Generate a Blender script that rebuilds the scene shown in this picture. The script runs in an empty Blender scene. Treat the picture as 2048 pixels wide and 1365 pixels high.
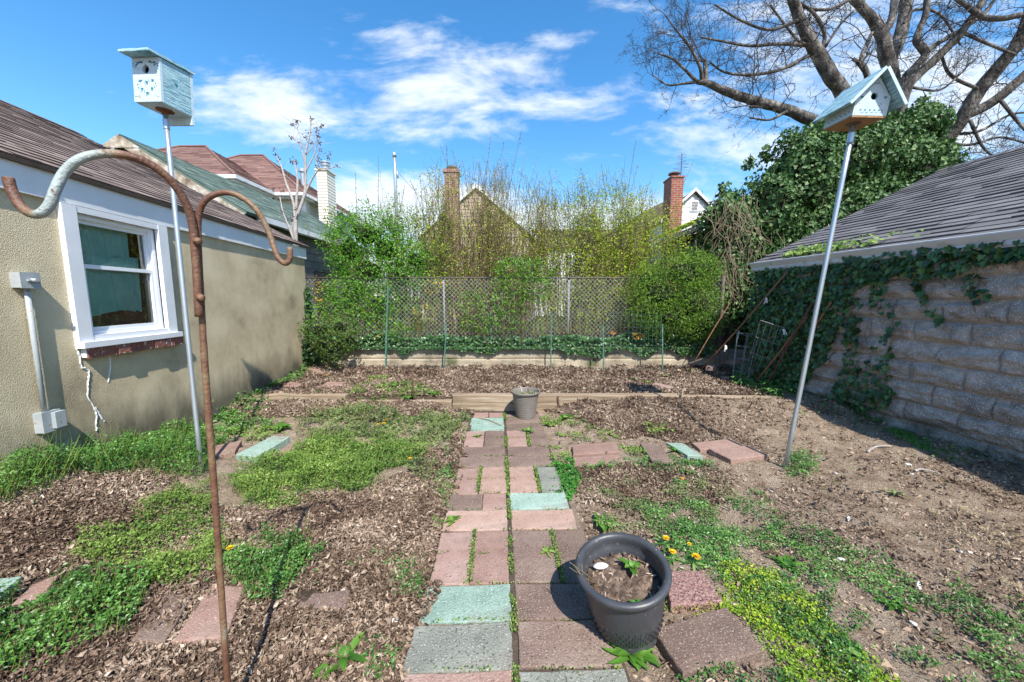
import bpy, math, random
import numpy as np
from math import radians, sin, cos, pi
random.seed(7); RNG = np.random.default_rng(7)
scene = bpy.context.scene
COL = scene.collection

# ------------------------------------------------------------------ camera
F = 730.0; TH = radians(6.6); H = 1.425
cT, sT = cos(TH), sin(TH)
cam_d = bpy.data.cameras.new('camera'); cam = bpy.data.objects.new('camera', cam_d); COL.objects.link(cam)
cam.location = (0, 0, H); cam.rotation_euler = (pi/2 - TH, 0, 0)
cam_d.sensor_width = 36; cam_d.lens = F/2048*36; cam_d.clip_start = 0.05; cam_d.clip_end = 2000
scene.camera = cam

# ------------------------------------------------------------------ sun, sky, exposure
SUN = np.array([0.30, -0.76, 1.0]); SUN /= np.linalg.norm(SUN)
sun_el = math.asin(SUN[2]); sun_rot = math.atan2(SUN[0], SUN[1])
ld = bpy.data.lights.new('sun', 'SUN'); ld.energy = 4.1; ld.angle = radians(0.55); ld.color = (1.0, 0.955, 0.88)
lo = bpy.data.objects.new('sun', ld); COL.objects.link(lo)
from mathutils import Vector, Matrix
lo.rotation_euler = Vector(SUN).to_track_quat('Z', 'Y').to_euler(); lo.location = (3, -6, 12)
scene.view_settings.view_transform = 'Standard'; scene.view_settings.look = 'None'
scene.view_settings.gamma = 1; scene.view_settings.use_curve_mapping = False
scene.view_settings.exposure = 1.0

def build_world():
    w = bpy.data.worlds.new('World'); scene.world = w; w.use_nodes = True
    nt = w.node_tree; N = nt.nodes; L = nt.links; N.clear()
    out = N.new('ShaderNodeOutputWorld'); bg = N.new('ShaderNodeBackground'); bg.inputs[1].default_value = 1.0
    L.new(bg.outputs[0], out.inputs[0])
    sky = N.new('ShaderNodeTexSky'); sky.sky_type = 'NISHITA'; sky.sun_disc = False
    sky.sun_elevation = sun_el; sky.sun_rotation = sun_rot; sky.ozone_density = 2.0; sky.dust_density = 0.3; sky.air_density = 1.0
    def math_(op, a, b=None, clamp=False):
        n = N.new('ShaderNodeMath'); n.operation = op; n.use_clamp = clamp
        for i, q in enumerate((a, b)):
            if q is None: continue
            if isinstance(q, (int, float)): n.inputs[i].default_value = q
            else: L.new(q, n.inputs[i])
        return n.outputs[0]
    sc = N.new('ShaderNodeVectorMath'); sc.operation = 'SCALE'; sc.inputs[3].default_value = 0.15
    L.new(sky.outputs[0], sc.inputs[0])
    hs = N.new('ShaderNodeHueSaturation'); hs.inputs['Saturation'].default_value = 1.32; hs.inputs['Value'].default_value = 0.92; hs.inputs['Hue'].default_value = 0.497
    L.new(sc.outputs[0], hs.inputs['Color'])
    geo = N.new('ShaderNodeTexCoord'); sep = N.new('ShaderNodeSeparateXYZ'); L.new(geo.outputs['Generated'], sep.inputs[0])
    ay = math_('MAXIMUM', math_('ABSOLUTE', sep.outputs[1]), 0.12)
    u = math_('DIVIDE', sep.outputs[0], ay); v = math_('DIVIDE', sep.outputs[2], ay)
    comb = N.new('ShaderNodeCombineXYZ'); L.new(math_('MULTIPLY', u, 1.0), comb.inputs[0]); L.new(math_('MULTIPLY', v, 2.6), comb.inputs[1])
    n1 = N.new('ShaderNodeTexNoise'); n1.inputs['Scale'].default_value = 3.0; n1.inputs['Detail'].default_value = 9; n1.inputs['Roughness'].default_value = 0.64; n1.inputs['Distortion'].default_value = 0.5
    L.new(comb.outputs[0], n1.inputs['Vector'])
    n2 = N.new('ShaderNodeTexNoise'); n2.inputs['Scale'].default_value = 16; n2.inputs['Detail'].default_value = 6
    L.new(comb.outputs[0], n2.inputs['Vector'])
    # cloud banks (azimuth tangent u, elevation tangent v, widths, strength)
    banks = [(-0.62, 0.50, .28, .09, .66), (-0.16, 0.55, .30, .13, .60), (-0.20, 0.45, .28, .05, .55), (0.14, 0.50, .24, .05, .62),
             (0.10, 0.65, .13, .03, .5), (0.33, 0.42, .2, .025, .3), (-0.3, 0.235, .32, .075, 1.1), (0.3, 0.2, .55, .06, 1.0),
             (0.40, 0.50, .16, .035, .5), (0.52, 0.47, .10, .03, .42), (1.0, 0.45, .5, .22, .70), (0.85, 0.78, .5, .26, .56), (-0.3, .66, .12, .02, .45),
             (-0.40, 0.36, .1, .015, .25), (0.24, 0.37, .1, .012, .42), (-1.5, .3, .6, .2, .4), (-0.1, 0.08, 3.0, .10, .8)]
    tot = None
    for (cu, cv, su, sv, a) in banks:
        du = math_('DIVIDE', math_('SUBTRACT', u, cu), su); dv = math_('DIVIDE', math_('SUBTRACT', v, cv), sv)
        r2 = math_('ADD', math_('MULTIPLY', du, du), math_('MULTIPLY', dv, dv))
        e = math_('MULTIPLY', math_('POWER', 2.718, math_('MULTIPLY', r2, -0.7)), a)
        tot = e if tot is None else math_('MAXIMUM', tot, e)
    nn = math_('ADD', math_('MULTIPLY', math_('SUBTRACT', n1.outputs[0], 0.5), 2.7), math_('MULTIPLY', math_('SUBTRACT', n2.outputs[0], 0.5), .75))
    dens = math_('ADD', math_('MULTIPLY', tot, 1.75), math_('SUBTRACT', nn, 0.42))
    mr = N.new('ShaderNodeMapRange'); mr.inputs['From Min'].default_value = 0; mr.inputs['From Max'].default_value = 1.0
    mr.interpolation_type = 'SMOOTHSTEP'
    L.new(dens, mr.inputs['Value'])
    mf = math_('MULTIPLY', mr.outputs[0], 0.88, True)
    mf = math_('MULTIPLY', mf, math_('GREATER_THAN', sep.outputs[2], 0.0))
    mix = N.new('ShaderNodeMixRGB'); L.new(mf, mix.inputs[0]); L.new(hs.outputs[0], mix.inputs[1])
    mix.inputs[2].default_value = (0.56, 0.595, 0.63, 1)
    L.new(mix.outputs[0], bg.inputs[0])
build_world()

# ------------------------------------------------------------------ geometry of the place (survey helpers)
def ray(px, py):
    u = (px-1024)/F; v = (682.5-py)/F
    return np.array([u, cT+v*sT, -sT+v*cT])
def G(px, py, z=0.0):
    d = ray(px, py); t = (z-H)/d[2]; return np.array([d[0]*t, d[1]*t, z])
def atY(px, py, Y):
    d = ray(px, py); t = Y/d[1]; return np.array([d[0]*t, Y, H+d[2]*t])
def onplane(px, py, a, b):
    d = ray(px, py); n = np.array([b[1]-a[1], -(b[0]-a[0])])
    t = (n[0]*a[0]+n[1]*a[1])/(n[0]*d[0]+n[1]*d[1]); return np.array([d[0]*t, d[1]*t, H+d[2]*t])
def project(P):
    P = np.asarray(P); z = P[..., 2]-H; dep = P[..., 1]*cT-z*sT; up = P[..., 1]*sT+z*cT
    dep = np.maximum(dep, 1e-3)
    return 1024+F*P[..., 0]/dep, 682.5-F*up/dep
def inpoly(x, y, poly):
    x = np.asarray(x); y = np.asarray(y); r = np.zeros(x.shape, bool); n = len(poly); j = n-1
    for i in range(n):
        xi, yi = poly[i]; xj, yj = poly[j]
        c = ((yi > y) != (yj > y)) & (x < (xj-xi)*(y-yi)/((yj-yi) if yj != yi else 1e-9)+xi)
        r ^= c; j = i
    return r
def _hash(i, j, k, s):
    n = (i*374761393 + j*668265263 + k*2147483647 + s*974711) & 0xffffffff
    n = ((n ^ (n >> 13))*1274126177) & 0xffffffff
    return ((n ^ (n >> 16)) & 0xffff)/65535.0
def vnoise(x, y, z=0.0, s=0):
    x = np.asarray(x, float); y = np.asarray(y, float)+x*0; z = np.asarray(z, float)+x*0
    xi = np.floor(x).astype(np.int64); yi = np.floor(y).astype(np.int64); zi = np.floor(z).astype(np.int64)
    fx = x-xi; fy = y-yi; fz = z-zi
    fx = fx*fx*(3-2*fx); fy = fy*fy*(3-2*fy); fz = fz*fz*(3-2*fz)
    r = 0
    for a in (0, 1):
        for b in (0, 1):
            for c in (0, 1):
                w = (fx if a else 1-fx)*(fy if b else 1-fy)*(fz if c else 1-fz)
                r = r + w*_hash(xi+a, yi+b, zi+c, s)
    return r
def fbm(x, y, z=0.0, o=4, s=0):
    r = 0; a = .5; t = 0
    for i in range(o):
        r = r+a*vnoise(np.asarray(x)*2**i, np.asarray(y)*2**i, np.asarray(z)*2**i, s+i); t += a; a *= .5
    return r/t
def ss(a, b, x):
    t = np.clip((x-a)/(b-a), 0, 1); return t*t*(3-2*t)

pj0 = G(1033, 1365); pj1 = G(1010, 850)
def xp(y): return pj0[0]+(pj1[0]-pj0[0])*(y-pj0[1])/(pj1[1]-pj0[1])
YT = 4.55      # front face of the timber edging
YW = 6.48      # front face of the retaining wall
def terrain(x, y):
    x = np.asarray(x, float); y = np.asarray(y, float)
    d = np.abs(x-xp(y)); off = ss(.42, .75, d)
    h = off*(0.05*(fbm(x*1.3, y*1.3, 0, 3, 3)-.45) + 0.045*(fbm(x*5, y*5, 0, 3, 9)-.5))
    h = h + off*(.09+.11*(fbm(x*1.6, y*1.6, 0, 3, 13)-.35))*ss(3.5, 4.5, y)*ss(.5, 1.0, d)*(1+.35*ss(.8, 1.6, x-xp(y)))
    h = h + .26*np.exp(-(((x+3.05)/.85)**2+((y-2.25)/.95)**2)) + .05*np.exp(-(((x+1.0)/.45)**2+((y-2.0)/.5)**2))
    h = h + .10*ss(2.3, 3.9, x)*ss(1.6, 3.2, y)
    bed = .165+.03*(fbm(x*1.5, y*1.5, 0, 3, 5)-.5)+.03*(fbm(x*6, y*6, 0, 2, 5)-.5)+.05*ss(5.6, 6.45, y)
    k = np.where(np.abs(x) < 3.3, ss(YT+.06, YT+.1, y), ss(YT-.7, YT+.2, y))
    h = h*(1-k)+bed*k
    k2 = ss(YW+.03, YW+.1, y)
    far = .5+.02*np.sin(x*.7)*0
    h = h*(1-k2)+far*k2
    return h
def GT(px, py, dz=0.0):
    z = 0.0
    for i in range(12):
        p = G(px, py, z+dz); z = .5*z+.5*float(terrain(p[0], p[1]))
    return np.array([p[0], p[1], z])

# ------------------------------------------------------------------ mesh building
ORG = {}
class MB:
    def __init__(s): s.V = []; s.n = 0; s.B = []      # blocks: (faces k×m, uv k×m×2 or None, rnd k or None)
    def add(s, V, Fc, uv=None, rnd=None):
        V = np.asarray(V, float).reshape(-1, 3); Fc = np.asarray(Fc, np.int64)
        if len(Fc) == 0: return s
        s.V.append(V); s.B.append((Fc+s.n, uv, rnd)); s.n += len(V); return s
    def poly(s, pts, uv=None, rnd=None):
        return s.add(pts, [list(range(len(pts)))], None if uv is None else [uv], None if rnd is None else [rnd])
    def box(s, O, ex, ey, ez, rnd=None):
        O = np.asarray(O, float); ex = np.asarray(ex, float); ey = np.asarray(ey, float); ez = np.asarray(ez, float)
        c = [O, O+ex, O+ex+ey, O+ey, O+ez, O+ex+ez, O+ex+ey+ez, O+ey+ez]
        lx, ly, lz = (np.linalg.norm(q) for q in (ex, ey, ez))
        f = [(0, 3, 2, 1), (4, 5, 6, 7), (0, 1, 5, 4), (1, 2, 6, 5), (2, 3, 7, 6), (3, 0, 4, 7)]
        if np.dot(np.cross(ex, ey), ez) < 0: f = [q[::-1] for q in f]; 
        r = lambda a, b: [(0, 0), (a, 0), (a, b), (0, b)]
        uv = [[(0, 0), (0, ly), (lx, ly), (lx, 0)], r(lx, ly), r(lx, lz), r(ly, lz), r(lx, lz), r(ly, lz)]
        if np.dot(np.cross(ex, ey), ez) < 0: uv = [q[::-1] for q in uv]
        return s.add(c, f, uv, None if rnd is None else [rnd]*6)
    def abox(s, x0, x1, y0, y1, z0, z1, rnd=None):
        return s.box((x0, y0, z0), (x1-x0, 0, 0), (0, y1-y0, 0), (0, 0, z1-z0), rnd)
    def tube(s, path, rad, n=8, cap=True, rnd=None):
        P = np.asarray(path, float); m = len(P); rad = np.broadcast_to(np.asarray(rad, float), (m,))
        T = np.gradient(P, axis=0); T /= np.maximum(np.linalg.norm(T, axis=1, keepdims=True), 1e-9)
        a = np.array([0, 0, 1.]) if abs(T[0][2]) < .9 else np.array([1., 0, 0])
        u = np.cross(T[0], a); u /= np.linalg.norm(u); U = []
        for i in range(m):
            u = u-T[i]*np.dot(u, T[i]); u /= max(np.linalg.norm(u), 1e-9); U.append(u)
        U = np.array(U); W = np.cross(T, U)
        an = np.arange(n)*2*pi/n
        V = P[:, None, :]+rad[:, None, None]*(np.cos(an)[None, :, None]*U[:, None, :]+np.sin(an)[None, :, None]*W[:, None, :])
        i = np.arange(m-1)[:, None]; j = np.arange(n)[None, :]; j2 = (j+1) % n
        Q = np.stack([i*n+j, i*n+j2, (i+1)*n+j2, (i+1)*n+j], -1).reshape(-1, 4)
        b = s.n
        s.add(V.reshape(-1, 3), Q, None, None if rnd is None else np.full(len(Q), rnd))
        if cap and n > 3:
            s.V.append(np.zeros((0, 3))); s.B.append((np.array([[b+q for q in range(n)][::-1], [b+(m-1)*n+q for q in range(n)]]), None, None if rnd is None else [rnd, rnd]))
        return s
    def lathe(s, prof, c=(0, 0, 0), n=48, M=None):
        pr = np.asarray(prof, float); m = len(pr); an = np.arange(n)*2*pi/n
        V = np.stack([pr[:, 0][:, None]*np.cos(an), pr[:, 0][:, None]*np.sin(an), pr[:, 1][:, None]+0*an], -1).reshape(-1, 3)
        if M is not None: V = V@np.asarray(M).T
        V = V+np.asarray(c)
        i = np.arange(m-1)[:, None]; j = np.arange(n)[None, :]; j2 = (j+1) % n
        Q = np.stack([i*n+j, i*n+j2, (i+1)*n+j2, (i+1)*n+j], -1).reshape(-1, 4)
        return s.add(V, Q)
    def grid(s, V, uv=None):
        a, b = V.shape[:2]; i = np.arange(a-1)[:, None]; j = np.arange(b-1)[None, :]
        Q = np.stack([i*b+j, (i+1)*b+j, (i+1)*b+j+1, i*b+j+1], -1).reshape(-1, 4)
        U = None if uv is None else uv.reshape(-1, 2)[Q]
        return s.add(V.reshape(-1, 3), Q, U)
    def build(s, name, mat, parent=None, smooth=False, keep_origin=False, vattr=None):
        V = np.concatenate(s.V); me = bpy.data.meshes.new(name)
        nl = sum(b[0].size for b in s.B); nf = sum(len(b[0]) for b in s.B)
        if parent is not None: org = ORG[parent.name]
        elif keep_origin: org = np.zeros(3)
        else: org = np.array([(V[:, 0].min()+V[:, 0].max())/2, (V[:, 1].min()+V[:, 1].max())/2, V[:, 2].min()])
        me.vertices.add(len(V)); me.vertices.foreach_set('co', (V-org).astype(np.float32).ravel())
        me.loops.add(nl); me.polygons.add(nf)
        me.loops.foreach_set('vertex_index', np.concatenate([b[0].ravel() for b in s.B]).astype(np.int32))
        tots = np.concatenate([np.full(len(b[0]), b[0].shape[1]) for b in s.B])
        st = np.concatenate([[0], np.cumsum(tots)[:-1]])
        me.polygons.foreach_set('loop_start', st.astype(np.int32))
        me.polygons.foreach_set('use_smooth', np.full(nf, bool(smooth)))
        me.update(calc_edges=True)
        if any(b[1] is not None for b in s.B):
            uv = np.concatenate([(np.asarray(b[1], float).reshape(-1) if b[1] is not None else np.zeros(b[0].size*2)) for b in s.B])
            l = me.uv_layers.new(name='UVMap'); l.data.foreach_set('uv', uv.astype(np.float32))
        if any(b[2] is not None for b in s.B):
            r = np.concatenate([(np.asarray(b[2], float) if b[2] is not None else np.full(len(b[0]), .5)) for b in s.B])
            at = me.attributes.new('rnd', 'FLOAT', 'FACE'); at.data.foreach_set('value', r.astype(np.float32))
        if vattr:
            for k, a in vattr.items():
                at = me.attributes.new(k, 'FLOAT', 'POINT'); at.data.foreach_set('value', np.asarray(a, np.float32))
        me.materials.append(mat)
        o = bpy.data.objects.new(name, me); COL.objects.link(o)
        if parent is not None: o.parent = parent
        else: o.location = org
        ORG[o.name] = org
        return o
def tag(o, label=None, cat=None, group=None, kind=None):
    if label: o['label'] = label
    if cat: o['category'] = cat; o['kind'] = 'thing'
    if group: o['group'] = group
    if kind: o['kind'] = kind
    return o
def thing(name, label, cat, loc, group=None):
    o = bpy.data.objects.new(name, None); COL.objects.link(o); o.location = loc; o.empty_display_size = .1
    ORG[o.name] = np.array(loc, float)
    return tag(o, label, cat, group)

# ------------------------------------------------------------------ materials
MATS = {}
def nodes(name):
    m = bpy.data.materials.new(name); m.use_nodes = True; nt = m.node_tree
    b = nt.nodes['Principled BSDF']; return m, nt, nt.nodes, nt.links, b
def ramp(N, stops):
    r = N.new('ShaderNodeValToRGB'); e = r.color_ramp.elements
    while len(e) < len(stops): e.new(.5)
    for i, (p, c) in enumerate(stops): e[i].position = p; e[i].color = (*c, 1)
    return r
def mat(name, stops, scale=10, rough=.8, bump=0, bscale=None, detail=6, stretch=(1, 1, 1), metallic=0, attr=None, amix=.5,
        coord='Object', spec=.3, contrast=1.6, translucent=0, spots=None, objrnd=0, bdist=.01):
    m, nt, N, L, b = nodes(name)
    tc = N.new('ShaderNodeTexCoord'); mp = N.new('ShaderNodeMapping'); mp.inputs['Scale'].default_value = stretch
    L.new(tc.outputs[coord], mp.inputs[0])
    nz = N.new('ShaderNodeTexNoise'); nz.inputs['Scale'].default_value = scale; nz.inputs['Detail'].default_value = detail; nz.inputs['Roughness'].default_value = .62
    L.new(mp.outputs[0], nz.inputs['Vector'])
    def mth(op, a, bb, clamp=False):
        n = N.new('ShaderNodeMath'); n.operation = op; n.use_clamp = clamp
        for i, q in enumerate((a, bb)):
            if isinstance(q, (int, float)): n.inputs[i].default_value = q
            else: L.new(q, n.inputs[i])
        return n.outputs[0]
    val = mth('ADD', mth('MULTIPLY', mth('SUBTRACT', nz.outputs[0], .5), contrast), .5)
    if attr:
        at = N.new('ShaderNodeAttribute'); at.attribute_name = attr
        val = mth('ADD', mth('MULTIPLY', at.outputs['Fac'], amix), mth('MULTIPLY', val, 1-amix))
    if objrnd:
        oi = N.new('ShaderNodeObjectInfo'); val = mth('ADD', val, mth('MULTIPLY', mth('SUBTRACT', oi.outputs['Random'], .5), objrnd))
    r = ramp(N, stops); L.new(val, r.inputs[0]); col = r.outputs[0]
    if spots:
        for (sc_, th, c, sz) in spots:
            vo = N.new('ShaderNodeTexNoise'); vo.inputs['Scale'].default_value = sc_; vo.inputs['Detail'].default_value = 2
            L.new(tc.outputs[coord], vo.inputs['Vector'])
            mr = N.new('ShaderNodeMapRange'); mr.inputs['From Min'].default_value = th; mr.inputs['From Max'].default_value = th+sz
            L.new(vo.outputs[0], mr.inputs['Value'])
            mx = N.new('ShaderNodeMixRGB'); L.new(mr.outputs[0], mx.inputs[0]); L.new(col, mx.inputs[1]); mx.inputs[2].default_value = (*c, 1); col = mx.outputs[0]
    L.new(col, b.inputs['Base Color']); b.inputs['Roughness'].default_value = rough; b.inputs['Metallic'].default_value = metallic
    b.inputs['Specular IOR Level'].default_value = spec
    if bump:
        bn = N.new('ShaderNodeTexNoise'); bn.inputs['Scale'].default_value = bscale or scale*3; bn.inputs['Detail'].default_value = 5
        L.new(mp.outputs[0], bn.inputs['Vector'])
        bp = N.new('ShaderNodeBump'); bp.inputs['Strength'].default_value = bump; bp.inputs['Distance'].default_value = bdist
        L.new(bn.outputs[0], bp.inputs['Height']); L.new(bp.outputs[0], b.inputs['Normal'])
    if translucent:
        tr = N.new('ShaderNodeBsdfTranslucent'); L.new(col, tr.inputs[0]); ms = N.new('ShaderNodeMixShader'); ms.inputs[0].default_value = translucent
        L.new(b.outputs[0], ms.inputs[1]); L.new(tr.outputs[0], ms.inputs[2]); L.new(ms.outputs[0], N['Material Output'].inputs[0])
    MATS[name] = m; return m
def leafmat(name, cols, rough=.45, tr=.3, spec=.35):
    n = len(cols); return mat(name, [(.12+.76*i/(n-1), c) for i, c in enumerate(cols)], scale=3, rough=rough, attr='rnd', amix=.75, translucent=tr, contrast=1.5, spec=spec)
def brickmat(name, c1, c2, mortar, bw=.21, bh=.07, msize=.008, bump=.4, var=.25):
    m, nt, N, L, b = nodes(name)
    tc = N.new('ShaderNodeTexCoord'); br = N.new('ShaderNodeTexBrick'); br.inputs['Scale'].default_value = 1
    br.inputs['Brick Width'].default_value = bw; br.inputs['Row Height'].default_value = bh; br.inputs['Mortar Size'].default_value = msize
    br.inputs['Color1'].default_value = (*c1, 1); br.inputs['Color2'].default_value = (*c2, 1); br.inputs['Mortar'].default_value = (*mortar, 1)
    L.new(tc.outputs['UV'], br.inputs['Vector'])
    nz = N.new('ShaderNodeTexNoise'); nz.inputs['Scale'].default_value = 14; nz.inputs['Detail'].default_value = 6; L.new(tc.outputs['Object'], nz.inputs['Vector'])
    mx = N.new('ShaderNodeMixRGB'); mx.blend_type = 'OVERLAY'; mx.inputs[0].default_value = var*2; L.new(br.outputs['Color'], mx.inputs[1]); L.new(nz.outputs[0], mx.inputs[2])
    L.new(mx.outputs[0], b.inputs['Base Color']); b.inputs['Roughness'].default_value = .9
    bp = N.new('ShaderNodeBump'); bp.inputs['Strength'].default_value = bump; bp.inputs['Distance'].default_value = .01; bp.invert = True
    L.new(br.outputs['Fac'], bp.inputs['Height']); L.new(bp.outputs[0], b.inputs['Normal'])
    MATS[name] = m; return m

soil_m = None
m_stucco = mat('stucco', [(.0, (.24, .19, .13)), (.33, (.50, .41, .26)), (.6, (.62, .525, .345)), (1, (.70, .61, .43))], scale=1.6, rough=.95, bump=.8, bscale=150, detail=8, contrast=1.9, spots=[(150, .64, (.62, .57, .46), .04)], bdist=.012)
m_white = mat('white_paint', [(0, (.62, .64, .66)), (1, (.80, .81, .82))], scale=3, rough=.5, bump=.05)
m_vinyl = mat('vinyl_white', [(0, (.74, .76, .79)), (1, (.82, .84, .86))], scale=2, rough=.35, spec=.5)
m_caulk = mat('caulk', [(0, (.6, .62, .62)), (1, (.85, .86, .87))], scale=40, rough=.6, bump=.4)
m_brownroof = mat('brown_shingle', [(0, (.085, .06, .052)), (.5, (.185, .135, .115)), (1, (.32, .25, .21))], scale=6, rough=.95, attr='rnd', amix=.6, bump=.5, bscale=160, spots=[(260, .6, (.33, .28, .25), .1)])
m_greyroof = mat('grey_shingle', [(0, (.07, .067, .068)), (.5, (.135, .13, .135)), (1, (.20, .19, .195))], scale=5, rough=.95, attr='rnd', amix=.5, bump=.5, bscale=160, spots=[(240, .6, (.27, .26, .27), .1), (9, .72, (.20, .19, .06), .02)])
m_greenroof = mat('green_shingle', [(0, (.06, .085, .07)), (.5, (.13, .18, .15)), (1, (.21, .27, .23))], scale=4, rough=.95, attr='rnd', amix=.5, bump=.4, bscale=120)
m_redroof = mat('red_brown_shingle', [(0, (.11, .06, .05)), (.5, (.20, .115, .095)), (1, (.28, .17, .14))], scale=2, rough=.95, attr='rnd', amix=.6)
m_darkroof = mat('dark_shingle', [(0, (.05, .042, .038)), (1, (.15, .12, .105))], scale=3, rough=.95, attr='rnd', amix=.5)
m_siding = mat('cream_siding', [(0, (.55, .52, .44)), (1, (.68, .64, .55))], scale=2, rough=.6)
m_wsiding = mat('white_siding', [(0, (.66, .68, .70)), (1, (.78, .79, .8))], scale=2, rough=.6)
m_peach = mat('peach_siding', [(0, (.36, .275, .22)), (1, (.50, .40, .32))], scale=1.5, rough=.8)
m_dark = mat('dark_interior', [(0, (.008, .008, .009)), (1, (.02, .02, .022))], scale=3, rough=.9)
m_winglass = mat('far_window', [(0, (.03, .05, .06)), (1, (.10, .15, .18))], scale=1, rough=.08, spec=.8)
m_brick = brickmat('red_brick', (.33, .085, .04), (.22, .05, .03), (.30, .25, .21), msize=.009)
m_oldbrick = brickmat('old_brick', (.29, .12, .08), (.20, .075, .05), (.32, .28, .25), msize=.012)
m_block2 = brickmat('mossy_block', (.15, .14, .13), (.10, .095, .09), (.07, .065, .06), bw=.41, bh=.205, msize=.012, bump=1)
m_gutter = mat('gutter_aluminium', [(0, (.50, .52, .53)), (1, (.64, .66, .67))], scale=3, rough=.4, stretch=(1, 1, 1), spots=[(5, .64, (.40, .39, .36), .1)])
m_galv = mat('galvanised_steel', [(0, (.36, .40, .43)), (1, (.55, .60, .63))], scale=9, rough=.38, metallic=.65, stretch=(1, 1, .15))
m_rust = mat('rusty_steel', [(0, (.08, .04, .025)), (.45, (.26, .115, .06)), (.75, (.30, .15, .08)), (1, (.36, .24, .15))], scale=16, rough=.85, bump=.5, bscale=90)
m_hook = mat('rusty_worn_paint', [(0, (.05, .025, .016)), (.40, (.12, .058, .033)), (.55, (.17, .105, .055)), (.68, (.17, .14, .085)), (.84, (.26, .30, .27)), (1, (.33, .40, .38))], scale=2.0, rough=.6, bump=.4, bscale=110, contrast=2.2, spec=.45, spots=[(55, .62, (.17, .075, .035), .08)])
m_hookarm = mat('worn_grey_paint', [(0, (.05, .025, .016)), (.28, (.13, .06, .035)), (.42, (.19, .12, .065)), (.55, (.22, .21, .165)), (.72, (.31, .36, .34)), (1, (.38, .44, .43))], scale=14, rough=.55, bump=.4, bscale=110, contrast=2.0, attr='wear', amix=.62, spec=.45, spots=[(60, .64, (.17, .08, .04), .08)])
m_darkrust = mat('dark_rust', [(0, (.05, .025, .02)), (1, (.16, .07, .05))], scale=20, rough=.9, bump=.3)
m_greenpost = mat('green_stake_paint', [(0, (.03, .10, .07)), (1, (.10, .22, .16))], scale=14, rough=.5, spots=[(30, .64, (.38, .40, .38), .05)])
m_greenwire = mat('green_wire', [(0, (.05, .14, .10)), (1, (.09, .2, .15))], scale=9, rough=.5)
m_wire = mat('chain_link_wire', [(0, (.36, .35, .34)), (1, (.55, .54, .53))], scale=2, rough=.45, metallic=.35, spots=[(1.6, .6, (.22, .15, .11), .15)])
m_rail = mat('fence_rail', [(0, (.05, .04, .035)), (1, (.16, .13, .11))], scale=6, rough=.7)
m_conc = mat('wall_concrete', [(0, (.15, .12, .09)), (.45, (.34, .28, .20)), (1, (.50, .43, .32))], scale=3, rough=.95, bump=.7, bscale=50, contrast=2, spots=[(2.3, .6, (.12, .12, .06), .12)])
m_timber = mat('weathered_timber', [(0, (.11, .078, .05)), (.5, (.27, .20, .135)), (1, (.43, .36, .27))], scale=7, rough=.9, bump=.6, bscale=26, stretch=(.25, 4, 4), contrast=2)
m_bark = mat('tree_bark', [(0, (.02, .018, .016)), (.5, (.09, .08, .071)), (1, (.27, .25, .225))], scale=7, rough=.95, bump=1, bscale=26, stretch=(1, 1, .45), contrast=2.6, bdist=.04)
m_twig = mat('twig_bark', [(0, (.035, .03, .027)), (1, (.11, .095, .082))], scale=6, rough=.9)
m_palebark = mat('pale_bark', [(0, (.24, .21, .19)), (1, (.48, .44, .41))], scale=14, rough=.85, bump=.3)
m_stem = mat('shrub_stem', [(0, (.075, .048, .03)), (.5, (.20, .135, .08)), (1, (.38, .29, .18))], scale=3, rough=.9, attr='rnd', amix=.6)
m_vine = mat('vine_stem', [(0, (.09, .06, .04)), (1, (.32, .25, .17))], scale=7, rough=.9)
m_ivy = leafmat('ivy_leaf', [(.022, .055, .016), (.045, .105, .026), (.085, .165, .045), (.18, .27, .10)], rough=.46, tr=.18, spec=.3)
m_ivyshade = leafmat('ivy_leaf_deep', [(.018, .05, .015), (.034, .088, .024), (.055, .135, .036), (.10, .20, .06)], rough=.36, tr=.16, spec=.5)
m_ivycore = mat('dark_filler_core', [(0, (.008, .010, .006)), (.6, (.02, .024, .012)), (1, (.05, .042, .025))], scale=9, rough=1, bump=1, bscale=14)  # near-black colour of the filler blobs added inside the leafy plants
m_yew = leafmat('yew_needles', [(.035, .085, .010), (.09, .19, .018), (.17, .31, .03), (.28, .42, .05)], tr=.25, rough=.5)
m_privet = leafmat('privet_leaf', [(.035, .10, .010), (.08, .22, .018), (.15, .35, .03), (.28, .48, .06)], tr=.35)
m_forsy = leafmat('budding_leaf', [(.09, .17, .015), (.22, .34, .025), (.38, .48, .035), (.60, .58, .05)], tr=.4, rough=.6)
m_yellow = leafmat('yellow_bloom', [(.55, .36, .01), (.75, .50, .02), (.8, .58, .03)], tr=.2, rough=.6)
m_orange = leafmat('orange_leaf', [(.4, .12, .02), (.6, .24, .03), (.7, .36, .05)], tr=.3)
m_redgreen = leafmat('rose_leaf', [(.07, .05, .02), (.06, .11, .02), (.10, .19, .03), (.17, .25, .05)], tr=.25)
m_chick = leafmat('chickweed_leaf', [(.018, .055, .012), (.05, .14, .024), (.10, .245, .04), (.22, .37, .10)], tr=.25, rough=.4, spec=.5)
m_light = leafmat('pale_weed_leaf', [(.035, .08, .015), (.10, .19, .03), (.19, .30, .05), (.34, .42, .12)], tr=.3, rough=.55)
m_dull = leafmat('dull_weed_leaf', [(.05, .085, .03), (.11, .16, .05), (.19, .24, .08), (.30, .30, .15)], tr=.25, rough=.6)
m_clover = leafmat('clover_leaf', [(.025, .11, .012), (.05, .20, .02), (.085, .29, .03)], tr=.25, rough=.5)
m_sedum = leafmat('sedum_leaf', [(.06, .15, .01), (.17, .30, .015), (.29, .40, .025), (.44, .50, .05)], tr=.2, rough=.5)
m_bright = leafmat('rosette_leaf', [(.04, .12, .015), (.085, .22, .025), (.16, .32, .05)], tr=.35)
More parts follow.
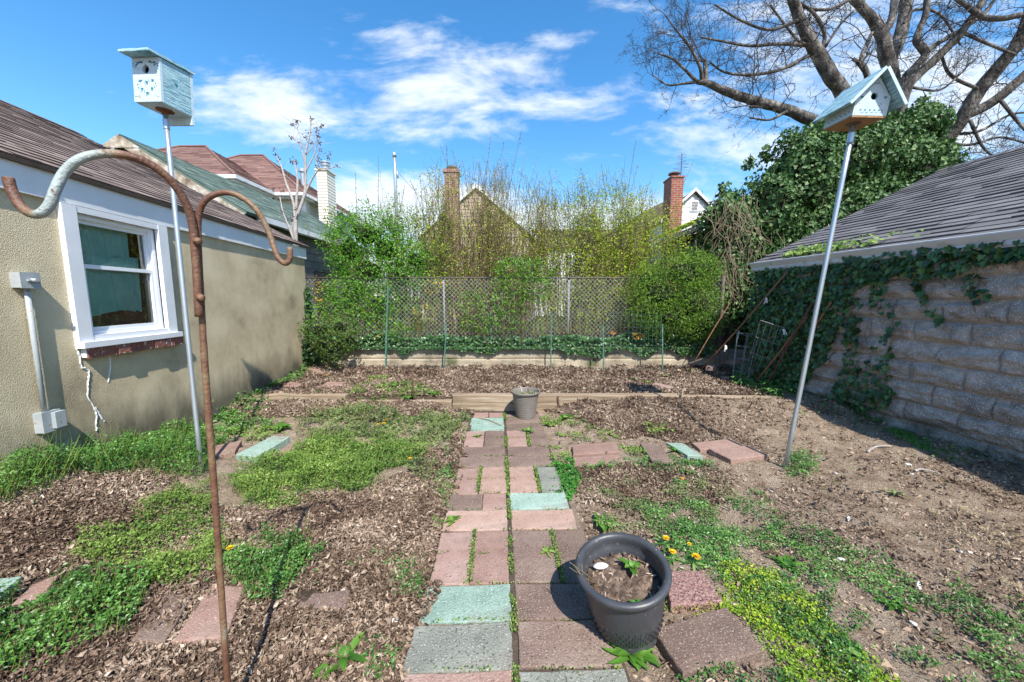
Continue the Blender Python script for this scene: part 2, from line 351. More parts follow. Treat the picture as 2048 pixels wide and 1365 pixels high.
m_dand = leafmat('dandelion_petal', [(.75, .42, .005), (.85, .55, .01), (.9, .62, .02)], tr=.2, rough=.6)
m_strap = leafmat('onion_blade', [(.04, .12, .02), (.09, .23, .04), (.2, .36, .07)], tr=.3)
m_litter = leafmat('dead_leaf', [(.07, .045, .032), (.165, .11, .078), (.27, .195, .14), (.39, .30, .225), (.52, .43, .335)], tr=.08, rough=.85, spec=.15)
m_straw = leafmat('dry_straw', [(.22, .17, .09), (.42, .34, .19), (.55, .47, .30)], tr=.15, rough=.8)
m_stone = mat('pale_stone', [(0, (.5, .48, .45)), (1, (.75, .73, .70))], scale=20, rough=.8, bump=.3)
m_clod = mat('soil_clod', [(0, (.16, .11, .075)), (1, (.42, .31, .22))], scale=12, rough=1, attr='rnd', amix=.7)
# ------------------------------------------------------------------ ground
LITTER = [  # regions seen in the photograph where dead leaves and mulch lie (surveyed outlines)
 [(-400, 950), (90, 985), (150, 950), (330, 950), (420, 1000), (520, 1010), (720, 985), (870, 905), (930, 850), (940, 905), (920, 1060), (890, 1180), (850, 1250), (820, 1365), (800, 1700), (-900, 1700), (-900, 1000)],
 [(420, 800), (520, 790), (900, 812), (940, 850), (830, 835), (620, 830), (470, 830)],
 [(505, 785), (600, 735), (1450, 725), (1560, 800), (1120, 822), (905, 822)],
 [(1080, 822), (1560, 800), (1620, 850), (1500, 885), (1240, 880), (1180, 850)],
 [(1130, 930), (1250, 925), (1420, 935), (1470, 970), (1440, 1010), (1200, 1010), (1150, 990)],
 [(1560, 800), (1700, 800), (2048, 925), (2300, 1040), (2048, 965), (1830, 880), (1650, 840)]]
def litter_w(x, y):
    P = np.stack([x, y, terrain(x, y)], -1); px, py = project(P)
    jx = 60*(fbm(x*2.2, y*2.2, 0, 3, 31)-.5); jy = 50*(fbm(x*2.2, y*2.2, 5, 3, 37)-.5)
    w = np.zeros(x.shape)
    for q in LITTER: w = np.maximum(w, inpoly(px+jx, py+jy, q)*1.0)
    side = (x > .45) & (w < .5) & (y < YT)
    w = np.where(side, .14*ss(.50, .62, fbm(x*2.5, y*2.5, 2, 3, 41))+.02, w); w = np.where((x > 1.5) & (w > .3) & (y < YT), w*np.interp(x-.15*(y-3), [1.5, 2.3], [.75, .15]), w)
    return w

def make_ground():
    def axis(a, b, st, ends):
        core = np.arange(a, b+1e-6, st)
        lo_ = [a-(b-a)*0-e for e in ends][::-1]; hi = [b+e for e in ends]
        return np.concatenate([lo_, core, hi])
    ends = [.1, .3, .7, 1.5, 3, 6, 12, 25, 60, 150, 400]
    X = axis(-4.2, 4.7, .03, ends); Y = axis(.5, 6.9, .03, ends)
    XX, YY = np.meshgrid(X, Y, indexing='ij'); Z = terrain(XX, YY)
    fine = ((XX > -4.3) & (XX < 4.8) & (YY < 6.6))
    Z = Z+fine*ss(.42, .6, np.abs(XX-xp(YY)))*.034*(fbm(XX*12, YY*12, 0, 2, 77)-.5)
    V = np.stack([XX, YY, Z], -1)
    w = litter_w(XX.ravel(), YY.ravel()); gr = (YY.ravel() > 6.7)*1.0
    m, nt, N, L, b = nodes('garden_soil')
    tc = N.new('ShaderNodeTexCoord')
    def noise(s, d=6, r=.6):
        n = N.new('ShaderNodeTexNoise'); n.inputs['Scale'].default_value = s; n.inputs['Detail'].default_value = d; n.inputs['Roughness'].default_value = r
        L.new(tc.outputs['Object'], n.inputs['Vector']); return n.outputs[0]
    r1 = ramp(N, [(.3, (.20, .14, .098)), (.46, (.42, .31, .22)), (.6, (.56, .44, .325)), (.75, (.66, .54, .41))]); L.new(noise(7, 10, .72), r1.inputs[0])
    r2 = ramp(N, [(.3, (.035, .024, .017)), (.5, (.10, .068, .046)), (.7, (.22, .16, .11))]); L.new(noise(28, 8, .7), r2.inputs[0])
    r3 = ramp(N, [(.35, (.04, .09, .02)), (.6, (.13, .22, .05)), (.75, (.24, .22, .10))]); L.new(noise(12, 8, .7), r3.inputs[0])
    a = N.new('ShaderNodeAttribute'); a.attribute_name = 'mulch'; g = N.new('ShaderNodeAttribute'); g.attribute_name = 'grass'
    mx = N.new('ShaderNodeMixRGB'); L.new(a.outputs['Fac'], mx.inputs[0]); L.new(r1.outputs[0], mx.inputs[1]); L.new(r2.outputs[0], mx.inputs[2])
    mx2 = N.new('ShaderNodeMixRGB'); L.new(g.outputs['Fac'], mx2.inputs[0]); L.new(mx.outputs[0], mx2.inputs[1]); L.new(r3.outputs[0], mx2.inputs[2])
    L.new(mx2.outputs[0], b.inputs['Base Color']); b.inputs['Roughness'].default_value = 1; b.inputs['Specular IOR Level'].default_value = .1
    bp = N.new('ShaderNodeBump'); bp.inputs['Strength'].default_value = 1; bp.inputs['Distance'].default_value = .05
    add = N.new('ShaderNodeMath'); add.operation = 'ADD'; L.new(noise(24, 8, .72), add.inputs[0]); L.new(noise(90, 5, .7), add.inputs[1])
    L.new(add.outputs[0], bp.inputs['Height']); L.new(bp.outputs[0], b.inputs['Normal'])
    mb = MB(); mb.grid(V)
    o = mb.build('ground', m, keep_origin=True, smooth=True, vattr={'mulch': w*.9, 'grass': gr}); tag(o, kind='structure')
make_ground()

# ------------------------------------------------------------------ building helpers
class Fr:   # a vertical wall frame: s along the wall, z up, o out of the wall
    def __init__(s, A, B, side=1):
        s.A = np.array(A[:2], float); d = np.array(B[:2], float)-s.A; s.Lw = np.linalg.norm(d); s.d = d/s.Lw
        s.n = np.array([s.d[1], -s.d[0]])*side; s.B = np.array(B[:2], float)
    def w(s, a, z, o=0): p = s.A+s.d*a+s.n*o; return np.array([p[0], p[1], z])
    def loc(s, px, py, o=0):
        a = s.A+s.n*o; b = s.B+s.n*o; p = onplane(px, py, a, b); return float(np.dot(p[:2]-a, s.d)), float(p[2])
    def box(s, mb, s0, s1, z0, z1, o0, o1, rnd=None):
        O = s.w(s0, z0, o0); mb.box(O, s.w(s1, z0, o0)-O, s.w(s0, z0, o1)-O, (0, 0, z1-z0), rnd)
def shingles(mb, O, ds, dt, sL, sR, T, course=.14, tab=(.18, .42), lift=.008, tabs=True, t0=0.0):
    O = np.asarray(O, float); ds = np.asarray(ds, float)/np.linalg.norm(ds); dt = np.asarray(dt, float)/np.linalg.norm(dt)
    n = np.cross(ds, dt); n = n if n[2] > 0 or (abs(n[2]) < 1e-6) else -n
    t = t0; V = []; Fq = []; R = []
    while t < T-1e-6:
        t1 = min(t+course, T); a0, b0 = sL(t), sR(t); a1, b1 = sL(t1), sR(t1)
        s = 0.0; Lr = b0-a0
        if Lr <= 0.01 and b1-a1 <= .01: t = t1; continue
        cuts = [0.0]
        if tabs:
            while cuts[-1] < 1: cuts.append(cuts[-1]+random.uniform(*tab)/max(Lr, .2))
            cuts[-1] = 1.0
        else: cuts.append(1.0)
        for i in range(len(cuts)-1):
            f0, f1 = cuts[i], cuts[i+1]; l = lift*(random.uniform(.6, 1.5) if tabs else 1); ext = random.uniform(-.004, .004) if tabs else 0
            p = [O+ds*(a0+Lr*f0)+dt*(t-ext), O+ds*(a0+Lr*f1)+dt*(t-ext), O+ds*(a1+(b1-a1)*f1)+dt*t1, O+ds*(a1+(b1-a1)*f0)+dt*t1]
            k = len(V)
            V += [p[0]+n*l, p[1]+n*l, p[2]+n*.001, p[3]+n*.001, p[0]-n*.002, p[1]-n*.002]
            Fq += [(k, k+1, k+2, k+3), (k+4, k+5, k+1, k)]; r = random.random(); R += [r, r*.4]
        t = t1
    if V: mb.add(V, Fq, None, R)

# ------------------------------------------------------------------ stucco garage on the left
def dirty_stucco():
    nt = m_stucco.node_tree; N = nt.nodes; L = nt.links; b = N['Principled BSDF']; src = b.inputs['Base Color'].links[0].from_socket
    tc = N.new('ShaderNodeTexCoord'); sp = N.new('ShaderNodeSeparateXYZ'); L.new(tc.outputs['Object'], sp.inputs[0])
    mp = N.new('ShaderNodeMapping'); mp.inputs['Scale'].default_value = (1, 1, .35); L.new(tc.outputs['Object'], mp.inputs[0])
    n = N.new('ShaderNodeTexNoise'); n.inputs['Scale'].default_value = 3.2; n.inputs['Detail'].default_value = 8; n.inputs['Roughness'].default_value = .65; L.new(mp.outputs[0], n.inputs[0])
    a = N.new('ShaderNodeMapRange'); a.inputs['From Min'].default_value = .95; a.inputs['From Max'].default_value = .15; L.new(sp.outputs[2], a.inputs['Value'])
    m = N.new('ShaderNodeMath'); m.operation = 'ADD'; L.new(a.outputs[0], m.inputs[0]); L.new(n.outputs[0], m.inputs[1])
    r = N.new('ShaderNodeMapRange'); r.inputs['From Min'].default_value = .88; r.inputs['From Max'].default_value = 1.4; r.inputs['To Max'].default_value = .85; L.new(m.outputs[0], r.inputs['Value'])
    x = N.new('ShaderNodeMixRGB'); L.new(r.outputs[0], x.inputs[0]); L.new(src, x.inputs[1]); x.inputs[2].default_value = (.085, .072, .055, 1); L.new(x.outputs[0], b.inputs['Base Color'])
dirty_stucco()
EZ = 2.30
LA, LB = G(0, 318, EZ), G(607, 497, EZ); LF = Fr(LA, LB, 1); LL = LF.Lw
def left_garage():
    g = thing('stucco_garage', 'tan stucco garage with brown shingle roof, white fascia and one window', 'garage', LF.w(LL/2, 0, -1.8))
    s0, ws0 = LF.loc(118, 400)[0], LF.loc(150, 685)[0]
    w0 = LF.loc(132, 560)[0]; w1 = LF.loc(337, 560)[0]; zb = LF.loc(250, 682)[1]-.0; zt = EZ-.19
    S0, S1 = -4.5, LL
    mb = MB(); TK = .2
    LF.box(mb, S0, w0+.03, -.2, zt+.05, -TK, 0); LF.box(mb, w1-.03, S1, -.2, zt+.05, -TK, 0)
    LF.box(mb, w0+.03, w1-.03, -.2, zb+.03, -TK, 0)
    W = 7.0; slope = .505; rz = EZ+.02+slope*W/2
    # far gable wall (seen only from the side) and near gable wall
    for (sa, sb) in ((S1-.15, S1-.0005), (S0+.0005, S0+.15)):
        a, b = LF.w(sa, -.2, -TK-.0005), LF.w(sa, -.2, -W+.05)
        pts = [LF.w(sa, -.2, -TK-.001), LF.w(sa, EZ-.06, -TK-.001), LF.w(sa, rz-.12, -W/2), LF.w(sa, EZ-.06, -W+.05), LF.w(sa, -.2, -W+.05)]
        pts2 = [p+np.append(LF.d*(sb-sa), 0) for p in pts]
        mb.poly(pts); mb.poly(pts2[::-1])
        for i in range(5): mb.poly([pts[i], pts2[i], pts2[(i+1) % 5], pts[(i+1) % 5]])
    mb.build('wall', m_stucco, g)
    # fascia and soffit
    f = MB(); LF.box(f, S0-.05, S1+.03, EZ-.185, EZ, .0, .028); f.build('fascia', m_white, g)
    # roof
    r = MB(); dt = np.append(-LF.n, slope); dt /= np.linalg.norm(dt); T = (W/2+.07)/math.hypot(1, slope)*math.hypot(1, slope)**2
    ds = np.append(LF.d, 0)
    O = LF.w(0, EZ+.03, .07); shingles(r, O, ds, dt, lambda t: S0-.1, lambda t: S1+.09, T, course=.125, tab=(.12, .30))
    nn = np.cross(ds, dt); nn *= np.sign(nn[2])
    r.box(O+ds*(S0-.1)-nn*.035, ds*(S1+.19-S0), dt*T, nn*.03, rnd=.3)
    O2 = LF.w(0, EZ+.03, -W-.07); dt2 = np.append(LF.n, slope); dt2 /= np.linalg.norm(dt2); n2 = np.cross(dt2, ds); n2 *= np.sign(n2[2])
    r.box(O2+ds*(S0-.1)-n2*.035, ds*(S1+.19-S0), dt2*T, n2*.04, rnd=.5)
    # ridge caps
    rp = O+dt*T
    k = S0-.1
    while k < S1:
        for (q) in (dt, dt2):
            nq = nn if q is dt else n2
            r.box(rp+ds*k-q*.13+nq*.006, ds*.2, q*.135, nq*.008, rnd=random.random())
        k += .14
    r.build('roof', m_brownroof, g)
    # window: trim, frame, sashes, glass
    tw = .10
    win = MB(); LF.box(win, w0, w0+tw, zb+.03, zt, .0, .035); LF.box(win, w1-tw, w1, zb+.03, zt, .0, .035)
    LF.box(win, w0+tw, w1-tw, zt-.045, zt, .0, .032)
    window = win.build('window', m_white, g)
    sl = MB(); LF.box(sl, w0-.0, w1+.02, zb-.015, zb+.03, .0, .065); LF.box(sl, w0+tw, w1-tw, zb+.03, zb+.075, -.06, .03); sl.build('sill', m_white, window)
    a, b_ = w0+tw, w1-tw; z0, z1 = zb+.075, zt-.045; zm = LF.loc(230, 538)[1]
    fr = MB(); t = .035
    LF.box(fr, a, a+t, z0, z1, -.07, -.01); LF.box(fr, b_-t, b_, z0, z1, -.07, -.01); LF.box(fr, a+t, b_-t, z1-t, z1, -.07, -.01); LF.box(fr, a+t, b_-t, z0, z0+t*.8, -.07, -.01)
    fr.build('frame', m_vinyl, window)
    for (za, zc, o) in ((zm-.018, z1-t, -.05), (z0+t*.8, zm+.018, -.03)):
        sm = MB(); q = .03; lo_, hi = a+t, b_-t
        LF.box(sm, lo_, lo_+q, za, zc, o-.02, o+.012); LF.box(sm, hi-q, hi, za, zc, o-.02, o+.012); LF.box(sm, lo_+q, hi-q, zc-q, zc, o-.02, o+.012); LF.box(sm, lo_+q, hi-q, za, za+q, o-.02, o+.012)
        sm.build('sash', m_vinyl, window)
        gm, nt, N, L, bb = nodes('window_glass'); N.remove(bb)
        gl = N.new('ShaderNodeBsdfGlossy'); gl.inputs[1].default_value = .01; gl.inputs[0].default_value = (.92, .97, .95, 1); tr = N.new('ShaderNodeBsdfTransparent'); tr.inputs[0].default_value = (.80, .93, .89, 1)
        fz = N.new('ShaderNodeFresnel'); fz.inputs[0].default_value = 1.55; ad = N.new('ShaderNodeMath'); ad.operation = 'MULTIPLY_ADD'; L.new(fz.outputs[0], ad.inputs[0]); ad.inputs[1].default_value = 1.2; ad.inputs[2].default_value = .05; ad.use_clamp = True
        ms = N.new('ShaderNodeMixShader'); L.new(ad.outputs[0], ms.inputs[0]); L.new(tr.outputs[0], ms.inputs[1]); L.new(gl.outputs[0], ms.inputs[2]); L.new(ms.outputs[0], N['Material Output'].inputs[0])
        gp = MB(); gp.poly([LF.w(lo_+q-.004, za+q-.004, o-.008), LF.w(hi-q+.004, za+q-.004, o-.008), LF.w(hi-q+.004, zc-q+.004, o-.008), LF.w(lo_+q-.004, zc-q+.004, o-.008)]); gp.build('pane', gm, window)
    # room behind: dark box, hanging cloth, red board
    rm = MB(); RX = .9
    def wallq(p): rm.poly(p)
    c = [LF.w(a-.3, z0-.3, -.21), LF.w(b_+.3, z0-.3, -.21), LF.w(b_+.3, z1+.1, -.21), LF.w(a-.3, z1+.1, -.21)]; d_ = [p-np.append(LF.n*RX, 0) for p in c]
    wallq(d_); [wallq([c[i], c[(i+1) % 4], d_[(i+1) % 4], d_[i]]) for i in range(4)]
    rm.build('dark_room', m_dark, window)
    cl = MB()
    for (sa, sb, zt_, zb_, oo, ph) in ((a-.02, a+(b_-a)*.74, zm+.10, z0+.16, -.082, 0), (a+(b_-a)*.60, a+(b_-a)*.86, zm+.12, z0+.18, -.10, 2), (a-.02, a+(b_-a)*.80, z1, zm+.07, -.115, 1)):
        S = np.linspace(sa, sb, 26); Z = np.linspace(zb_, zt_, 10); Vv = np.zeros((26, 10, 3))
        for i, s_ in enumerate(S):
            for j, z_ in enumerate(Z): Vv[i, j] = LF.w(s_, z_-.02*sin(i*.25+ph)*(1-j/9), oo+.012*sin(i*.9+ph+j*.15)+.006*sin(i*2.1))
        cl.grid(Vv)
    cl.build('curtain', mat('teal_cloth', [(0, (.34, .62, .54)), (1, (.62, .82, .75))], scale=6, rough=.9), window, smooth=True)
    rb = MB(); LF.box(rb, a-.05, b_+.1, z0-.1, z0+.2, -.208, -.203); rb.build('red_board', mat('red_board', [(0, (.24, .05, .04)), (1, (.32, .08, .06))], scale=4), window)
    # brick sill row
    bs = MB(); k = LF.loc(160, 692)[0]; e = LF.loc(357, 680)[0]; n = 8; wd = (e-k)/n
    for i in range(n):
        LF.box(bs, k+i*wd+.006, k+(i+1)*wd-.006, zb-.095+random.uniform(-.004, .004), zb-.02, -.02, .05+random.uniform(-.008, .01), rnd=random.random())
    LFm = MB(); LF.box(LFm, k, e, zb-.088, zb-.016, -.03, .036); LFm.build('sill_mortar', m_caulk, window)
    bs.build('brick_sill', mat('sill_brick', [(0, (.16, .06, .045)), (.6, (.27, .11, .08)), (1, (.42, .25, .2))], scale=22, attr='rnd', amix=.4, bump=.7, spots=[(28, .62, (.6, .58, .56), .05)]), window)
    # caulk lines round the trim and the repaired cracks
    def line(pts, r, jit=2.0, n=46):
        ck = MB(); P = []; q = np.array(pts, float); L_ = np.concatenate([[0], np.cumsum(np.linalg.norm(np.diff(q, axis=0), axis=1))])
        for t_ in np.linspace(0, L_[-1], n):
            x = np.interp(t_, L_, q[:, 0])+random.uniform(-jit, jit); y = np.interp(t_, L_, q[:, 1])+random.uniform(-jit, jit)
            s_, z_ = LF.loc(x, y); P.append(LF.w(s_, z_, .001))
        ck.tube(P, [r*random.uniform(.6, 1.3) for _ in P], 5); ck.build('caulk_line', m_caulk, g)
    line([(150, 690), (158, 712), (162, 735), (178, 742), (174, 790), (186, 812), (192, 830), (192, 862)], .0065, 1.2, 40)
    line([(190, 815), (200, 832), (209, 843)], .005, .8, 12)
    line([(219, 700), (221, 735), (216, 765)], .004, .6, 16)
    line([(326, 440), (334, 520), (342, 600), (350, 664)], .006, 1.5, 50); line([(118, 420), (128, 520), (140, 610), (149, 680)], .004, 1, 40)
    # conduit with two electrical boxes
    sc_, zc_ = LF.loc(42, 572); sd, zd = LF.loc(80, 832)
    mbx = MB(); so = .03; mbx.tube([LF.w(sc_, zc_+.02, so), LF.w((sc_+sd)/2, (zc_+zd)/2, so), LF.w(sd, zd-.02, so)], .014, 12)
    cd = mbx.build('conduit', m_galv2, g, smooth=True)
    for (pa, pb, dep) in (((17, 545), (61, 576), .06), ((64, 828), (94, 860), .055)):
        s_a, z_a = LF.loc(*pa); s_b, z_b = LF.loc(*pb); bx = MB(); h_ = .10
        LF.box(bx, s_a, s_a+.105, z_b-.002, z_a, .0, dep); LF.box(bx, s_a-.003, s_a+.108, z_b-.005, z_a+.003, dep, dep+.004)
        bo = bx.build('electrical_box', m_galv2, cd)
        kn = MB(); c_ = LF.w(s_a+.06, (z_a+z_b)/2, dep+.004)
        if dep > .057: kn.tube([c_, c_+np.append(LF.n*.03, 0)], [.014, .011], 10); LF.box(kn, s_a+.03, s_a+.09, (z_a+z_b)/2-.006, (z_a+z_b)/2+.004, dep+.004, dep+.016)
        else: LF.box(kn, s_a+.05, s_a+.115, z_b+.015, z_a-.01, dep+.004, dep+.03)
        kn.build('cover', m_galv2, bo)
m_galv2 = mat('painted_conduit', [(0, (.27, .30, .31)), (1, (.40, .43, .43))], scale=12, rough=.55, spots=[(40, .66, (.3, .2, .12), .05)])
left_garage()

# ------------------------------------------------------------------ split-face block garage on the right
RY = 2.92; rb0 = atY(2048, 600, RY); RD = np.array([-.115, 1.0]); RD /= np.linalg.norm(RD)
def right_garage():
    A = np.array([rb0[0], rb0[1]]); A2 = A-RD*4.0
    Fw = Fr(A2, A2+RD*10, -1)          # o>0 points towards the yard (-x)
    end_px = Fw.loc(1503, 541, .12)[0]; Lr = end_px; gz = 1.965
    g = thing('block_garage', 'low garage of grey split-face blocks with grey shingle roof and ivy', 'garage', Fw.w(Lr/2, 0, -2))
    # displaced block face
    st = .012; S = np.arange(1.0, Lr-.04, st); Z = np.arange(-.12, gz-.03, .0105)
    SS, ZZ = np.meshgrid(S, Z, indexing='ij'); row = np.floor((ZZ+.0)/.203).astype(int); bl = .406
    off = (row % 2)*bl/2; bi = np.floor((SS+off)/bl).astype(int); fs = ((SS+off)/bl-bi)*bl; fz = (ZZ/.203-row)*.203
    edge = np.minimum(np.minimum(fs, bl-fs), np.minimum(fz, .203-fz)); face = ss(.003, .010, edge)
    hb = _hash(bi, row, 0*row, 5)
    bulge = .014+.036*np.sin(np.pi*np.clip(fz/.203, 0, 1)**.85)*(.75+.25*ss(0, .06, np.minimum(fs, bl-fs)))
    ridge = .055*(fbm(SS*2.2+hb*9, ZZ*16+hb*7, 0, 4, 11)-.5)+.034*(fbm(SS*15, ZZ*28, 0, 3, 12)-.5)
    O = face*(bulge+ridge*1.1)+.004*(fbm(SS*40, ZZ*40, 0, 2, 2)-.5)
    P = np.zeros(SS.shape+(3,)); P[..., 0] = Fw.A[0]+Fw.d[0]*SS+Fw.n[0]*O; P[..., 1] = Fw.A[1]+Fw.d[1]*SS+Fw.n[1]*O; P[..., 2] = ZZ
    mb = MB(); mb.grid(P)
    m, nt, N, L, b = nodes('split_face_block')
    tc = N.new('ShaderNodeTexCoord'); at = N.new('ShaderNodeAttribute'); at.attribute_name = 'joint'; bt = N.new('ShaderNodeAttribute'); bt.attribute_name = 'low'
    n1 = N.new('ShaderNodeTexNoise'); n1.inputs['Scale'].default_value = 5; n1.inputs['Detail'].default_value = 8; n1.inputs['Roughness'].default_value = .7; L.new(tc.outputs['Object'], n1.inputs[0])
    r = ramp(N, [(.3, (.17, .145, .12)), (.5, (.36, .315, .275)), (.68, (.50, .455, .415))]); L.new(n1.outputs[0], r.inputs[0])
    vo = N.new('ShaderNodeTexVoronoi'); vo.inputs['Scale'].default_value = 100; L.new(tc.outputs['Object'], vo.inputs['Vector'])
    sp = N.new('ShaderNodeMapRange'); sp.inputs['From Min'].default_value = .30; sp.inputs['From Max'].default_value = .22; L.new(vo.outputs['Distance'], sp.inputs['Value'])
    gt = N.new('ShaderNodeSeparateXYZ'); L.new(vo.outputs['Color'], gt.inputs[0]); th = N.new('ShaderNodeMath'); th.operation = 'GREATER_THAN'; th.inputs[1].default_value = .42; L.new(gt.outputs[0], th.inputs[0])
    mu = N.new('ShaderNodeMath'); mu.operation = 'MULTIPLY'; L.new(sp.outputs[0], mu.inputs[0]); L.new(th.outputs[0], mu.inputs[1])
    x1 = N.new('ShaderNodeMixRGB'); L.new(mu.outputs[0], x1.inputs[0]); L.new(r.outputs[0], x1.inputs[1]); x1.inputs[2].default_value = (.85, .82, .80, 1)
    x2 = N.new('ShaderNodeMixRGB'); L.new(at.outputs['Fac'], x2.inputs[0]); L.new(x1.outputs[0], x2.inputs[1]); x2.inputs[2].default_value = (.42, .36, .31, 1)
    n3 = N.new('ShaderNodeTexNoise'); n3.inputs['Scale'].default_value = 3; n3.inputs['Detail'].default_value = 7; L.new(tc.outputs['Object'], n3.inputs[0])
    mm = N.new('ShaderNodeMath'); mm.operation = 'MULTIPLY'; L.new(n3.outputs[0], mm.inputs[0]); L.new(bt.outputs['Fac'], mm.inputs[1]); m3 = N.new('ShaderNodeMapRange'); m3.inputs['From Min'].default_value = .18; m3.inputs['From Max'].default_value = .5; L.new(mm.outputs[0], m3.inputs['Value'])
    x3 = N.new('ShaderNodeMixRGB'); L.new(m3.outputs[0], x3.inputs[0]); L.new(x2.outputs[0], x3.inputs[1]); x3.inputs[2].default_value = (.055, .06, .03, 1)
    L.new(x3.outputs[0], b.inputs['Base Color']); b.inputs['Roughness'].default_value = .95
    bp = N.new('ShaderNodeBump'); bp.inputs['Strength'].default_value = 1; bp.inputs['Distance'].default_value = .016; n4 = N.new('ShaderNodeTexNoise'); n4.inputs['Scale'].default_value = 60; n4.inputs['Detail'].default_value = 5; L.new(tc.outputs['Object'], n4.inputs[0]); L.new(n4.outputs[0], bp.inputs['Height']); L.new(bp.outputs[0], b.inputs['Normal'])
    mb.build('block_face', m, g, smooth=True, vattr={'joint': (1-face).ravel(), 'low': ss(.55, .0, ZZ-.05).ravel() if False else (1-ss(.0, .5, ZZ)).ravel()})
    W = 6.2
    wb = MB(); Fw.box(wb, -2.0, Lr-.03, -.2, gz-.06, -W, -.012); Fw.box(wb, -2.0, 1.0, -.2, gz-.06, -.011, .02)
    sl = .475; rz = gz-.03+sl*W/2
    for sa in (Lr-.2, -1.9):
        pts = [Fw.w(sa, gz-.062, -.05), Fw.w(sa, rz-.12, -W/2), Fw.w(sa, gz-.062, -W+.05)]; pts2 = [p+np.append(Fw.d*.12, 0) for p in pts]
        wb.poly(pts); wb.poly(pts2[::-1]); [wb.poly([pts[i], pts2[i], pts2[(i+1) % 3], pts[(i+1) % 3]]) for i in range(3)]
    wb.build('wall', m_block2, g)
    r_ = MB(); ds = np.append(Fw.d, 0); dt = np.append(-Fw.n, sl); dt /= np.linalg.norm(dt); T = (W/2+.1)*math.hypot(1, sl)
    O = Fw.w(0, gz-.02, .10); shingles(r_, O, ds, dt, lambda t: -2.2, lambda t: Lr+.06, T, course=.13, lift=.013)
    nn = np.cross(ds, dt); nn *= np.sign(nn[2]); r_.box(O-ds*2.2-nn*.034, ds*(Lr+2.26), dt*T, nn*.03, rnd=.3)
    O2 = Fw.w(0, gz-.02, -W-.1); dt2 = np.append(Fw.n, sl); dt2 /= np.linalg.norm(dt2); n2 = np.cross(ds, dt2); n2 *= np.sign(n2[2]); r_.box(O2-ds*2.2-n2*.034, ds*(Lr+2.26), dt2*T, n2*.04, rnd=.5)
    rp = O+dt*T; k = -2.2
    while k < Lr:
        for q, nq in ((dt, nn), (dt2, n2)): r_.box(rp+ds*k-q*.13+nq*.006, ds*.2, q*.135, nq*.008, rnd=random.random())
        k += .14
    r_.build('roof', m_greyroof, g)
    # K-style gutter swept along the eave
    prof = [(.0, -.125), (.06, -.125), (.072, -.105), (.072, -.07), (.10, -.03), (.112, -.012), (.112, .0), (.104, .004), (.10, -.002), (.098, -.012), (.0, -.012)]
    gb = MB(); a = [Fw.w(-2.2, gz-.005+z, .03+o) for o, z in prof]; c = [Fw.w(Lr+.03, gz-.005+z, .03+o) for o, z in prof]; n = len(prof)
    gb.add(a+c, [(i, (i+1) % n, n+(i+1) % n, n+i) for i in range(n)]); gb.poly(c[::-1]); gb.poly(a)
    gb.build('gutter', m_gutter, g)
    fb = MB(); Fw.box(fb, -2.1, Lr-.0, gz-.15, gz-.02, .012, .0285); fb.build('fascia', m_rail, g)
    return g, Fw, Lr, gz
RG, RF, RL, RZ = right_garage()

# ------------------------------------------------------------------ retaining wall
def retaining_wall():
    mb = MB(); ZT = .555
    X = np.arange(-3.5, 3.62, .03); Z = np.arange(.05, ZT+.001, .025); XX, ZZ = np.meshgrid(X, Z, indexing='ij')
    cr = .03*(fbm(XX*3, ZZ*6, 0, 4, 21)-.5); row = (np.abs(ZZ-.345) < .012)*.012
    YY = YW+cr+row; mb.grid(np.stack([XX, YY, ZZ], -1))
    top = np.stack([np.stack([X, YW+.03*(fbm(X*3, X*0+ZT*6, 0, 4, 21)-.5), X*0+ZT], -1), np.stack([X, X*0+YW+.16, X*0+ZT+.004], -1), np.stack([X, X*0+YW+.16, X*0+.3], -1)], 1)
    mb.grid(top[:, ::-1]); o = mb.build('retaining_wall', m_conc, smooth=False)
    tag(o, 'low weathered concrete wall along the back of the garden bed, ivy on top', 'wall')
retaining_wall()

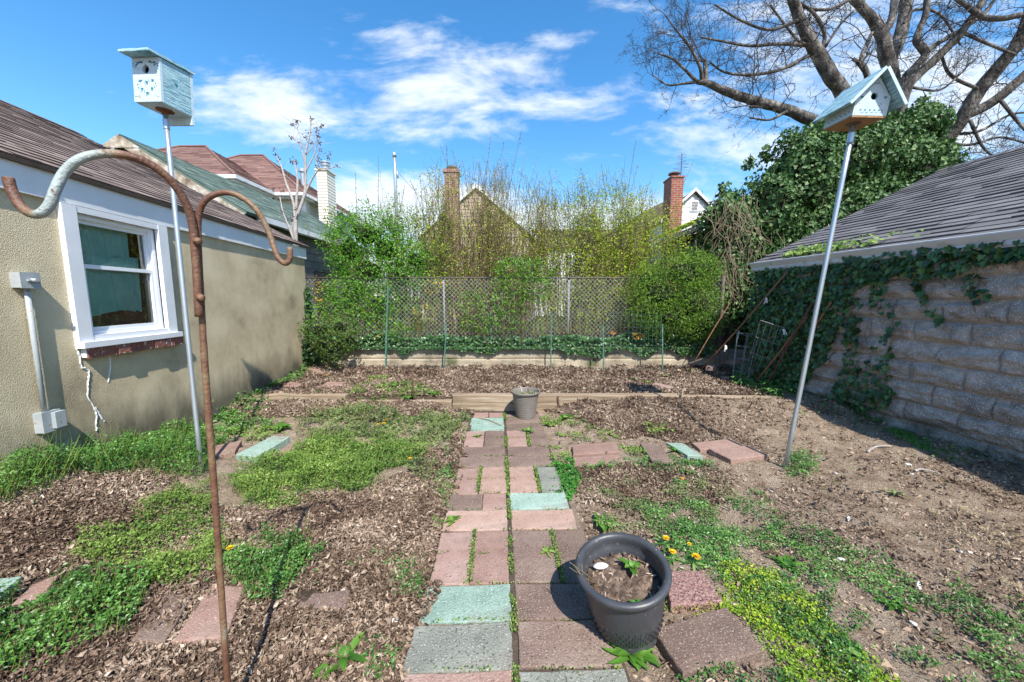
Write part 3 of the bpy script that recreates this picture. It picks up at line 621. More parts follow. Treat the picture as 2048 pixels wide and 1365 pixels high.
# ------------------------------------------------------------------ neighbouring buildings
def gable_house(g, x0, x1, y0, y1, ez, rz, wallm, roofm, axis='y', oh=.25, course=.2):
    """box walls with a gable roof; axis = direction of the ridge"""
    w = MB(); z0 = .3
    w.abox(x0, x1, y0, y1, z0, ez)
    xm, ym = (x0+x1)/2, (y0+y1)/2
    if axis == 'y':
        for y, s in ((y0, 1), (y1, -1)):
            p = [np.array([x0, y, ez]), np.array([x1, y, ez]), np.array([xm, y, rz-.05])]; w.poly(p, uv=[(0, 0), (x1-x0, 0), ((x1-x0)/2, rz-ez)])
    else:
        for x in (x0, x1):
            p = [np.array([x, y0, ez]), np.array([x, y1, ez]), np.array([x, ym, rz-.05])]; w.poly(p, uv=[(0, 0), (y1-y0, 0), ((y1-y0)/2, rz-ez)])
    w.build('wall', wallm, g)
    r = MB()
    if axis == 'y':
        hw = (x1-x0)/2; sl = (rz-ez)/hw
        for sg, xe in ((1, x0-oh), (-1, x1+oh)):
            O = np.array([xe, y0-oh, ez-oh*sl+.02]); dt = np.array([sg, 0, sl]); T = (hw+oh)*math.hypot(1, sl)
            shingles(r, O, (0, 1, 0), dt, lambda t: 0, lambda t: (y1-y0)+2*oh, T, course=course, tab=(.3, .6), lift=.012)
            n = np.cross((0, 1, 0), dt/np.linalg.norm(dt)); n *= np.sign(n[2]); r.box(O-n*.06, (0, y1-y0+2*oh, 0), dt/np.linalg.norm(dt)*T, n*.055, rnd=.2)
    else:
        hw = (y1-y0)/2; sl = (rz-ez)/hw
        for sg, ye in ((1, y0-oh), (-1, y1+oh)):
            O = np.array([x0-oh, ye, ez-oh*sl+.02]); dt = np.array([0, sg, sl]); T = (hw+oh)*math.hypot(1, sl)
            shingles(r, O, (1, 0, 0), dt, lambda t: 0, lambda t: (x1-x0)+2*oh, T, course=course, tab=(.3, .6), lift=.012)
            n = np.cross((1, 0, 0), dt/np.linalg.norm(dt)); n *= np.sign(n[2]); r.box(O-n*.06, (x1-x0+2*oh, 0, 0), dt/np.linalg.norm(dt)*T, n*.055, rnd=.2)
    return r.build('roof', roofm, g)
def clap(mb, O, du, Lu, zt, course=.115, trim=None):
    O = np.asarray(O, float); sL = (lambda t: 0) if trim is None else trim[0]; sR = (lambda t: Lu) if trim is None else trim[1]
    du = np.asarray(du, float); n = np.cross(du, (0, 0, 1.)); t = 0; V = []; Q = []
    while t < zt:
        t1 = min(t+course, zt); k = len(V)
        V += [O+du*sL(t)+n*.018+np.array([0, 0, t]), O+du*sR(t)+n*.018+np.array([0, 0, t]), O+du*sR(t1)+n*.003+np.array([0, 0, t1]), O+du*sL(t1)+n*.003+np.array([0, 0, t1]), O+du*sL(t)+n*.002+np.array([0, 0, t]), O+du*sR(t)+n*.002+np.array([0, 0, t])]
        Q += [(k, k+1, k+2, k+3), (k+4, k+5, k+1, k)]; t = t1
    mb.add(V, Q)

def green_garage():
    Yg = 7.7; e = atY(494, 421, Yg); a = atY(255, 275, Yg); far = 14.0
    g = thing('green_roofed_garage', 'old block garage with faded green shingle roof and peeling rake board', 'garage', ((e[0]+a[0])/2, 10, .3))
    x1, x0 = e[0]-.15, 2*a[0]-e[0]; ez, rz = e[2], a[2]
    w = MB(); w.abox(x0, x1, Yg+.12, far, 0, ez-.12)
    w.poly([(x0, Yg+.12, ez-.12), (x1, Yg+.12, ez-.12), ((x0+x1)/2, Yg+.12, rz-.03)], uv=[(0, ez), (x1-x0, ez), ((x1-x0)/2, rz)])
    w.build('wall', m_block2, g)
    r = MB(); hw = (e[0]+.1-a[0]); sl = (rz-ez)/(e[0]-a[0]); T = hw*math.hypot(1, sl)
    O = np.array([e[0]+.1, Yg-.15, ez-.1*sl]); dt = np.array([-1, 0, sl]); shingles(r, O, (0, 1, 0), dt, lambda t: 0, lambda t: far-Yg+.3, T, course=.13, lift=.01)
    du = dt/np.linalg.norm(dt); n = np.array([sl, 0, 1.])/math.hypot(1, sl); r.box(O-n*.05, (0, far-Yg+.3, 0), du*T, n*.045, rnd=.2)
    dv = np.array([1, 0, sl]); dv /= np.linalg.norm(dv); O2 = np.array([2*a[0]-e[0]-.1, Yg-.15, ez-.1*sl]); n2 = np.array([-sl, 0, 1.])/math.hypot(1, sl); r.box(O2-n2*.05, (0, far-Yg+.3, 0), dv*T, n2*.05, rnd=.3)
    r.build('roof', m_greenroof, g)
    b = MB(); b.box(O-n*.19+np.array([0, -.03, 0]), (0, .03, 0), du*T, n*.14); b.box(O2-n2*.19+np.array([0, -.03, 0]), (0, .03, 0), dv*T, n2*.14)
    b.add([(a[0], Yg-.19, rz-.02), (a[0]-.4, Yg-.19, rz-.02-.4*sl), (a[0]+.4, Yg-.19, rz-.02-.4*sl), (a[0], Yg-.14, rz-.02), (a[0]-.4, Yg-.14, rz-.02-.4*sl), (a[0]+.4, Yg-.14, rz-.02-.4*sl)], [(0, 1, 2), (3, 5, 4)])
    b.build('rake_board', mat('peeling_board', [(0, (.13, .09, .06)), (.45, (.33, .27, .2)), (1, (.62, .59, .54))], scale=6, rough=.9, contrast=2.6, bump=.3), g)
    gt = MB(); gt.abox(e[0]+.02, e[0]+.14, Yg+.25, far, ez-.17, ez-.05); gt.build('gutter', m_gutter, g)
    wd = MB(); wd.abox(x1+.001, x1+.03, 10.4, 11.6, .9, 2.2); wd.build('window', m_dark, g)
green_garage()

def hip_house():
    g = thing('brown_hip_roofed_house', 'two-storey cream sided house with brown hip roofs and grey gutters', 'house', (-13, 18, .3))
    w = MB(); ez = 5.9
    w.abox(-16.3, -10.35, 14.2, 22, .3, ez-.2); w.abox(-16.2, -9.1, 16.5, 21.5, .301, ez-.201)
    w.build('wall', m_siding, g)
    s = MB(); clap(s, (-9.09, 16.5, 4.0), (0, 1, 0), 5.0, 1.7); clap(s, (-10.34, 14.2, 3.6), (0, 1, 0), 2.3, 2.1); clap(s, (-16.3, 14.19, 3.6), (1, 0, 0), 5.95, 2.1); clap(s, (-10.3, 16.49, 3.6), (1, 0, 0), 1.2, 2.1)
    s.build('siding', m_siding, g)
    t = MB(); t.abox(-9.17, -9.05, 16.44, 16.6, .3, ez-.21); t.abox(-10.42, -10.3, 14.14, 14.3, .3, ez-.21); t.build('corner_trim', m_white, g)
    for (x0, x1, y0, y1, tx, tz, k) in ((-18.3, -10.1, 13.9, 23.3, 4.7, 8.72, .6), (-17.5, -8.85, 16.1, 24.9, 4.5, 9.05, .7)):
        r = MB(); ap = np.array([x1-tx, y0+tx, tz]) ; ap2 = np.array([x1-tx, y1-tx, tz]); ap3 = np.array([x0+tx*.6, y0+tx, tz-.5])
        c = [np.array([x0, y0, ez]), np.array([x1, y0, ez]), np.array([x1, y1, ez]), np.array([x0, y1, ez])]
        # front plane (towards the yard) and right plane, as lapped courses
        dt = np.array([0, tx, tz-ez]); T = np.linalg.norm(dt)
        shingles(r, c[0], (1, 0, 0), dt, lambda q: (ap[0]-1.2-x0)*q/T, lambda q: (x1-x0)-tx*q/T, T, course=.2, tab=(.3, .7), lift=.014)
        dt = np.array([-tx, 0, tz-ez]); shingles(r, c[1], (0, 1, 0), dt, lambda q: tx*q/T, lambda q: (y1-y0)-(y1-y0-tx-.05)*q/T if y1-y0-tx < tx else (y1-y0)-tx*q/T, T, course=.2, tab=(.3, .7), lift=.014)
        r.add([c[0], c[3], ap+np.array([-1.2, 0, 0]), ap+np.array([-1.2, .1, 0])], [(0, 2, 3, 1)], None, [.3]); r.add([c[3], c[2], ap+np.array([0, .1, 0]), ap+np.array([-1.2, .1, 0])], [(0, 1, 2, 3)], None, [.3])
        # hip caps
        for a_, b_ in ((c[1], ap), (c[0], ap-np.array([1.2, 0, 0])), (ap-np.array([1.2, 0, 0]), ap)):
            r.tube([a_+np.array([0, 0, .02]), b_+np.array([0, 0, .03])], .055, 5, rnd=.25)
        rf = r.build('roof', m_redroof, g)
        gt = MB(); gt.abox(x0, x1+.12, y0-.12, y0-.0, ez-.14, ez-.01); gt.abox(x1+.001, x1+.12, y0+.001, y1, ez-.139, ez-.009)
        gt.abox(x0, x1, y0, y0+.35, ez-.2, ez-.15); gt.abox(x1-.35, x1, y0+.36, y1, ez-.2, ez-.15)
        gt.build('gutter', m_gutter, g)
    wn = MB(); wn.abox(-9.085, -9.05, 18.6, 19.6, 4.3, 5.4); wn.build('window', m_winglass, g)
    wn = MB(); wn.abox(-10.335, -10.3, 15.0, 15.8, 4.6, 5.5); wn.build('window', m_winglass, g)
    # sided chimney with round metal cap
    p0 = atY(633, 345, 17.0); p1 = atY(651, 345, 17.0); zt = atY(645, 341, 17)[2]
    c = MB(); x0, x1, y0, y1 = p0[0], p1[0]+.05, 17.0, 17.75
    c.abox(x0, x1, y0, y1, .3, zt); clap(c, (x0, y0-.001, 3.6), (1, 0, 0), x1-x0, zt-3.65, .13); clap(c, (x1+.001, y0, 3.6), (0, 1, 0), y1-y0, zt-3.65, .13)
    c.abox(x0-.06, x1+.06, y0-.06, y1+.06, zt, zt+.06); ch = c.build('chimney', m_siding, g)
    f = MB(); cx, cy = (x0+x1)/2, (y0+y1)/2; f.lathe([(0, zt+.06), (.15, zt+.06), (.15, zt+.3), (.21, zt+.31), (.21, zt+.36), (.15, zt+.37), (.15, zt+.42), (.21, zt+.43), (.21, zt+.48), (.02, zt+.52)], (cx, cy, 0), 14); f.build('flue_cap', m_galv, ch)
    v = MB(); q = atY(606, 345, 19.5); v.lathe([(0, q[2]-1.5), (.13, q[2]-1.5), (.13, q[2]), (.2, q[2]), (.2, q[2]+.15), (0, q[2]+.2)], (q[0], 19.5, 0), 12); v.build('vent_pipe', m_galv, g)
hip_house()

m_tanroof = mat('tan_shingle', [(0, (.22, .18, .15)), (1, (.36, .31, .26))], scale=3, rough=.95, attr='rnd', amix=.5)
def mid_house():
    # peach house with a pale gable behind the thicket, brick chimney in front of it
    Y0 = 15.5; a = atY(952, 378, Y0); e = atY(1068, 480, Y0); hw = e[0]-a[0]
    g = thing('peach_house', 'peach and white gabled house half hidden behind the bare thicket', 'house', (a[0], Y0+3, .3))
    gable_house(g, a[0]-hw, a[0]+hw, Y0, Y0+8, e[2]+.1, a[2], m_peach, m_tanroof, 'y', oh=.06)
    s = MB(); hz = a[2]-e[2]; clap(s, (a[0]-hw, Y0-.004, e[2]+.1), (1, 0, 0), 2*hw, hz-.25, .14, (lambda t: hw*t/(hz-.1), lambda t: 2*hw-hw*t/(hz-.1))); s.build('gable_siding', m_peach, g)
    t = MB()
    for sg in (-1, 1):
        p = np.array([a[0]+sg*(hw+.1), Y0-.14, e[2]-.02]); q = np.array([a[0], Y0-.14, a[2]+.02]); d = q-p; t.box(p, d, (0, .03, 0), (0, 0, .16))
    t.build('rake_trim', m_white, g)
    for px in (1000, 1050):
        q = atY(px, 560, Y0); wm = MB(); wm.abox(q[0]-.4, q[0]+.4, Y0-.04, Y0-.003, 1.6, 3.0); wf = wm.build('window', m_white, g); pm = MB(); pm.abox(q[0]-.33, q[0]+.33, Y0-.05, Y0-.041, 1.67, 2.93); pm.build('pane', m_winglass, wf)
    for (pa, pb, zt_, Yc, lab, m_, nm) in ((888, 915, 338, 14.2, 'slim weathered brick chimney rising behind the middle of the thicket', m_oldbrick, 'brick_chimney'),):
        p0 = atY(pa, zt_, Yc); p1 = atY(pb, zt_, Yc); c = MB(); c.abox(p0[0], p1[0], Yc, Yc+.5, .3, p0[2]-.12); c.abox(p0[0]-.04, p1[0]+.04, Yc-.04, Yc+.54, p0[2]-.12, p0[2])
        ch = thing('brick_chimney', lab, 'chimney', ((p0[0]+p1[0])/2, Yc+.25, .3)); c.build('stack', m_, ch)
        f = MB(); cx = (p0[0]+p1[0])/2; f.lathe([(0, p0[2]), (.12, p0[2]), (.12, p0[2]+.07), (.2, p0[2]+.08), (.2, p0[2]+.14), (0, p0[2]+.16)], (cx, Yc+.25, 0), 12); f.build('chimney_cap', m_rail, ch)
    # low white house wall seen through the branches to the right of centre
    g2 = thing('white_house', 'white house wall glimpsed low behind the middle of the thicket', 'house', (3.5, 21, .3))
    gable_house(g2, 1.2, 6.5, 20, 26, 4.2, 5.6, m_wsiding, m_darkroof, 'x', oh=.2)
mid_house()

def right_house():
    Y0 = 16.0; a = atY(1388, 383, Y0); e = atY(1445, 440, Y0); hw = e[0]-a[0]; hz = a[2]-e[2]
    g = thing('white_gabled_house', 'white sided gable house with dark roof behind the red brick chimney', 'house', (a[0], Y0+3, .3))
    gable_house(g, a[0]-hw, a[0]+hw, Y0, Y0+6, e[2], a[2], m_wsiding, m_darkroof, 'y', oh=.15)
    s = MB(); clap(s, (a[0]-hw, Y0-.004, e[2]), (1, 0, 0), 2*hw, hz-.2, .17, (lambda t: hw*t/hz, lambda t: 2*hw-hw*t/hz)); clap(s, (a[0]-hw, Y0-.004, 3.2), (1, 0, 0), 2*hw, e[2]-3.2, .17); s.build('gable_siding', m_wsiding, g)
    t = MB()
    for sg in (-1, 1):
        p = np.array([a[0]+sg*(hw+.12), Y0-.17, e[2]-.16]); q = np.array([a[0], Y0-.17, a[2]-.02]); t.box(p, q-p, (0, .03, 0), (0, 0, .13))
    t.build('rake_trim', m_white, g)
    v = atY(1388, 414, Y0); vm = MB(); vm.abox(v[0]-.18, v[0]+.18, Y0-.05, Y0-.025, v[2]-.2, v[2]+.25); vf = vm.build('gable_vent', m_white, g)
    lm = MB(); [lm.abox(v[0]-.13, v[0]+.13, Y0-.06, Y0-.051, v[2]-.15+i*.06, v[2]-.12+i*.06) for i in range(6)]; lm.build('louvre', m_rail, vf)
    # lower wing with a long dark roof to the left
    p = atY(1345, 395, 17.5); q = atY(1215, 470, 17.5); r = MB()
    r.add([(q[0], 17.5, q[2]), (p[0], 17.5, p[2]), (p[0], 21, p[2]+.2), (q[0], 21, q[2]+.2), (p[0]+.6, 17.5, q[2]-.6), (q[0], 17.5, q[2]-.6), (p[0]+.6, 21, q[2]-.6), (q[0], 21, q[2]-.6)], [(0, 1, 2, 3), (0, 5, 4, 1), (1, 4, 6, 2), (3, 2, 6, 7), (0, 3, 7, 5)], None, [.5]*5)
    O = np.array([q[0], 17.3, q[2]-1.9]); shingles(r, O, (1, 0, 0), (0, .55, 1), lambda t: -.5, lambda t: (p[0]-q[0])*(1.0) if t < 1.6 else (p[0]-q[0]), 1.9, course=.2, tab=(.3, .6))
    r.build('side_roof', m_darkroof, g)
    Yc = 12.5; p0 = atY(1344, 352, Yc); p1 = atY(1368, 352, Yc); c = MB(); x0, x1 = p0[0], p1[0]; zt = p0[2]
    xl = atY(1333, 352, Yc+.6)[0]
    c.abox(x0, x1, Yc, Yc+.62, .3, zt-.05); c.abox(x0-.03, x1+.03, Yc-.03, Yc+.65, zt-.05, zt-.0)
    ch = thing('brick_chimney', 'bright red brick chimney with dark metal cap beside the white gable', 'chimney', ((x0+x1)/2, Yc+.3, .3)); c.build('stack', m_brick, ch)
    f = MB(); cx, cy = (x0+x1)/2, Yc+.3; f.lathe([(0, zt), (.08, zt), (.07, zt+.14), (0, zt+.141)], (cx, cy, 0), 12); f.lathe([(.05, zt+.141), (.2, zt+.142), (.17, zt+.19), (0, zt+.21)], (cx, cy, 0), 12); f.build('chimney_cap', m_rail, ch)
    # roof television antenna
    q = atY(1364, 307, Yc+.7); zb = zt-.6; an = MB(); an.tube([(q[0], Yc+.7, zb), (q[0], Yc+.7, q[2])], .014, 6)
    for i, (z, L_) in enumerate(((.06, .16), (.12, .22), (.2, .26), (.28, .2), (.36, .3), (.42, .36), (.48, .3), (.54, .36), (.6, .22))):
        an.tube([(q[0]-L_*.9, Yc+.7-.1*(i % 3), q[2]-z-.02), (q[0]+L_*.9, Yc+.7+.1*(i % 3), q[2]-z+.02)], .005, 4)
    for sg in (-1, 1): an.tube([(q[0], Yc+.7, q[2]-.3), (q[0]+sg*.2, Yc+.5, q[2]-.42)], .006, 4)
    o = an.build('television_antenna', m_rail); tag(o, 'thin multi-bar television antenna standing beside the red brick chimney', 'antenna')
right_house()

def ivy_garage():
    g = thing('ivy_covered_garage', 'old garage smothered in ivy behind the fence, grey piers and dark eave', 'garage', (6, 9, .5))
    X0 = 3.95; a = onplane(1437, 436, (X0, 0), (X0, 1)); b = onplane(1325, 483, (X0, 0), (X0, 1)); ez = (a[2]+b[2])/2
    y0, y1 = 7.6, b[1]
    w = MB(); w.abox(X0+.12, X0+1.6, y0, y1-.1, .3, ez-.08); w.build('wall', m_block2, g)
    for yy in (7.65, 8.8, y1-.35):
        p = MB(); p.abox(X0+.04, X0+.12, yy, yy+.28, .4, ez-.1); p.build('pier', mat('grey_pier', [(0, (.16, .15, .15)), (1, (.28, .27, .27))], scale=5) if 'grey_pier' not in MATS else MATS['grey_pier'], g)
    r = MB(); sl = .42; dt = np.array([1, 0, sl]); T = 1.5*math.hypot(1, sl); O = np.array([X0-.08, y0-.1, ez-.02]); shingles(r, O, (0, 1, 0), dt, lambda t: 0, lambda t: y1-y0+.2, T)
    n = np.cross(dt/np.linalg.norm(dt), (0, 1, 0)); n *= np.sign(n[2]); r.box(O-n*.05, (0, y1-y0+.2, 0), dt/np.linalg.norm(dt)*T, n*.045, rnd=.2); r.build('roof', m_darkroof, g)
    gt = MB(); gt.abox(X0-.17, X0-.07, y0, y1, ez-.13, ez-.02); gt.build('gutter', m_rail2, g)
    return X0, y0, y1, ez
m_rail2 = mat('old_gutter', [(0, (.13, .13, .14)), (1, (.3, .31, .33))], scale=4, rough=.6)
IVG = ivy_garage()

def mast():
    Y0 = 10.5; p = atY(789, 315, Y0); m = MB(); m.tube([(p[0], Y0, .4), (p[0], Y0, p[2]-.5), (p[0], Y0, p[2])], .045, 10); m.lathe([(0, 0), (.055, 0), (.055, .12), (0, .13)], (p[0], Y0, p[2]-.0), 10)
    m.tube([(p[0]+.06, Y0, p[2]-.35), (p[0]+.08, Y0, p[2]-.55)], .02, 6)
    o = m.build('metal_mast', m_galv, smooth=True); tag(o, 'tall thin grey metal mast rising behind the green bush', 'pole')
    w = MB(); q = np.array([p[0], Y0, p[2]-.3]); e = np.array([p[0]+2.6, Y0+4, p[2]-1.7]); w.tube([q+(e-q)*t+np.array([0, 0, -.5*sin(pi*t)]) for t in np.linspace(0, 1, 14)], .006, 4)
    o = w.build('overhead_wire', m_rail); tag(o, 'thin wire slanting down to the right from the grey mast', 'wire')
mast()
# ------------------------------------------------------------------ paving slabs
def pavmat(name, cols, spots):
    return mat(name, [(i/(len(cols)-1), c) for i, c in enumerate(cols)], scale=4.5, rough=.92, bump=.7, bscale=120, contrast=1.9, objrnd=.4, spots=spots+[(7, .56, (.15, .115, .085), .38)], detail=9)
SPK = lambda c, t=.66: (150, t, c, .05)
m_pbrown = pavmat('paver_brown', [(.11, .075, .058), (.185, .125, .098), (.27, .20, .16)], [SPK((.40, .33, .29), .62), (95, .63, (.09, .065, .05), .05)])
m_ppink = pavmat('paver_pink', [(.20, .12, .094), (.295, .185, .148), (.38, .265, .22)], [SPK((.47, .37, .32), .62), (75, .64, (.17, .10, .08), .06)])
m_psalmon = pavmat('paver_salmon', [(.27, .17, .13), (.37, .24, .185), (.47, .345, .285)], [SPK((.54, .44, .38), .62), (75, .64, (.24, .14, .11), .06)])
m_pgreen = pavmat('paver_green', [(.17, .25, .20), (.26, .36, .295), (.36, .455, .385)], [SPK((.50, .56, .50), .63), (80, .63, (.12, .19, .15), .05), (5, .62, (.25, .28, .23), .12)])
m_pgrey = pavmat('paver_grey', [(.12, .125, .105), (.21, .215, .18), (.32, .325, .28)], [SPK((.42, .42, .37), .62), (90, .62, (.08, .085, .07), .05)])
m_joint = None
PAVERS = []
def paver(corners, zt, m, label, th=.045, tilt=None, group=None, rough=False):
    C = np.array(corners, float); cen = C.mean(0)
    area = 0.5*sum(C[i][0]*C[(i+1) % 4][1]-C[(i+1) % 4][0]*C[i][1] for i in range(4))
    if area < 0: C = C[::-1]
    def ring(inset, z, nz=0.0, n=14):
        P = []
        for i in range(4):
            a, b = C[i], C[(i+1) % 4]
            for k in range(n):
                p = a+(b-a)*k/n; p = p+(cen-p)/np.linalg.norm(cen-p)*(inset+ (nz*(vnoise(p[0]*40, p[1]*40, 0, 8)-.5)))
                zz = z+(0 if tilt is None else tilt[0]*(p[0]-cen[0])+tilt[1]*(p[1]-cen[1])); P.append((p[0], p[1], zz))
        return np.array(P)
    R = [ring(.002, zt-th, .0), ring(.001, zt-.006, .007), ring(.0035, zt-.0015, .007), ring(.009, zt, .004)]
    n = len(R[0]); V = np.concatenate(R); Q = []
    for k in range(3): Q += [(k*n+i, k*n+(i+1) % n, (k+1)*n+(i+1) % n, (k+1)*n+i) for i in range(n)]
    mb = MB(); mb.add(V, Q); mb.poly(R[3])
    o = mb.build('paving_slab', m); tag(o, label, 'paving slab', group); PAVERS.append(C); return o

y0 = G(1024, 1345)[1]; RS = (G(1015, 838)[1]-y0)/14.0
pd = np.array([pj1[0]-pj0[0], pj1[1]-pj0[1]]); pd /= np.linalg.norm(pd); pn = np.array([pd[1], -pd[0]])
def pq(side, k0, k1, a=0.0, b=.405):   # side -1 left / +1 right of the centre joint, across from a to b
    def pt(k, t): y = y0+k*RS; return np.array([xp(y), y])+pn*side*(.012+t)
    j = .004; g = .004
    q = [pt(k0, a)+pd*g, pt(k0, b)+pd*g, pt(k1, b)-pd*g, pt(k1, a)-pd*g]
    return [p+np.array([random.uniform(-j, j), random.uniform(-j, j)]) for p in q]
W1, W2 = .2, .405
PATH = [
 (-1, -1, 0, 0, W2, m_ppink, 'pinkish slab of the left path column cut off by the bottom edge of the photo'),
 (1, -1, 0, 0, W2, m_pgrey, 'grey-green slab of the right path column cut off by the bottom edge of the photo'),
 (-1, 0, 1, 0, W2+.02, m_pgrey, 'large weathered grey-green slab nearest the viewer in the left path column'),
 (1, 0, 1, 0, W2, m_pbrown, 'large brown slab at the foot of the big dark pot, nearest in the right column'),
 (-1, 1, 2, 0, W2, m_pgreen, 'bright mint green slab with dead leaves over its left corner, left path column'),
 (1, 1, 2, 0, W2, m_pbrown, 'brown slab lying half in the shadow of the big dark pot'),
 (-1, 2, 4, 0, W1, m_ppink, 'lengthwise pinkish slab beside the centre joint, just beyond the bright mint green slab'),
 (-1, 2, 4, W1+.008, W2, m_ppink, 'lengthwise pink-brown slab at the left edge of the path, beyond the bright mint green slab'),
 (1, 2, 4, 0, W1+.03, m_pbrown, 'lengthwise brown slab right of the centre joint with a weedy gap on its right'),
 (1, 2, 4, W1+.055, W2+.03, m_pbrown, 'lengthwise brown slab at the right edge of the path behind the big pot rim'),
 (-1, 4, 5, 0, W2, m_psalmon, 'salmon slab across the left column, level with the broad pale salmon one'),
 (1, 4, 5, 0, W2+.01, m_psalmon, 'broad pale salmon slab right of the centre joint, before the small mint slab'),
 (-1, 5, 6, 0, W1-.03, m_ppink, 'small pinkish slab left of the centre joint, level with the mid-path mint slab'),
 (-1, 5, 6, W1-.026, W2, m_pbrown, 'small cracked brown slab at the left path edge, level with the mid-path mint slab'),
 (1, 5, 6, 0, W2, m_pgreen, 'mint green slab in the middle of the path, right column'),
 (-1, 6, 8, 0, W1, m_psalmon, 'lengthwise light pink slab left of the centre joint in mid path'),
 (-1, 6, 8, W1+.012, W2-.01, m_ppink, 'lengthwise pink-brown slab at the left edge in mid path, weed at its corner'),
 (1, 6, 8, 0, W1+.01, m_psalmon, 'lengthwise salmon slab right of the centre joint beside a narrow grey slab'),
 (1, 6, 8, W1+.04, W2-.0, m_pgrey, 'narrow grey slab beside the round clover patch'),
 (-1, 8, 9, 0, W2, m_pbrown, 'dark brown slab in the left column, nearer of the two dark brown slabs'),
 (-1, 9, 10, 0, W2-.01, m_pbrown, 'dark brown slab in the left column, farther of the two dark brown slabs'),
 (1, 8, 9, 0, W2-.02, m_pbrown, 'dark brown slab in the right column, nearer of the two dark brown slabs'),
 (1, 9, 10, 0, W2-.01, m_pbrown, 'dark brown slab in the right column, farther of the two dark brown slabs'),
 (-1, 10, 12, 0, W1, m_pbrown, 'lengthwise brownish slab left of the centre joint near the far end of the path'),
 (-1, 10, 12, W1+.01, W2, m_ppink, 'lengthwise pinkish slab at the left edge near the far end of the path'),
 (1, 10, 12, 0, W1, m_ppink, 'lengthwise pink slab right of the centre joint near the far end of the path'),
 (1, 10, 12, W1+.03, W2+.01, m_pbrown, 'lengthwise brown slab at the right edge near the far end, small weed beside it'),
 (-1, 12, 13, 0, W2-.04, m_pgreen, 'pale mint slab near the timber step, nearer of the two mint slabs there'),
 (1, 12, 13, 0, W2, m_pbrown, 'brown slab just in front of the ribbed grey pot'),
 (-1, 13, 14, 0, W2-.02, m_pgreen, 'pale mint slab partly under soil and a twig, the farther by the timber step'),
 (1, 13, 14.6, 0, W2, m_pbrown, 'brown slab on which the ribbed grey pot stands'),
 (-1, 14, 15, 0, W1-.02, m_ppink, 'pinkish slab against the timber step, left of the centre joint'),
 (-1, 14, 15, W1-.01, W2-.04, m_ppink, 'pinkish slab against the timber step, at the left path edge'),
]
for (sd, k0, k1, a, b, m, lab) in PATH:
    paver(pq(sd, k0, k1, a, b), .012+random.uniform(-.004, .004), m, lab, tilt=(random.uniform(-.01, .01), random.uniform(-.008, .008)))
def pxq(pts, lift): # corners read off the survey, seated on the terrain
    return [GT(x, y, lift)[:2] for x, y in pts]
SIDE = [
 ([(470, 903), (545, 873), (581, 879), (513, 914)], m_pgreen, .07, 'tilted mint green slab with a leafy green weed at its far end', (.02, .0)),
 ([(522, 909), (598, 880), (627, 888), (560, 918)], m_ppink, .03, 'pink slab lying beside the tilted mint green slab', None),
 ([(425, 908), (433, 890), (484, 887), (470, 905)], m_ppink, .03, 'pinkish slab between the brown pole and the tilted mint green slab', None),
 ([(695, 885), (712, 873), (770, 886), (752, 898)], m_ppink, .02, 'small pinkish slab half grown over by pale weeds left of the path', None),
 ([(262, 1282), (330, 1180), (385, 1188), (330, 1285)], m_pbrown, .03, 'brown slab at lower left beside the green weeds, left of the pink one', None),
 ([(345, 1282), (425, 1165), (488, 1168), (452, 1275)], m_ppink, .03, 'bright pink slab behind the foot of the rusty hook pole', None),
 ([(-30, 1205), (-10, 1148), (45, 1150), (8, 1190)], m_pgreen, .04, 'mint green slab at the left edge of the photo', None),
 ([(20, 1215), (66, 1156), (122, 1142), (85, 1195)], m_ppink, .02, 'pale pink slab beside the mint green one at the left edge', None),
 ([(592, 1210), (606, 1178), (702, 1180), (690, 1218)], m_pbrown, .015, 'brown slab almost buried in dead leaves left of the path', None),
 ([(1146, 910), (1144, 889), (1232, 883), (1238, 903)], m_ppink, .04, 'pink slab right of the path, farther of a pair', None),
 ([(1148, 932), (1146, 914), (1236, 908), (1242, 926)], m_ppink, .025, 'pink slab right of the path half under weeds, nearer of a pair', None),
 ([(1306, 922), (1280, 888), (1316, 886), (1346, 921)], m_pbrown, .05, 'brown slab set lengthwise left of the small mint slab on the right', None),
 ([(1375, 914), (1333, 883), (1365, 885), (1406, 914)], m_pgreen, .035, 'small mint green slab between brown slabs right of the path', None),
 ([(1400, 900), (1384, 886), (1462, 876), (1487, 889)], m_ppink, .04, 'pinkish slab behind another, left of the leaning steel pole', None),
 ([(1462, 918), (1417, 899), (1497, 888), (1536, 908)], m_ppink, .05, 'pink-brown slab with exposed front edge nearest the leaning steel pole', None),
 ([(1341, 1213), (1328, 1141), (1404, 1135), (1447, 1199)], mat('rough_red_slab', [(0, (.16, .08, .07)), (.5, (.30, .17, .145)), (1, (.45, .31, .27))], scale=70, rough=1, bump=1.2, bscale=75, contrast=2.4, bdist=.02), .04, 'rough pitted reddish slab beside the rim of the big dark pot', None),
 ([(1365, 1345), (1305, 1262), (1453, 1214), (1526, 1306)], m_pbrown, .045, 'large smooth brown slab right of the foot of the big dark pot', None),
 ([(642, 772), (655, 763), (692, 763), (684, 773)], m_ppink, .02, 'pink slab piece in the raised bed left of the middle', None),
 ([(1305, 770), (1310, 766), (1345, 773), (1340, 778)], m_ppink, .02, 'thin pinkish slab edge showing in the raised bed right of the middle', None),
 ([(610, 737), (618, 726), (645, 727), (640, 737)], m_ppink, .02, 'pinkish slab at the back corner by the stucco garage', None),
 ([(568, 772), (580, 764), (606, 767), (596, 775)], m_ppink, .02, 'flat pinkish slab near the left end of the timber edging', None),
]
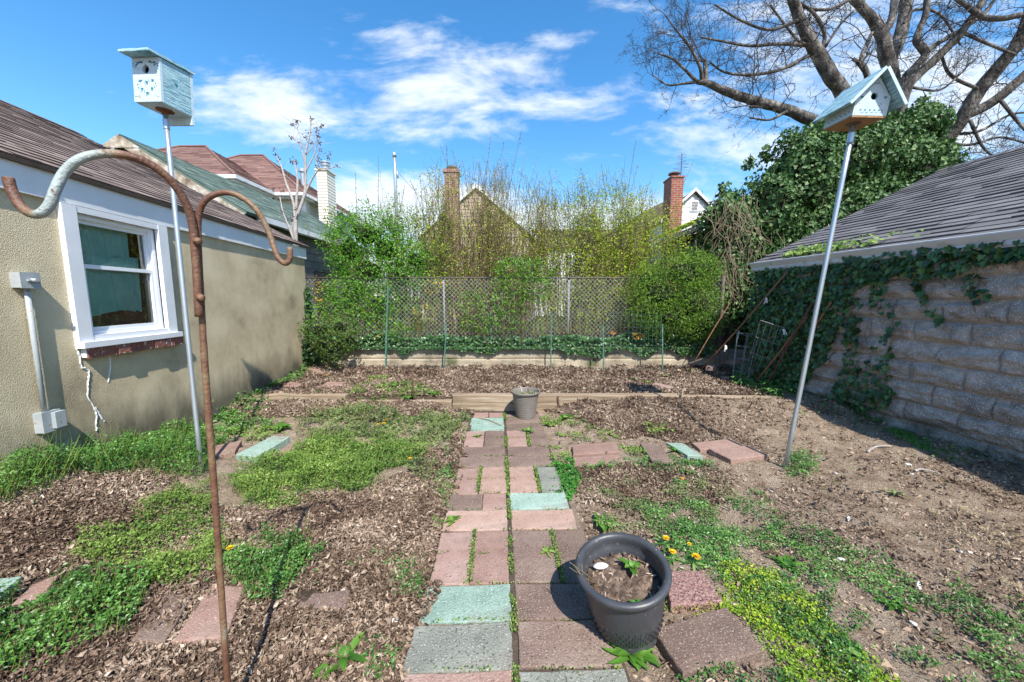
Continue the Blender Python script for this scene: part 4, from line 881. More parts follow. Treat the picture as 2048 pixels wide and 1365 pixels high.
for (pts, m, lift, lab, tl) in SIDE:
    C = pxq(pts, lift); cx = np.mean([c[0] for c in C]); cy = np.mean([c[1] for c in C])
    paver(C, float(terrain(cx, cy))+lift, m, lab, th=max(.05, lift+.02), tilt=tl)
# path bedding under the joints
def bedding():
    mb = MB(); a = y0-RS*1.6; b = YT-.02; L_, R_ = [], []
    pts = [(xp(a)-.42, a, .001), (xp(a)+.43, a, .001), (xp(b)+.42, b, .001), (xp(b)-.42, b, .001)]
    mb.poly(pts); o = mb.build('path_bedding', mat('joint_soil', [(0, (.035, .025, .018)), (1, (.12, .09, .065))], scale=30, rough=1, bump=.8)); tag(o, kind='structure')
bedding()

# ------------------------------------------------------------------ timber edging
def beam(name, p0, p1, z0, z1, wd, label, bend=0):
    p0 = np.array(p0[:2]); p1 = np.array(p1[:2]); d = p1-p0; L_ = np.linalg.norm(d); d /= L_; n = np.array([-d[1], d[0]])
    if n[1] < 0: n = -n
    mb = MB(); k = 14; rings = []
    for i in range(k+1):
        c = p0+d*L_*i/k; e = [random.uniform(-.003, .003) for _ in range(4)]; b = .008; zb = bend*sin(pi*i/k)
        pr = [(0+e[0], z0), (wd, z0), (wd, z1-b), (wd-b, z1), (b, z1+e[1]), (0+e[0], z1-b)]
        rings.append([(c[0]+n[0]*o, c[1]+n[1]*o, z+zb) for o, z in pr])
    V = np.array(rings).reshape(-1, 3); m = 6
    Q = [(i*m+j, i*m+(j+1) % m, (i+1)*m+(j+1) % m, (i+1)*m+j) for i in range(k) for j in range(m)]
    mb.add(V, Q); mb.poly(V[:m][::-1]); mb.poly(V[-m:])
    o = mb.build(name, m_timber); return tag(o, label, 'timber')
TY = lambda x: YT
xa = G(905, 822)[0]; xb = atY(1362, 790, YT)[0]; xc = atY(1556, 797, YT)[0]
beam('timber', (xa, YT), (xb, YT-.01), -.03, .093, .13, 'lower of the two long weathered timbers behind the ribbed pot')
beam('timber', (xa+.004, YT+.003), (xb, YT-.006), .096, .20, .125, 'upper of the two long weathered timbers behind the ribbed pot')
beam('timber', (xb+.01, YT), (xc, YT-.06), .06, .185, .11, 'weathered timber continuing the bed edge to the right of the short stake')
xl0 = atY(535, 790, YT+.05)[0]; xl1 = atY(690, 797, YT+.02)[0]; xl2 = atY(905, 815, YT)[0]
beam('timber', (xl0, YT+.07), (xl1, YT+.03), .08, .19, .11, 'weathered timber at the left end of the bed edging')
beam('timber', (xl1+.05, YT+.03), (xl2-.012, YT-.0), .02, .125, .10, 'low half-buried timber between the left timber and the double timbers', bend=.0)
p = atY(507, 795, YT+.03); beam('timber', (p[0], YT+.06), (xl0-.01, YT+.05), .07, .175, .12, 'short dark timber block at the far left end of the bed edging')

def rod(name, pts, r, m, label, cat, n=7, group=None, parent=None):
    mb = MB(); mb.tube(pts, r, n); o = mb.build(name, m, parent, smooth=True)
    return tag(o, label, cat, group) if parent is None else o
a = atY(823, 745, YT-.03); b = atY(829, 806, YT-.03); rod('metal_stake', [a, (a+b)/2, b+[0, 0, -.1]], .009, m_darkrust, 'dark rusty stake leaning before the bed edge on the left', 'stake')
a = atY(1116, 793, YT-.015); b = atY(1118, 824, YT-.015); rod('metal_stake', [a, (a+b)/2, b+[0, 0, -.1]], .011, m_darkrust, 'short rusty stake against the double timbers right of the ribbed pot', 'stake')
a = atY(1366, 778, YT-.03); b = atY(1361, 806, YT-.03); rod('metal_stake', [a, (a+b)/2, b+[0, 0, -.1]], .014, m_timber, 'short wooden stake where the two right-hand timbers meet', 'stake')

# ------------------------------------------------------------------ pots
def big_pot():
    base = GT(1252, 1252); c = np.array([base[0], base[1], .012]); top = atY(1246, 1131, 1.45)
    ax = np.array([-.13, -.10, 1.0]); ax /= np.linalg.norm(ax); u = np.cross((0, 1., 0), ax); u /= np.linalg.norm(u); v = np.cross(ax, u); M = np.stack([u, v, ax], 1)
    R = .193; Hh = .302
    pr = [(0, 0.0), (.128, 0.0), (.137, .006), (.140, .02), (.136, .028), (.142, .045), (.152, .10), (.162, .17), (.169, .235), (.172, .262), (.174, .268), (.181, .270), (.188, .275), (R, .286), (R+.002, .297), (R-.002, Hh), (R-.012, Hh+.006), (R-.024, Hh+.001), (R-.031, Hh-.012), (.165, .268), (.163, .245), (.159, .241), (.157, .20), (.154, .18)]
    pr = [(a, b) for a, b in pr]
    t = thing('dark_plant_pot', 'big dark grey plastic pot of soil standing tilted on the path in the foreground', 'plant pot', c)
    mb = MB(); mb.lathe(pr, c, 96, M); m = mat('dark_pot_plastic', [(0, (.032, .034, .038)), (.6, (.05, .053, .06)), (1, (.085, .085, .088))], scale=8, rough=.42, spec=.45, spots=[(6, .58, (.10, .088, .072), .2), (60, .68, (.16, .15, .13), .05)], bump=.06, bscale=120)
    mb.build('pot_body', m, t, smooth=True)
    # moulded leaf relief round the lower third
    rl = MB(); k = 44
    for i in range(k):
        th = 2*pi*i/k
        for q in range(5):
            zz0 = .055+q*.016; off = (.5 if q % 2 else 0)*2*pi/k
            for sg in (-1, 1):
                if q == 4 and sg > 0: continue
                a0 = th+off; a1 = a0+sg*.042
                def P(a_, z_, e): rr = np.interp(z_, [.045, .10, .17, .24], [.142, .152, .162, .171])+e; return c+M@np.array([rr*cos(a_), rr*sin(a_), z_])
                rl.poly([P(a0, zz0, .001), P((a0*.5+a1*.5)-.006*sg, zz0+.008, .007), P(a1, zz0+.020, .001), P((a0*.5+a1*.5)+.010*sg, zz0+.017, .003)])
    rl.build('leaf_relief', m, t)
    # soil
    n = 40; V = []; rs = np.linspace(0, .156, 14)
    for r_ in rs:
        for j in range(n):
            a_ = 2*pi*j/n; x, y = r_*cos(a_), r_*sin(a_); h = .212+.030*(fbm(x*25+9, y*25, 0, 4, 66)-.5)+.014*(1-(r_/.161)**2)
            V.append(c+M@np.array([x, y, h]))
    V = np.array(V); Q = [(i*n+j, i*n+(j+1) % n, (i+1)*n+(j+1) % n, (i+1)*n+j) for i in range(13) for j in range(n)]
    sb = MB(); sb.add(V, Q); sb.build('potting_soil', mat('potting_soil', [(0, (.03, .02, .015)), (.5, (.10, .068, .048)), (1, (.26, .19, .14))], scale=28, rough=1, bump=1, bscale=60, contrast=2.2), t)
    def S(x, y, h=0): return c+M@np.array([x, y, .222+h])
    # dead chips and straws on the soil
    ch = MB()
    for i in range(150):
        a_ = random.uniform(0, 2*pi); r_ = .155*math.sqrt(random.random()); p = S(r_*cos(a_), r_*sin(a_), .004); L_ = random.uniform(.006, .022); d = random.uniform(0, pi)
        q = np.array([cos(d)*L_, sin(d)*L_, random.uniform(-.003, .006)]); w_ = np.array([-sin(d), cos(d), 0])*L_*.3
        ch.poly([p-q, p+w_, p+q, p-w_], rnd=random.random()**1.3)
    ch.build('dead_leaf_chips', m_litter, t)
    st = MB()
    for i in range(7): st.tube([S(-.13+random.uniform(-.02, .03), -.02+random.uniform(-.05, .05)), S(-.17+random.uniform(-.02, .02), -.03, .05+random.random()*.05), S(-.19+random.uniform(-.03, .03), .0, .10+random.random()*.03)], .0011, 4)
    st.build('dry_stem', m_straw, t)
    sn = MB(); p = S(-.075, .075, .014); sn.lathe([(0, -.012), (.018, -.006), (.024, .004), (.012, .012), (0, .014)], p, 12, np.array([[1.5, .3, 0], [0, .8, 0], [0, 0, 1]])); sn.build('white_stone', m_stone, t, smooth=True)
    return c, M, t
BP_C, BP_M, BP = big_pot()

def ribbed_pot():
    c = GT(1051, 836); c[2] = .012; t = thing('ribbed_plant_pot', 'grey-brown ribbed round pot before the timber step', 'plant pot', c)
    pr = [(0, 0), (.10, 0), (.108, .005)]; N_ = 90
    for i in range(N_):
        z = .008+i/N_*.255; r_ = .108+(.157-.108)*(z/.28)**.85; pr.append((r_+.0032*abs(sin(pi*z/.0212))**.6, z))
    pr += [(.158, .265), (.160, .268), (.172, .272), (.173, .292), (.170, .297), (.164, .297), (.160, .29), (.152, .25), (.148, .22)]
    mb = MB(); an = np.arange(64)*2*pi/64; P = np.array(pr)*[1, 1.09]; V = np.zeros((len(P), 64, 3))
    wob = .007*np.sin(2*an+1)+.004*np.sin(3*an)
    fz = np.clip(P[:, 1]/.05, 0, 1)*np.clip((.262-P[:, 1])/.03, 0, 1)
    V[..., 0] = c[0]+P[:, :1]*np.cos(an); V[..., 1] = c[1]+P[:, :1]*np.sin(an); V[..., 2] = c[2]+P[:, 1:]+wob*fz[:, None]
    V = np.concatenate([V, V[:, :1]], 1); mb.grid(V)
    mb.build('pot_body', mat('grey_brown_pot', [(0, (.13, .115, .10)), (1, (.225, .20, .18))], scale=6, rough=.55), t, smooth=True)
    sb = MB(); sb.lathe([(0, .262), (.06, .258), (.11, .25), (.153, .245)], c, 24); sb.build('potting_soil', MATS['potting_soil'], t)
    s = MB(); s.tube([c+[-.03, 0, .24], c+[-.05, .01, .33], c+[-.062, .02, .375]], [.011, .010, .008], 7); s.build('cut_stick', m_palebark, t)
    s2 = MB(); s2.tube([c+[.035, .04, .24], c+[.03, .04, .345]], .006, 6); s2.build('peg', m_rail, t)
    s3 = MB(); s3.box(c+[.118, -.02, .25], (.006, 0, 0), (0, .02, 0), (0, 0, .052)); s3.build('plant_tag', m_white, t)
    lf = MB()
    for i in range(120):
        sx = random.choice([(-.08, -.02, .07), (.08, .03, .05), (-.02, -.05, .05)]); a_ = random.uniform(0, 6.28); r_ = random.random()*sx[2]
        p = c+[sx[0]+r_*cos(a_), sx[1]+r_*sin(a_), .262+random.random()*.035]; d = np.array([random.uniform(-1, 1), random.uniform(-1, 1), random.uniform(.1, 1)]); d /= np.linalg.norm(d); w_ = np.cross(d, (0, 0, 1.)); w_ /= np.linalg.norm(w_)+1e-6; L_ = .014
        lf.poly([p, p+d*L_+w_*L_*.4, p+d*L_*2, p+d*L_-w_*L_*.4], rnd=random.random())
    lf.build('seedlings', m_light, t)
ribbed_pot()

# ------------------------------------------------------------------ birdhouses on poles
def rotm(a, b, g):
    ca, sa, cb, sb, cg, sg = cos(a), sin(a), cos(b), sin(b), cos(g), sin(g)
    return np.array([[ca, -sa, 0], [sa, ca, 0], [0, 0, 1]])@np.array([[1, 0, 0], [0, cb, -sb], [0, sb, cb]])@np.array([[cg, 0, sg], [0, 1, 0], [-sg, 0, cg]])
def heart(mb, T, cx, cz, s, y=-.0015):
    pts = []
    for i in range(16):
        t = 2*pi*i/16; pts.append(T((cx+s*(16*sin(t)**3)/17, y, cz+s*(13*cos(t)-5*cos(2*t)-2*cos(3*t)-cos(4*t))/17)))
    mb.poly(pts)
def dot(mb, T, cx, cz, s, y=-.0015):
    mb.poly([T((cx+s*cos(a), y, cz+s*sin(a))) for a in np.arange(6)*pi/3])
def framed(T):
    def bx(mb, x0, x1, ya, yb, z0, z1, rnd=None):
        O = T((x0, ya, z0)); mb.box(O, T((x1, ya, z0))-O, T((x0, yb, z0))-O, T((x0, ya, z1))-O, rnd)
    return bx
def holed_front(mb, T, outline, hc, hr, th):
    """front board with a round entrance: ring of quads between hole and outline, real thickness"""
    n = 48; hole = [(hc[0]+hr*cos(2*pi*i/n), hc[1]+hr*sin(2*pi*i/n)) for i in range(n)]; out = []
    for i in range(n):
        a = 2*pi*i/n; d = (cos(a), sin(a)); best = 1e9
        for k in range(len(outline)):
            (x1, z1), (x2, z2) = outline[k], outline[(k+1) % len(outline)]; ex, ez = x2-x1, z2-z1; den = d[0]*ez-d[1]*ex
            if abs(den) < 1e-12: continue
            t = ((x1-hc[0])*ez-(z1-hc[1])*ex)/den; u_ = ((x1-hc[0])*d[1]-(z1-hc[1])*d[0])/den
            if t > 0 and -1e-6 <= u_ <= 1+1e-6: best = min(best, t)
        out.append((hc[0]+best*d[0], hc[1]+best*d[1]))
    for c in outline:  # snap nearest ray ends on the corners
        j = min(range(n), key=lambda i: (out[i][0]-c[0])**2+(out[i][1]-c[1])**2); out[j] = c
    V = [T((x, 0, z)) for x, z in hole]+[T((x, 0, z)) for x, z in out]+[T((x, th, z)) for x, z in hole]+[T((x, th, z)) for x, z in out]
    Q = []
    for i in range(n):
        j = (i+1) % n; Q += [(i, j, n+j, n+i), (2*n+i, 3*n+i, 3*n+j, 2*n+j), (i, 2*n+i, 2*n+j, j), (n+i, n+j, 3*n+j, 3*n+i)]
    mb.add(V, Q)
m_bhwhite = mat('birdhouse_white', [(0, (.32, .47, .54)), (.4, (.46, .585, .64)), (1, (.56, .66, .70))], scale=14, rough=.7, bump=.2, stretch=(1, 1, 4), spots=[(35, .70, (.30, .26, .18), .03)])
m_bhblue = mat('birdhouse_blue_worn', [(0, (.05, .13, .16)), (.33, (.19, .36, .42)), (.55, (.31, .50, .56)), (1, (.44, .62, .66))], scale=9, rough=.8, stretch=(1, 1, 9), contrast=2.4, bump=.6, bscale=20)
m_teal = mat('teal_stencil', [(0, (.02, .15, .24)), (1, (.04, .24, .34))], scale=30, rough=.8)
m_bare = mat('bare_wood', [(0, (.17, .09, .04)), (.5, (.33, .19, .09)), (1, (.50, .33, .18))], scale=6, rough=.85, stretch=(6, .6, 1), contrast=2)
m_iron = mat('flange_iron', [(0, (.07, .05, .04)), (1, (.20, .18, .16))], scale=20, rough=.6, metallic=.3)
def left_birdhouse():
    Rm = rotm(-.142, -.001, .055); X0 = np.array([-2.586, 2.771, 2.816]); T = lambda p: X0+Rm@np.array(p, float); w, d, h, hb = .224, .215, .289, .304
    bx = framed(T); t = thing('birdhouse', 'boxy pale blue birdhouse with flat overhanging roof and heart stencil, on the left pole', 'birdhouse', T((0, d/2, 0)))
    th = .018; f = MB(); holed_front(f, T, [(-w/2, 0), (w/2, 0), (w/2, h), (-w/2, h)], (-.002, .213), .027, th); f.build('front_board', m_bhwhite, t)
    s = MB()
    for sg in (-1, 1):
        x = sg*(w/2-.001) ; xi = x-sg*th
        V = [T((x, th+.001, .002)), T((x, d, .002)), T((x, d, hb)), T((x, th+.001, h)), T((xi, th+.001, .002)), T((xi, d, .002)), T((xi, d, hb)), T((xi, th+.001, h))]
        q = MB(); q.add(V, [(0, 1, 2, 3), (4, 7, 6, 5), (0, 4, 5, 1), (1, 5, 6, 2), (2, 6, 7, 3), (3, 7, 4, 0)]); q.build('side_board', m_bhblue, t)
    b = MB(); bx(b, -w/2-.0, w/2+.0, d+.001, d+.019, -.062, hb-.001); b.build('back_board', m_bhwhite, t)
    fl = MB(); bx(fl, -w/2+.003, w/2-.003, th+.002, d-.001, -.004, .014); fl.build('floor_board', m_bhwhite, t)
    r = MB(); sl = (hb-h)/d; O = T((-w/2-.010, -.074, h+.003-.074*sl)); r.box(O, T((w/2+.010, -.074, h+.003-.074*sl))-O, T((-w/2-.010, d+.03, hb+.003+.03*sl))-O, Rm@np.array([0, 0, .017])); r.build('roof', m_bhblue, t)
    hm = MB(); k = [(-.052, .138), (0, .130), (.050, .140), (-.040, .085), (.042, .087), (.002, .058)]
    for x, z in k: heart(hm, T, x, z, .0115)
    for i in range(60):
        a = 2*pi*i/60; x = .074*sin(a)**3*1.05; z = .100+.055*(13*cos(a)-5*cos(2*a)-2*cos(3*a)-cos(4*a))/17
        if i % 3 != 2: dot(hm, T, x+.006*sin(i*2.4), z+.006*cos(i*1.7), .0040 if i % 2 else .003)
    for i in range(70):
        sg = 1 if i % 2 else -1; q = random.random(); x = sg*(.022+.082*q); z = .268-.075*q**2.2*random.random()-.012*random.random()
        if abs(x) < w/2-.006 and z > .16: dot(hm, T, x, z, .0042 if i % 3 else .003)
    hm.build('heart_stencil', m_teal, t)
    dh = MB(); T2 = lambda p: T((w/2+.0005, p[0]+d/2, p[2])); heart(dh, lambda p: T((w/2+.0005, d*.5+p[0]*1.0, p[2])), 0, .165, .014)
    [dot(dh, lambda p: T((w/2+.0005, d*.5+p[0], p[2])), x, .165+.35*x*-1*0+.01*sin(x*90), .0025) for x in (-.05, -.04, -.03, -.022, .024, .034, .044, .052)]; dh.build('side_stencil', m_teal, t)
    n_ = MB()
    for x, z in ((-.097, .035), (.088, .032), (.09, .245), (-.06, .03)): dot(n_, T, x, z, .004)
    n_.build('screw_head', m_rust, t)
    fg = MB(); c = T((.0, d*.52, -.006)); fg.lathe([(0, 0), (.052, 0), (.052, -.006), (.02, -.009), (.019, -.03), (0, -.03)], c, 28, Rm); fg.build('floor_flange', mat('rusty_flange', [(0, (.10, .035, .02)), (1, (.26, .11, .06))], scale=30, rough=.9), t)
    return c
def right_birdhouse():
    Rm = rotm(-.116, .097, .076); X0 = np.array([2.573, 2.8, 2.737]); T = lambda p: X0+Rm@np.array(p, float); w, d, h, hh = .224, .292, .131, .277
    bx = framed(T); t = thing('birdhouse', 'gabled white and blue birdhouse with steep roof and tiny hearts, on the leaning right pole', 'birdhouse', T((0, d/2, 0)))
    th = .016; f = MB(); holed_front(f, T, [(-w/2+.012, 0), (w/2-.012, 0), (w/2-.012, h-.0), (0, hh-.016), (-w/2+.012, h-.0)], (.004, .125), .023, th); f.build('front_board', m_bhwhite, t)
    bb = MB(); V = [(-w/2+.012, 0), (w/2-.012, 0), (w/2-.012, h), (0, hh-.016), (-w/2+.012, h)]; P = [T((x, d-th, z)) for x, z in V]; P2 = [T((x, d, z)) for x, z in V]; bb.poly(P); bb.poly(P2[::-1]); [bb.poly([P[i], P2[i], P2[(i+1) % 5], P[(i+1) % 5]]) for i in range(5)]; bb.build('back_board', m_bhwhite, t)
    for sg in (-1, 1):
        q = MB(); a, b = sorted((sg*w/2, sg*(w/2-.0115))); bx(q, a, b, .0, d, .0005, h-.001); q.build('side_board', m_bhwhite, t)
    fl = MB(); bx(fl, -w/2-.0, w/2+.0, .001, d-.001, -.012, -.0005); fl.build('floor_board', m_bare, t)
    sl = (hh-h)/(w/2)
    for sg in (-1, 1):
        q = MB(); dx = sg*(w/2+.062); z0 = hh-sl*(w/2+.062); O = T((0, -.058, hh)); e1 = T((dx, -.058, z0))-O; e2 = T((0, d+.045, hh))-O; nn = np.array([sg*sl, 0, 1.]); nn /= np.linalg.norm(nn)
        q.box(O, e1, e2, Rm@(nn*.015)); q.build('roof_panel', m_bhblue, t)
        if sg < 0:
            tr = MB(); tr.box(O+Rm@(nn*-.003), e1, Rm@np.array([0, -.006, 0]), Rm@(nn*.019)); tr.build('roof_edge', m_bhwhite, t)
        else:
            tr = MB(); tr.box(O+Rm@(nn*-.003), e1, Rm@np.array([0, -.006, 0]), Rm@(nn*.019)); tr.build('roof_edge', m_bhwhite, t)
    hm = MB()
    for x, z in ((-.075, .118), (.078, .118)): heart(hm, T, x, z, .011)
    for i in range(5): heart(hm, T, -.066+i*.031, .036, .0065); [dot(hm, T, -.052+i*.031+j*.004, .022-.0016*(2-abs(j)), .0018) for j in (-2, -1, 0, 1, 2) if i < 5]
    for i in range(34): a = pi*(i/33.); dot(hm, T, .004+.058*cos(a)*(1-.25*sin(a)), .150+.055*sin(a)**1.3+.005*(i % 2), .0018)
    for x, z in ((0, .222), (-.01, .21), (.012, .211), (.001, .203)): dot(hm, T, x, z, .0042)
    hm.build('heart_stencil', m_teal, t)
    TS = lambda p: T((-w/2-.0008, d-.0-(p[0]+.112)*1.25, p[2])); hs = MB()
    for i in range(6): heart(hs, TS, -.08+i*.034, .036, .007); [dot(hs, TS, -.064+i*.034+j*.004, .022, .002) for j in (-2, -1, 0, 1, 2)]
    hs.build('side_stencil', m_teal, t)
    fg = MB(); c = T((-.012, d*.42, -.0125)); fg.lathe([(0, 0), (.045, 0), (.045, -.005), (.028, -.010), (.019, -.014), (.018, -.032), (0, -.032)], c, 28, Rm); fg.build('floor_flange', m_iron, t)
    return c
cL = left_birdhouse(); cR = right_birdhouse()
for c, foot, lab, r in ((cL, GT(403, 946), 'straight galvanised pole carrying the boxy birdhouse on the left', .0155), (cR, GT(1568, 938), 'leaning galvanised pole carrying the gabled birdhouse on the right', .0165)):
    top = c+np.array([0, 0, -.012]); foot = foot+np.array([0, 0, -.06]); P = [foot+(top-foot)*k for k in np.linspace(0, 1, 8)]
    t = thing('birdhouse_pole', lab, 'pole', foot); mb = MB(); mb.tube(P, r, 16); mb.build('pipe', m_galv, t, smooth=True)
    co = MB(); q = top+(foot-top)*.045; q2 = top+(foot-top)*.02; co.tube([q, q2], r+.0035, 16); co.build('collar', m_galv, t)

# ------------------------------------------------------------------ double shepherd's hook
def hook():
    def tr(pts, Y0, Y1=None):
        q = np.array(pts, float); L_ = np.concatenate([[0], np.cumsum(np.linalg.norm(np.diff(q[:, :2], axis=0), axis=1))]); out = []
        # smooth by Catmull-Rom in the plane of the iron
        P = np.vstack([2*q[0]-q[1], q, 2*q[-1]-q[-2]]); 
        for i in range(1, len(P)-2):
            for s_ in np.linspace(0, 1, 9)[:-1]:
                a, b, c, d = P[i-1], P[i], P[i+1], P[i+2]; v = .5*((2*b)+(c-a)*s_+(2*a-5*b+4*c-d)*s_**2+(-a+3*b-3*c+d)*s_**3); out.append(v)
        out.append(P[-2]); return [atY(v[0], v[1], v[2]) for v in out]
    foot = atY(455, 1365, 1.05); d = foot-atY(430, 1000, 1.05); foot2 = foot+d*((-.25-foot[2])/d[2])
    t = thing('shepherd_hook', 'tall rusty double shepherd hook with a large left and a small right crook', 'plant hook', foot2)
    R = .0092
    B = tr([(455, 1365, 1.05), (430, 1000, 1.05), (411, 750, 1.05), (404, 630, 1.05), (399, 540, 1.05), (396, 470, 1.05), (398, 428, 1.05), (410, 402, 1.05), (434, 388, 1.06), (462, 387, 1.07), (494, 402, 1.08), (520, 430, 1.09), (539, 468, 1.10), (549, 498, 1.10), (557, 517, 1.10), (570, 527, 1.10), (579, 519, 1.10), (580, 495, 1.10)], 1)
    mb = MB(); mb.tube([foot2]+B, [R*.95]+[R*.95]*20+[R*.86]*(len(B)-20), 14); q = np.linspace(0, 1, len(B)+1); wv = .15+.28*np.exp(-((q-.62)/.10)**2)+.12*(1-ss(.0, .3, q)); mb.build('main_rod', m_hookarm, t, smooth=True, vattr={'wear': np.repeat(wv, 14)})
    A = tr([(398, 634, 1.035), (394, 560, 1.035), (390, 500, 1.035), (383, 440, 1.03), (366, 396, 1.015), (335, 355, .99), (292, 325, .96), (245, 310, .93), (196, 309, .91), (156, 321, .89), (128, 347, .88), (111, 380, .87), (99, 410, .865), (80, 428, .86), (58, 426, .86), (38, 408, .86), (23, 380, .86), (16, 356, .86)], 1)
    ma = MB(); ma.tube(A, R*1.06, 14); q = np.linspace(0, 1, len(A)); wv = .12+.85*ss(.36, .52, q)*(1-ss(.72, .82, q)); ma.build('hook_arm', m_hookarm, t, smooth=True, vattr={'wear': np.repeat(wv, 14)})
    for (x, y) in ((398, 483), (404, 596)):
        p = atY(x-3, y, 1.03); k = MB(); k.lathe([(0, -.006), (.009, -.004), (.0115, 0), (.009, .004), (0, .006)], p, 12, np.array([[1, 0, 0], [0, 0, -1.6], [0, 1, 0]])); k.build('rivet', m_hook, t, smooth=True)
hook()

# ------------------------------------------------------------------ chain link fence
def chain_fence():
    Y0 = 6.62; a = atY(600, 556, Y0); b = atY(1446, 556, Y0); x0, x1 = a[0]-.02, b[0]; z1 = a[2]; z0 = .56
    t = thing('chain_link_fence', 'grey chain link fence with thin top rail on the low wall', 'fence', ((x0+x1)/2, Y0, z0))
    r = .0020; hh = z1-z0; st = .078; V = []; Q = []; W_ = x1-x0
    mb = MB(); X = []
    for sg in (1, -1):
        k = -int(hh/st)-1
        while k*st < W_+hh:
            xs = k*st; k += 1
            lo_ = max(0, -xs if sg > 0 else xs-W_); hi = min(hh, W_-xs if sg > 0 else xs)
            if hi-lo_ < .02: continue
            p = np.array([x0+xs+sg*lo_, Y0+.003*sg, z0+lo_]); q = np.array([x0+xs+sg*hi, Y0+.003*sg, z0+hi]); X.append((p, q))
    for p, q in X:
        d = (q-p)/np.linalg.norm(q-p); u = np.array([0, 1., 0]); v = np.cross(d, u); k = len(V)
        for c in (p, q):
            for i in range(3): V.append(c+r*(u*cos(i*2.094)+v*sin(i*2.094)))
        Q += [(k, k+1, k+4, k+3), (k+1, k+2, k+5, k+4), (k+2, k, k+3, k+5)]
    mb.add(V, Q); mb.build('wire_mesh', m_wire, t)
    rl = MB(); rl.tube([(x0, Y0, z1), (x1, Y0, z1)], .013, 8); rl.build('top_rail', m_rail, t, smooth=True)
    for px in (1137, 888):
        p = atY(px, 600, Y0+.03); m_ = MB(); m_.tube([(p[0], Y0+.03, .4), (p[0], Y0+.03, z1-.0)], .018, 10); m_.build('fence_post', m_rail2, t, smooth=True)
    m_ = MB(); m_.tube([(x1+.0, Y0-.02, .2), (x1+.0, Y0-.02, z1+.03)], .03, 10); m_.build('end_post', m_rail, t, smooth=True)
chain_fence()

# ------------------------------------------------------------------ green garden wire fence
def garden_fence():
    S = [((776, 573), (770, 738), 'tall pale green stake nearest the stucco garage', .016), ((893, 647), (887, 741), 'short green stake, second from the left in the wire fence', .012), ((981, 625), (985, 733), 'green stake leaning left, third from the left in the wire fence', .013),
         ((1104, 624), (1101, 738), 'green stake right of the ribbed pot, fourth from the left in the wire fence', .012), ((1206, 650), (1208, 743), 'green stake before the orange leaves, fifth from the left in the wire fence', .014), ((1325, 648), (1326, 746), 'green stake at the right end of the wire fence', .012)]
    pos = []
    for (tp, bt, lab, r) in S:
        g_ = GT(*bt); top = atY(tp[0], tp[1], g_[1]); g_[2] -= .05
        mb = MB(); d = np.array([0, 1., 0]); u_ = top-g_
        # U-section stake: web and two flanges, with a tip plate
        for dx, dy, wx, wy in ((-r*.8, 0, r*1.6, .003), (-r*.8, .003, .003, r*1.1), (r*.8-.003, .003, .003, r*1.1)):
            mb.box(g_+[dx, dy, 0], (wx, 0, 0), (0, wy, 0), u_)
        mb.box(g_+[-r*1.6, -.002, .02], (r*3.2, 0, 0), (0, .0019, 0), (0, 0, .05))
        o = mb.build('garden_stake', m_greenpost); tag(o, lab, 'stake', 'green stakes of the garden wire fence'); pos.append((g_, top))
    w = MB(); r = .0011
    def wire(p, q):
        d = (q-p)/np.linalg.norm(q-p); u = np.array([0, 1., 0]); v = np.cross(d, u); V = [c+r*(u*cos(i*2.094)+v*sin(i*2.094)) for c in (p, q) for i in range(3)]; w.add(V, [(0, 1, 4, 3), (1, 2, 5, 4), (2, 0, 3, 5)])
    for i in range(len(pos)-1):
        (a0, a1), (b0, b1) = pos[i], pos[i+1]; zt = .83 if i else .9
        if i == 4: zt = 1.22
        for z in np.arange(.25, zt, .10):
            A_ = a0+(a1-a0)*((z-a0[2])/(a1[2]-a0[2])); B_ = b0+(b1-b0)*((z-b0[2])/(b1[2]-b0[2])); A_[1] += .004; B_[1] += .004; wire(A_, B_)
        n = int(abs(b0[0]-a0[0])/.06)
        for k in range(1, n):
            f = k/n; p = a0*(1-f)+b0*f; q = p.copy(); p = np.array([p[0], p[1]+.007, .2]); q = np.array([p[0], p[1], zt]); wire(p, q)
    o = w.build('garden_wire_fence', m_greenwire); tag(o, 'fine green wire mesh strung between the short green stakes', 'wire fence')
garden_fence()

# ------------------------------------------------------------------ clutter leaning in the right corner
def ztop(px, py, Y): return atY(px, py, Y)
def leaner(name, bot, top, Yb, Yt, r, m, lab, cat, group=None):
    a = GT(*bot); b = atY(*top, Yt); s_, z_ = RF.loc(top[0], top[1], .13); bw = RF.w(s_, z_, .13)
    if bw[1] < Yt: b = bw; a = a+(a-b)/np.linalg.norm(a-b)*.04
    mid = (a+b)/2+np.array([random.uniform(-.015, .015), 0, random.uniform(-.02, .0)])
    return rod(name, [a, (a+mid)/2, mid, (mid+b)/2, b], r, m, lab, cat, 8, group)
grp = 'rusty rods leaning in the back right corner'
leaner('rusty_rod', (1381, 727), (1481, 573), 6.1, 6.5, .008, m_rust, 'thin rod leaning before the yew, leftmost of the leaning rods', 'rod', grp)
leaner('rusty_rod', (1397, 745), (1577, 541), 5.9, 5.55, .010, m_rust, 'long rusty rod with two knotted white rags, reaching up to the gutter', 'rod', grp)
leaner('rusty_rod', (1506, 771), (1615, 632), 5.1, 5.25, .014, m_rust, 'thick orange-brown pipe, left one of the three lowest leaning pipes', 'rod', grp)
leaner('rusty_rod', (1529, 779), (1625, 605), 4.95, 5.1, .013, m_darkrust, 'dark purplish pipe, middle one of the three lowest leaning pipes', 'rod', grp)
leaner('rusty_rod', (1550, 772), (1663, 604), 4.95, 4.9, .012, m_rust, 'rusty pipe passing behind the steel birdhouse pole, right one of the lowest three', 'rod', grp)
leaner('rusty_rod', (1395, 742), (1452, 690), 5.95, 6.2, .010, m_darkrust, 'short dark red rod lying beside the ragged rod', 'rod', grp)
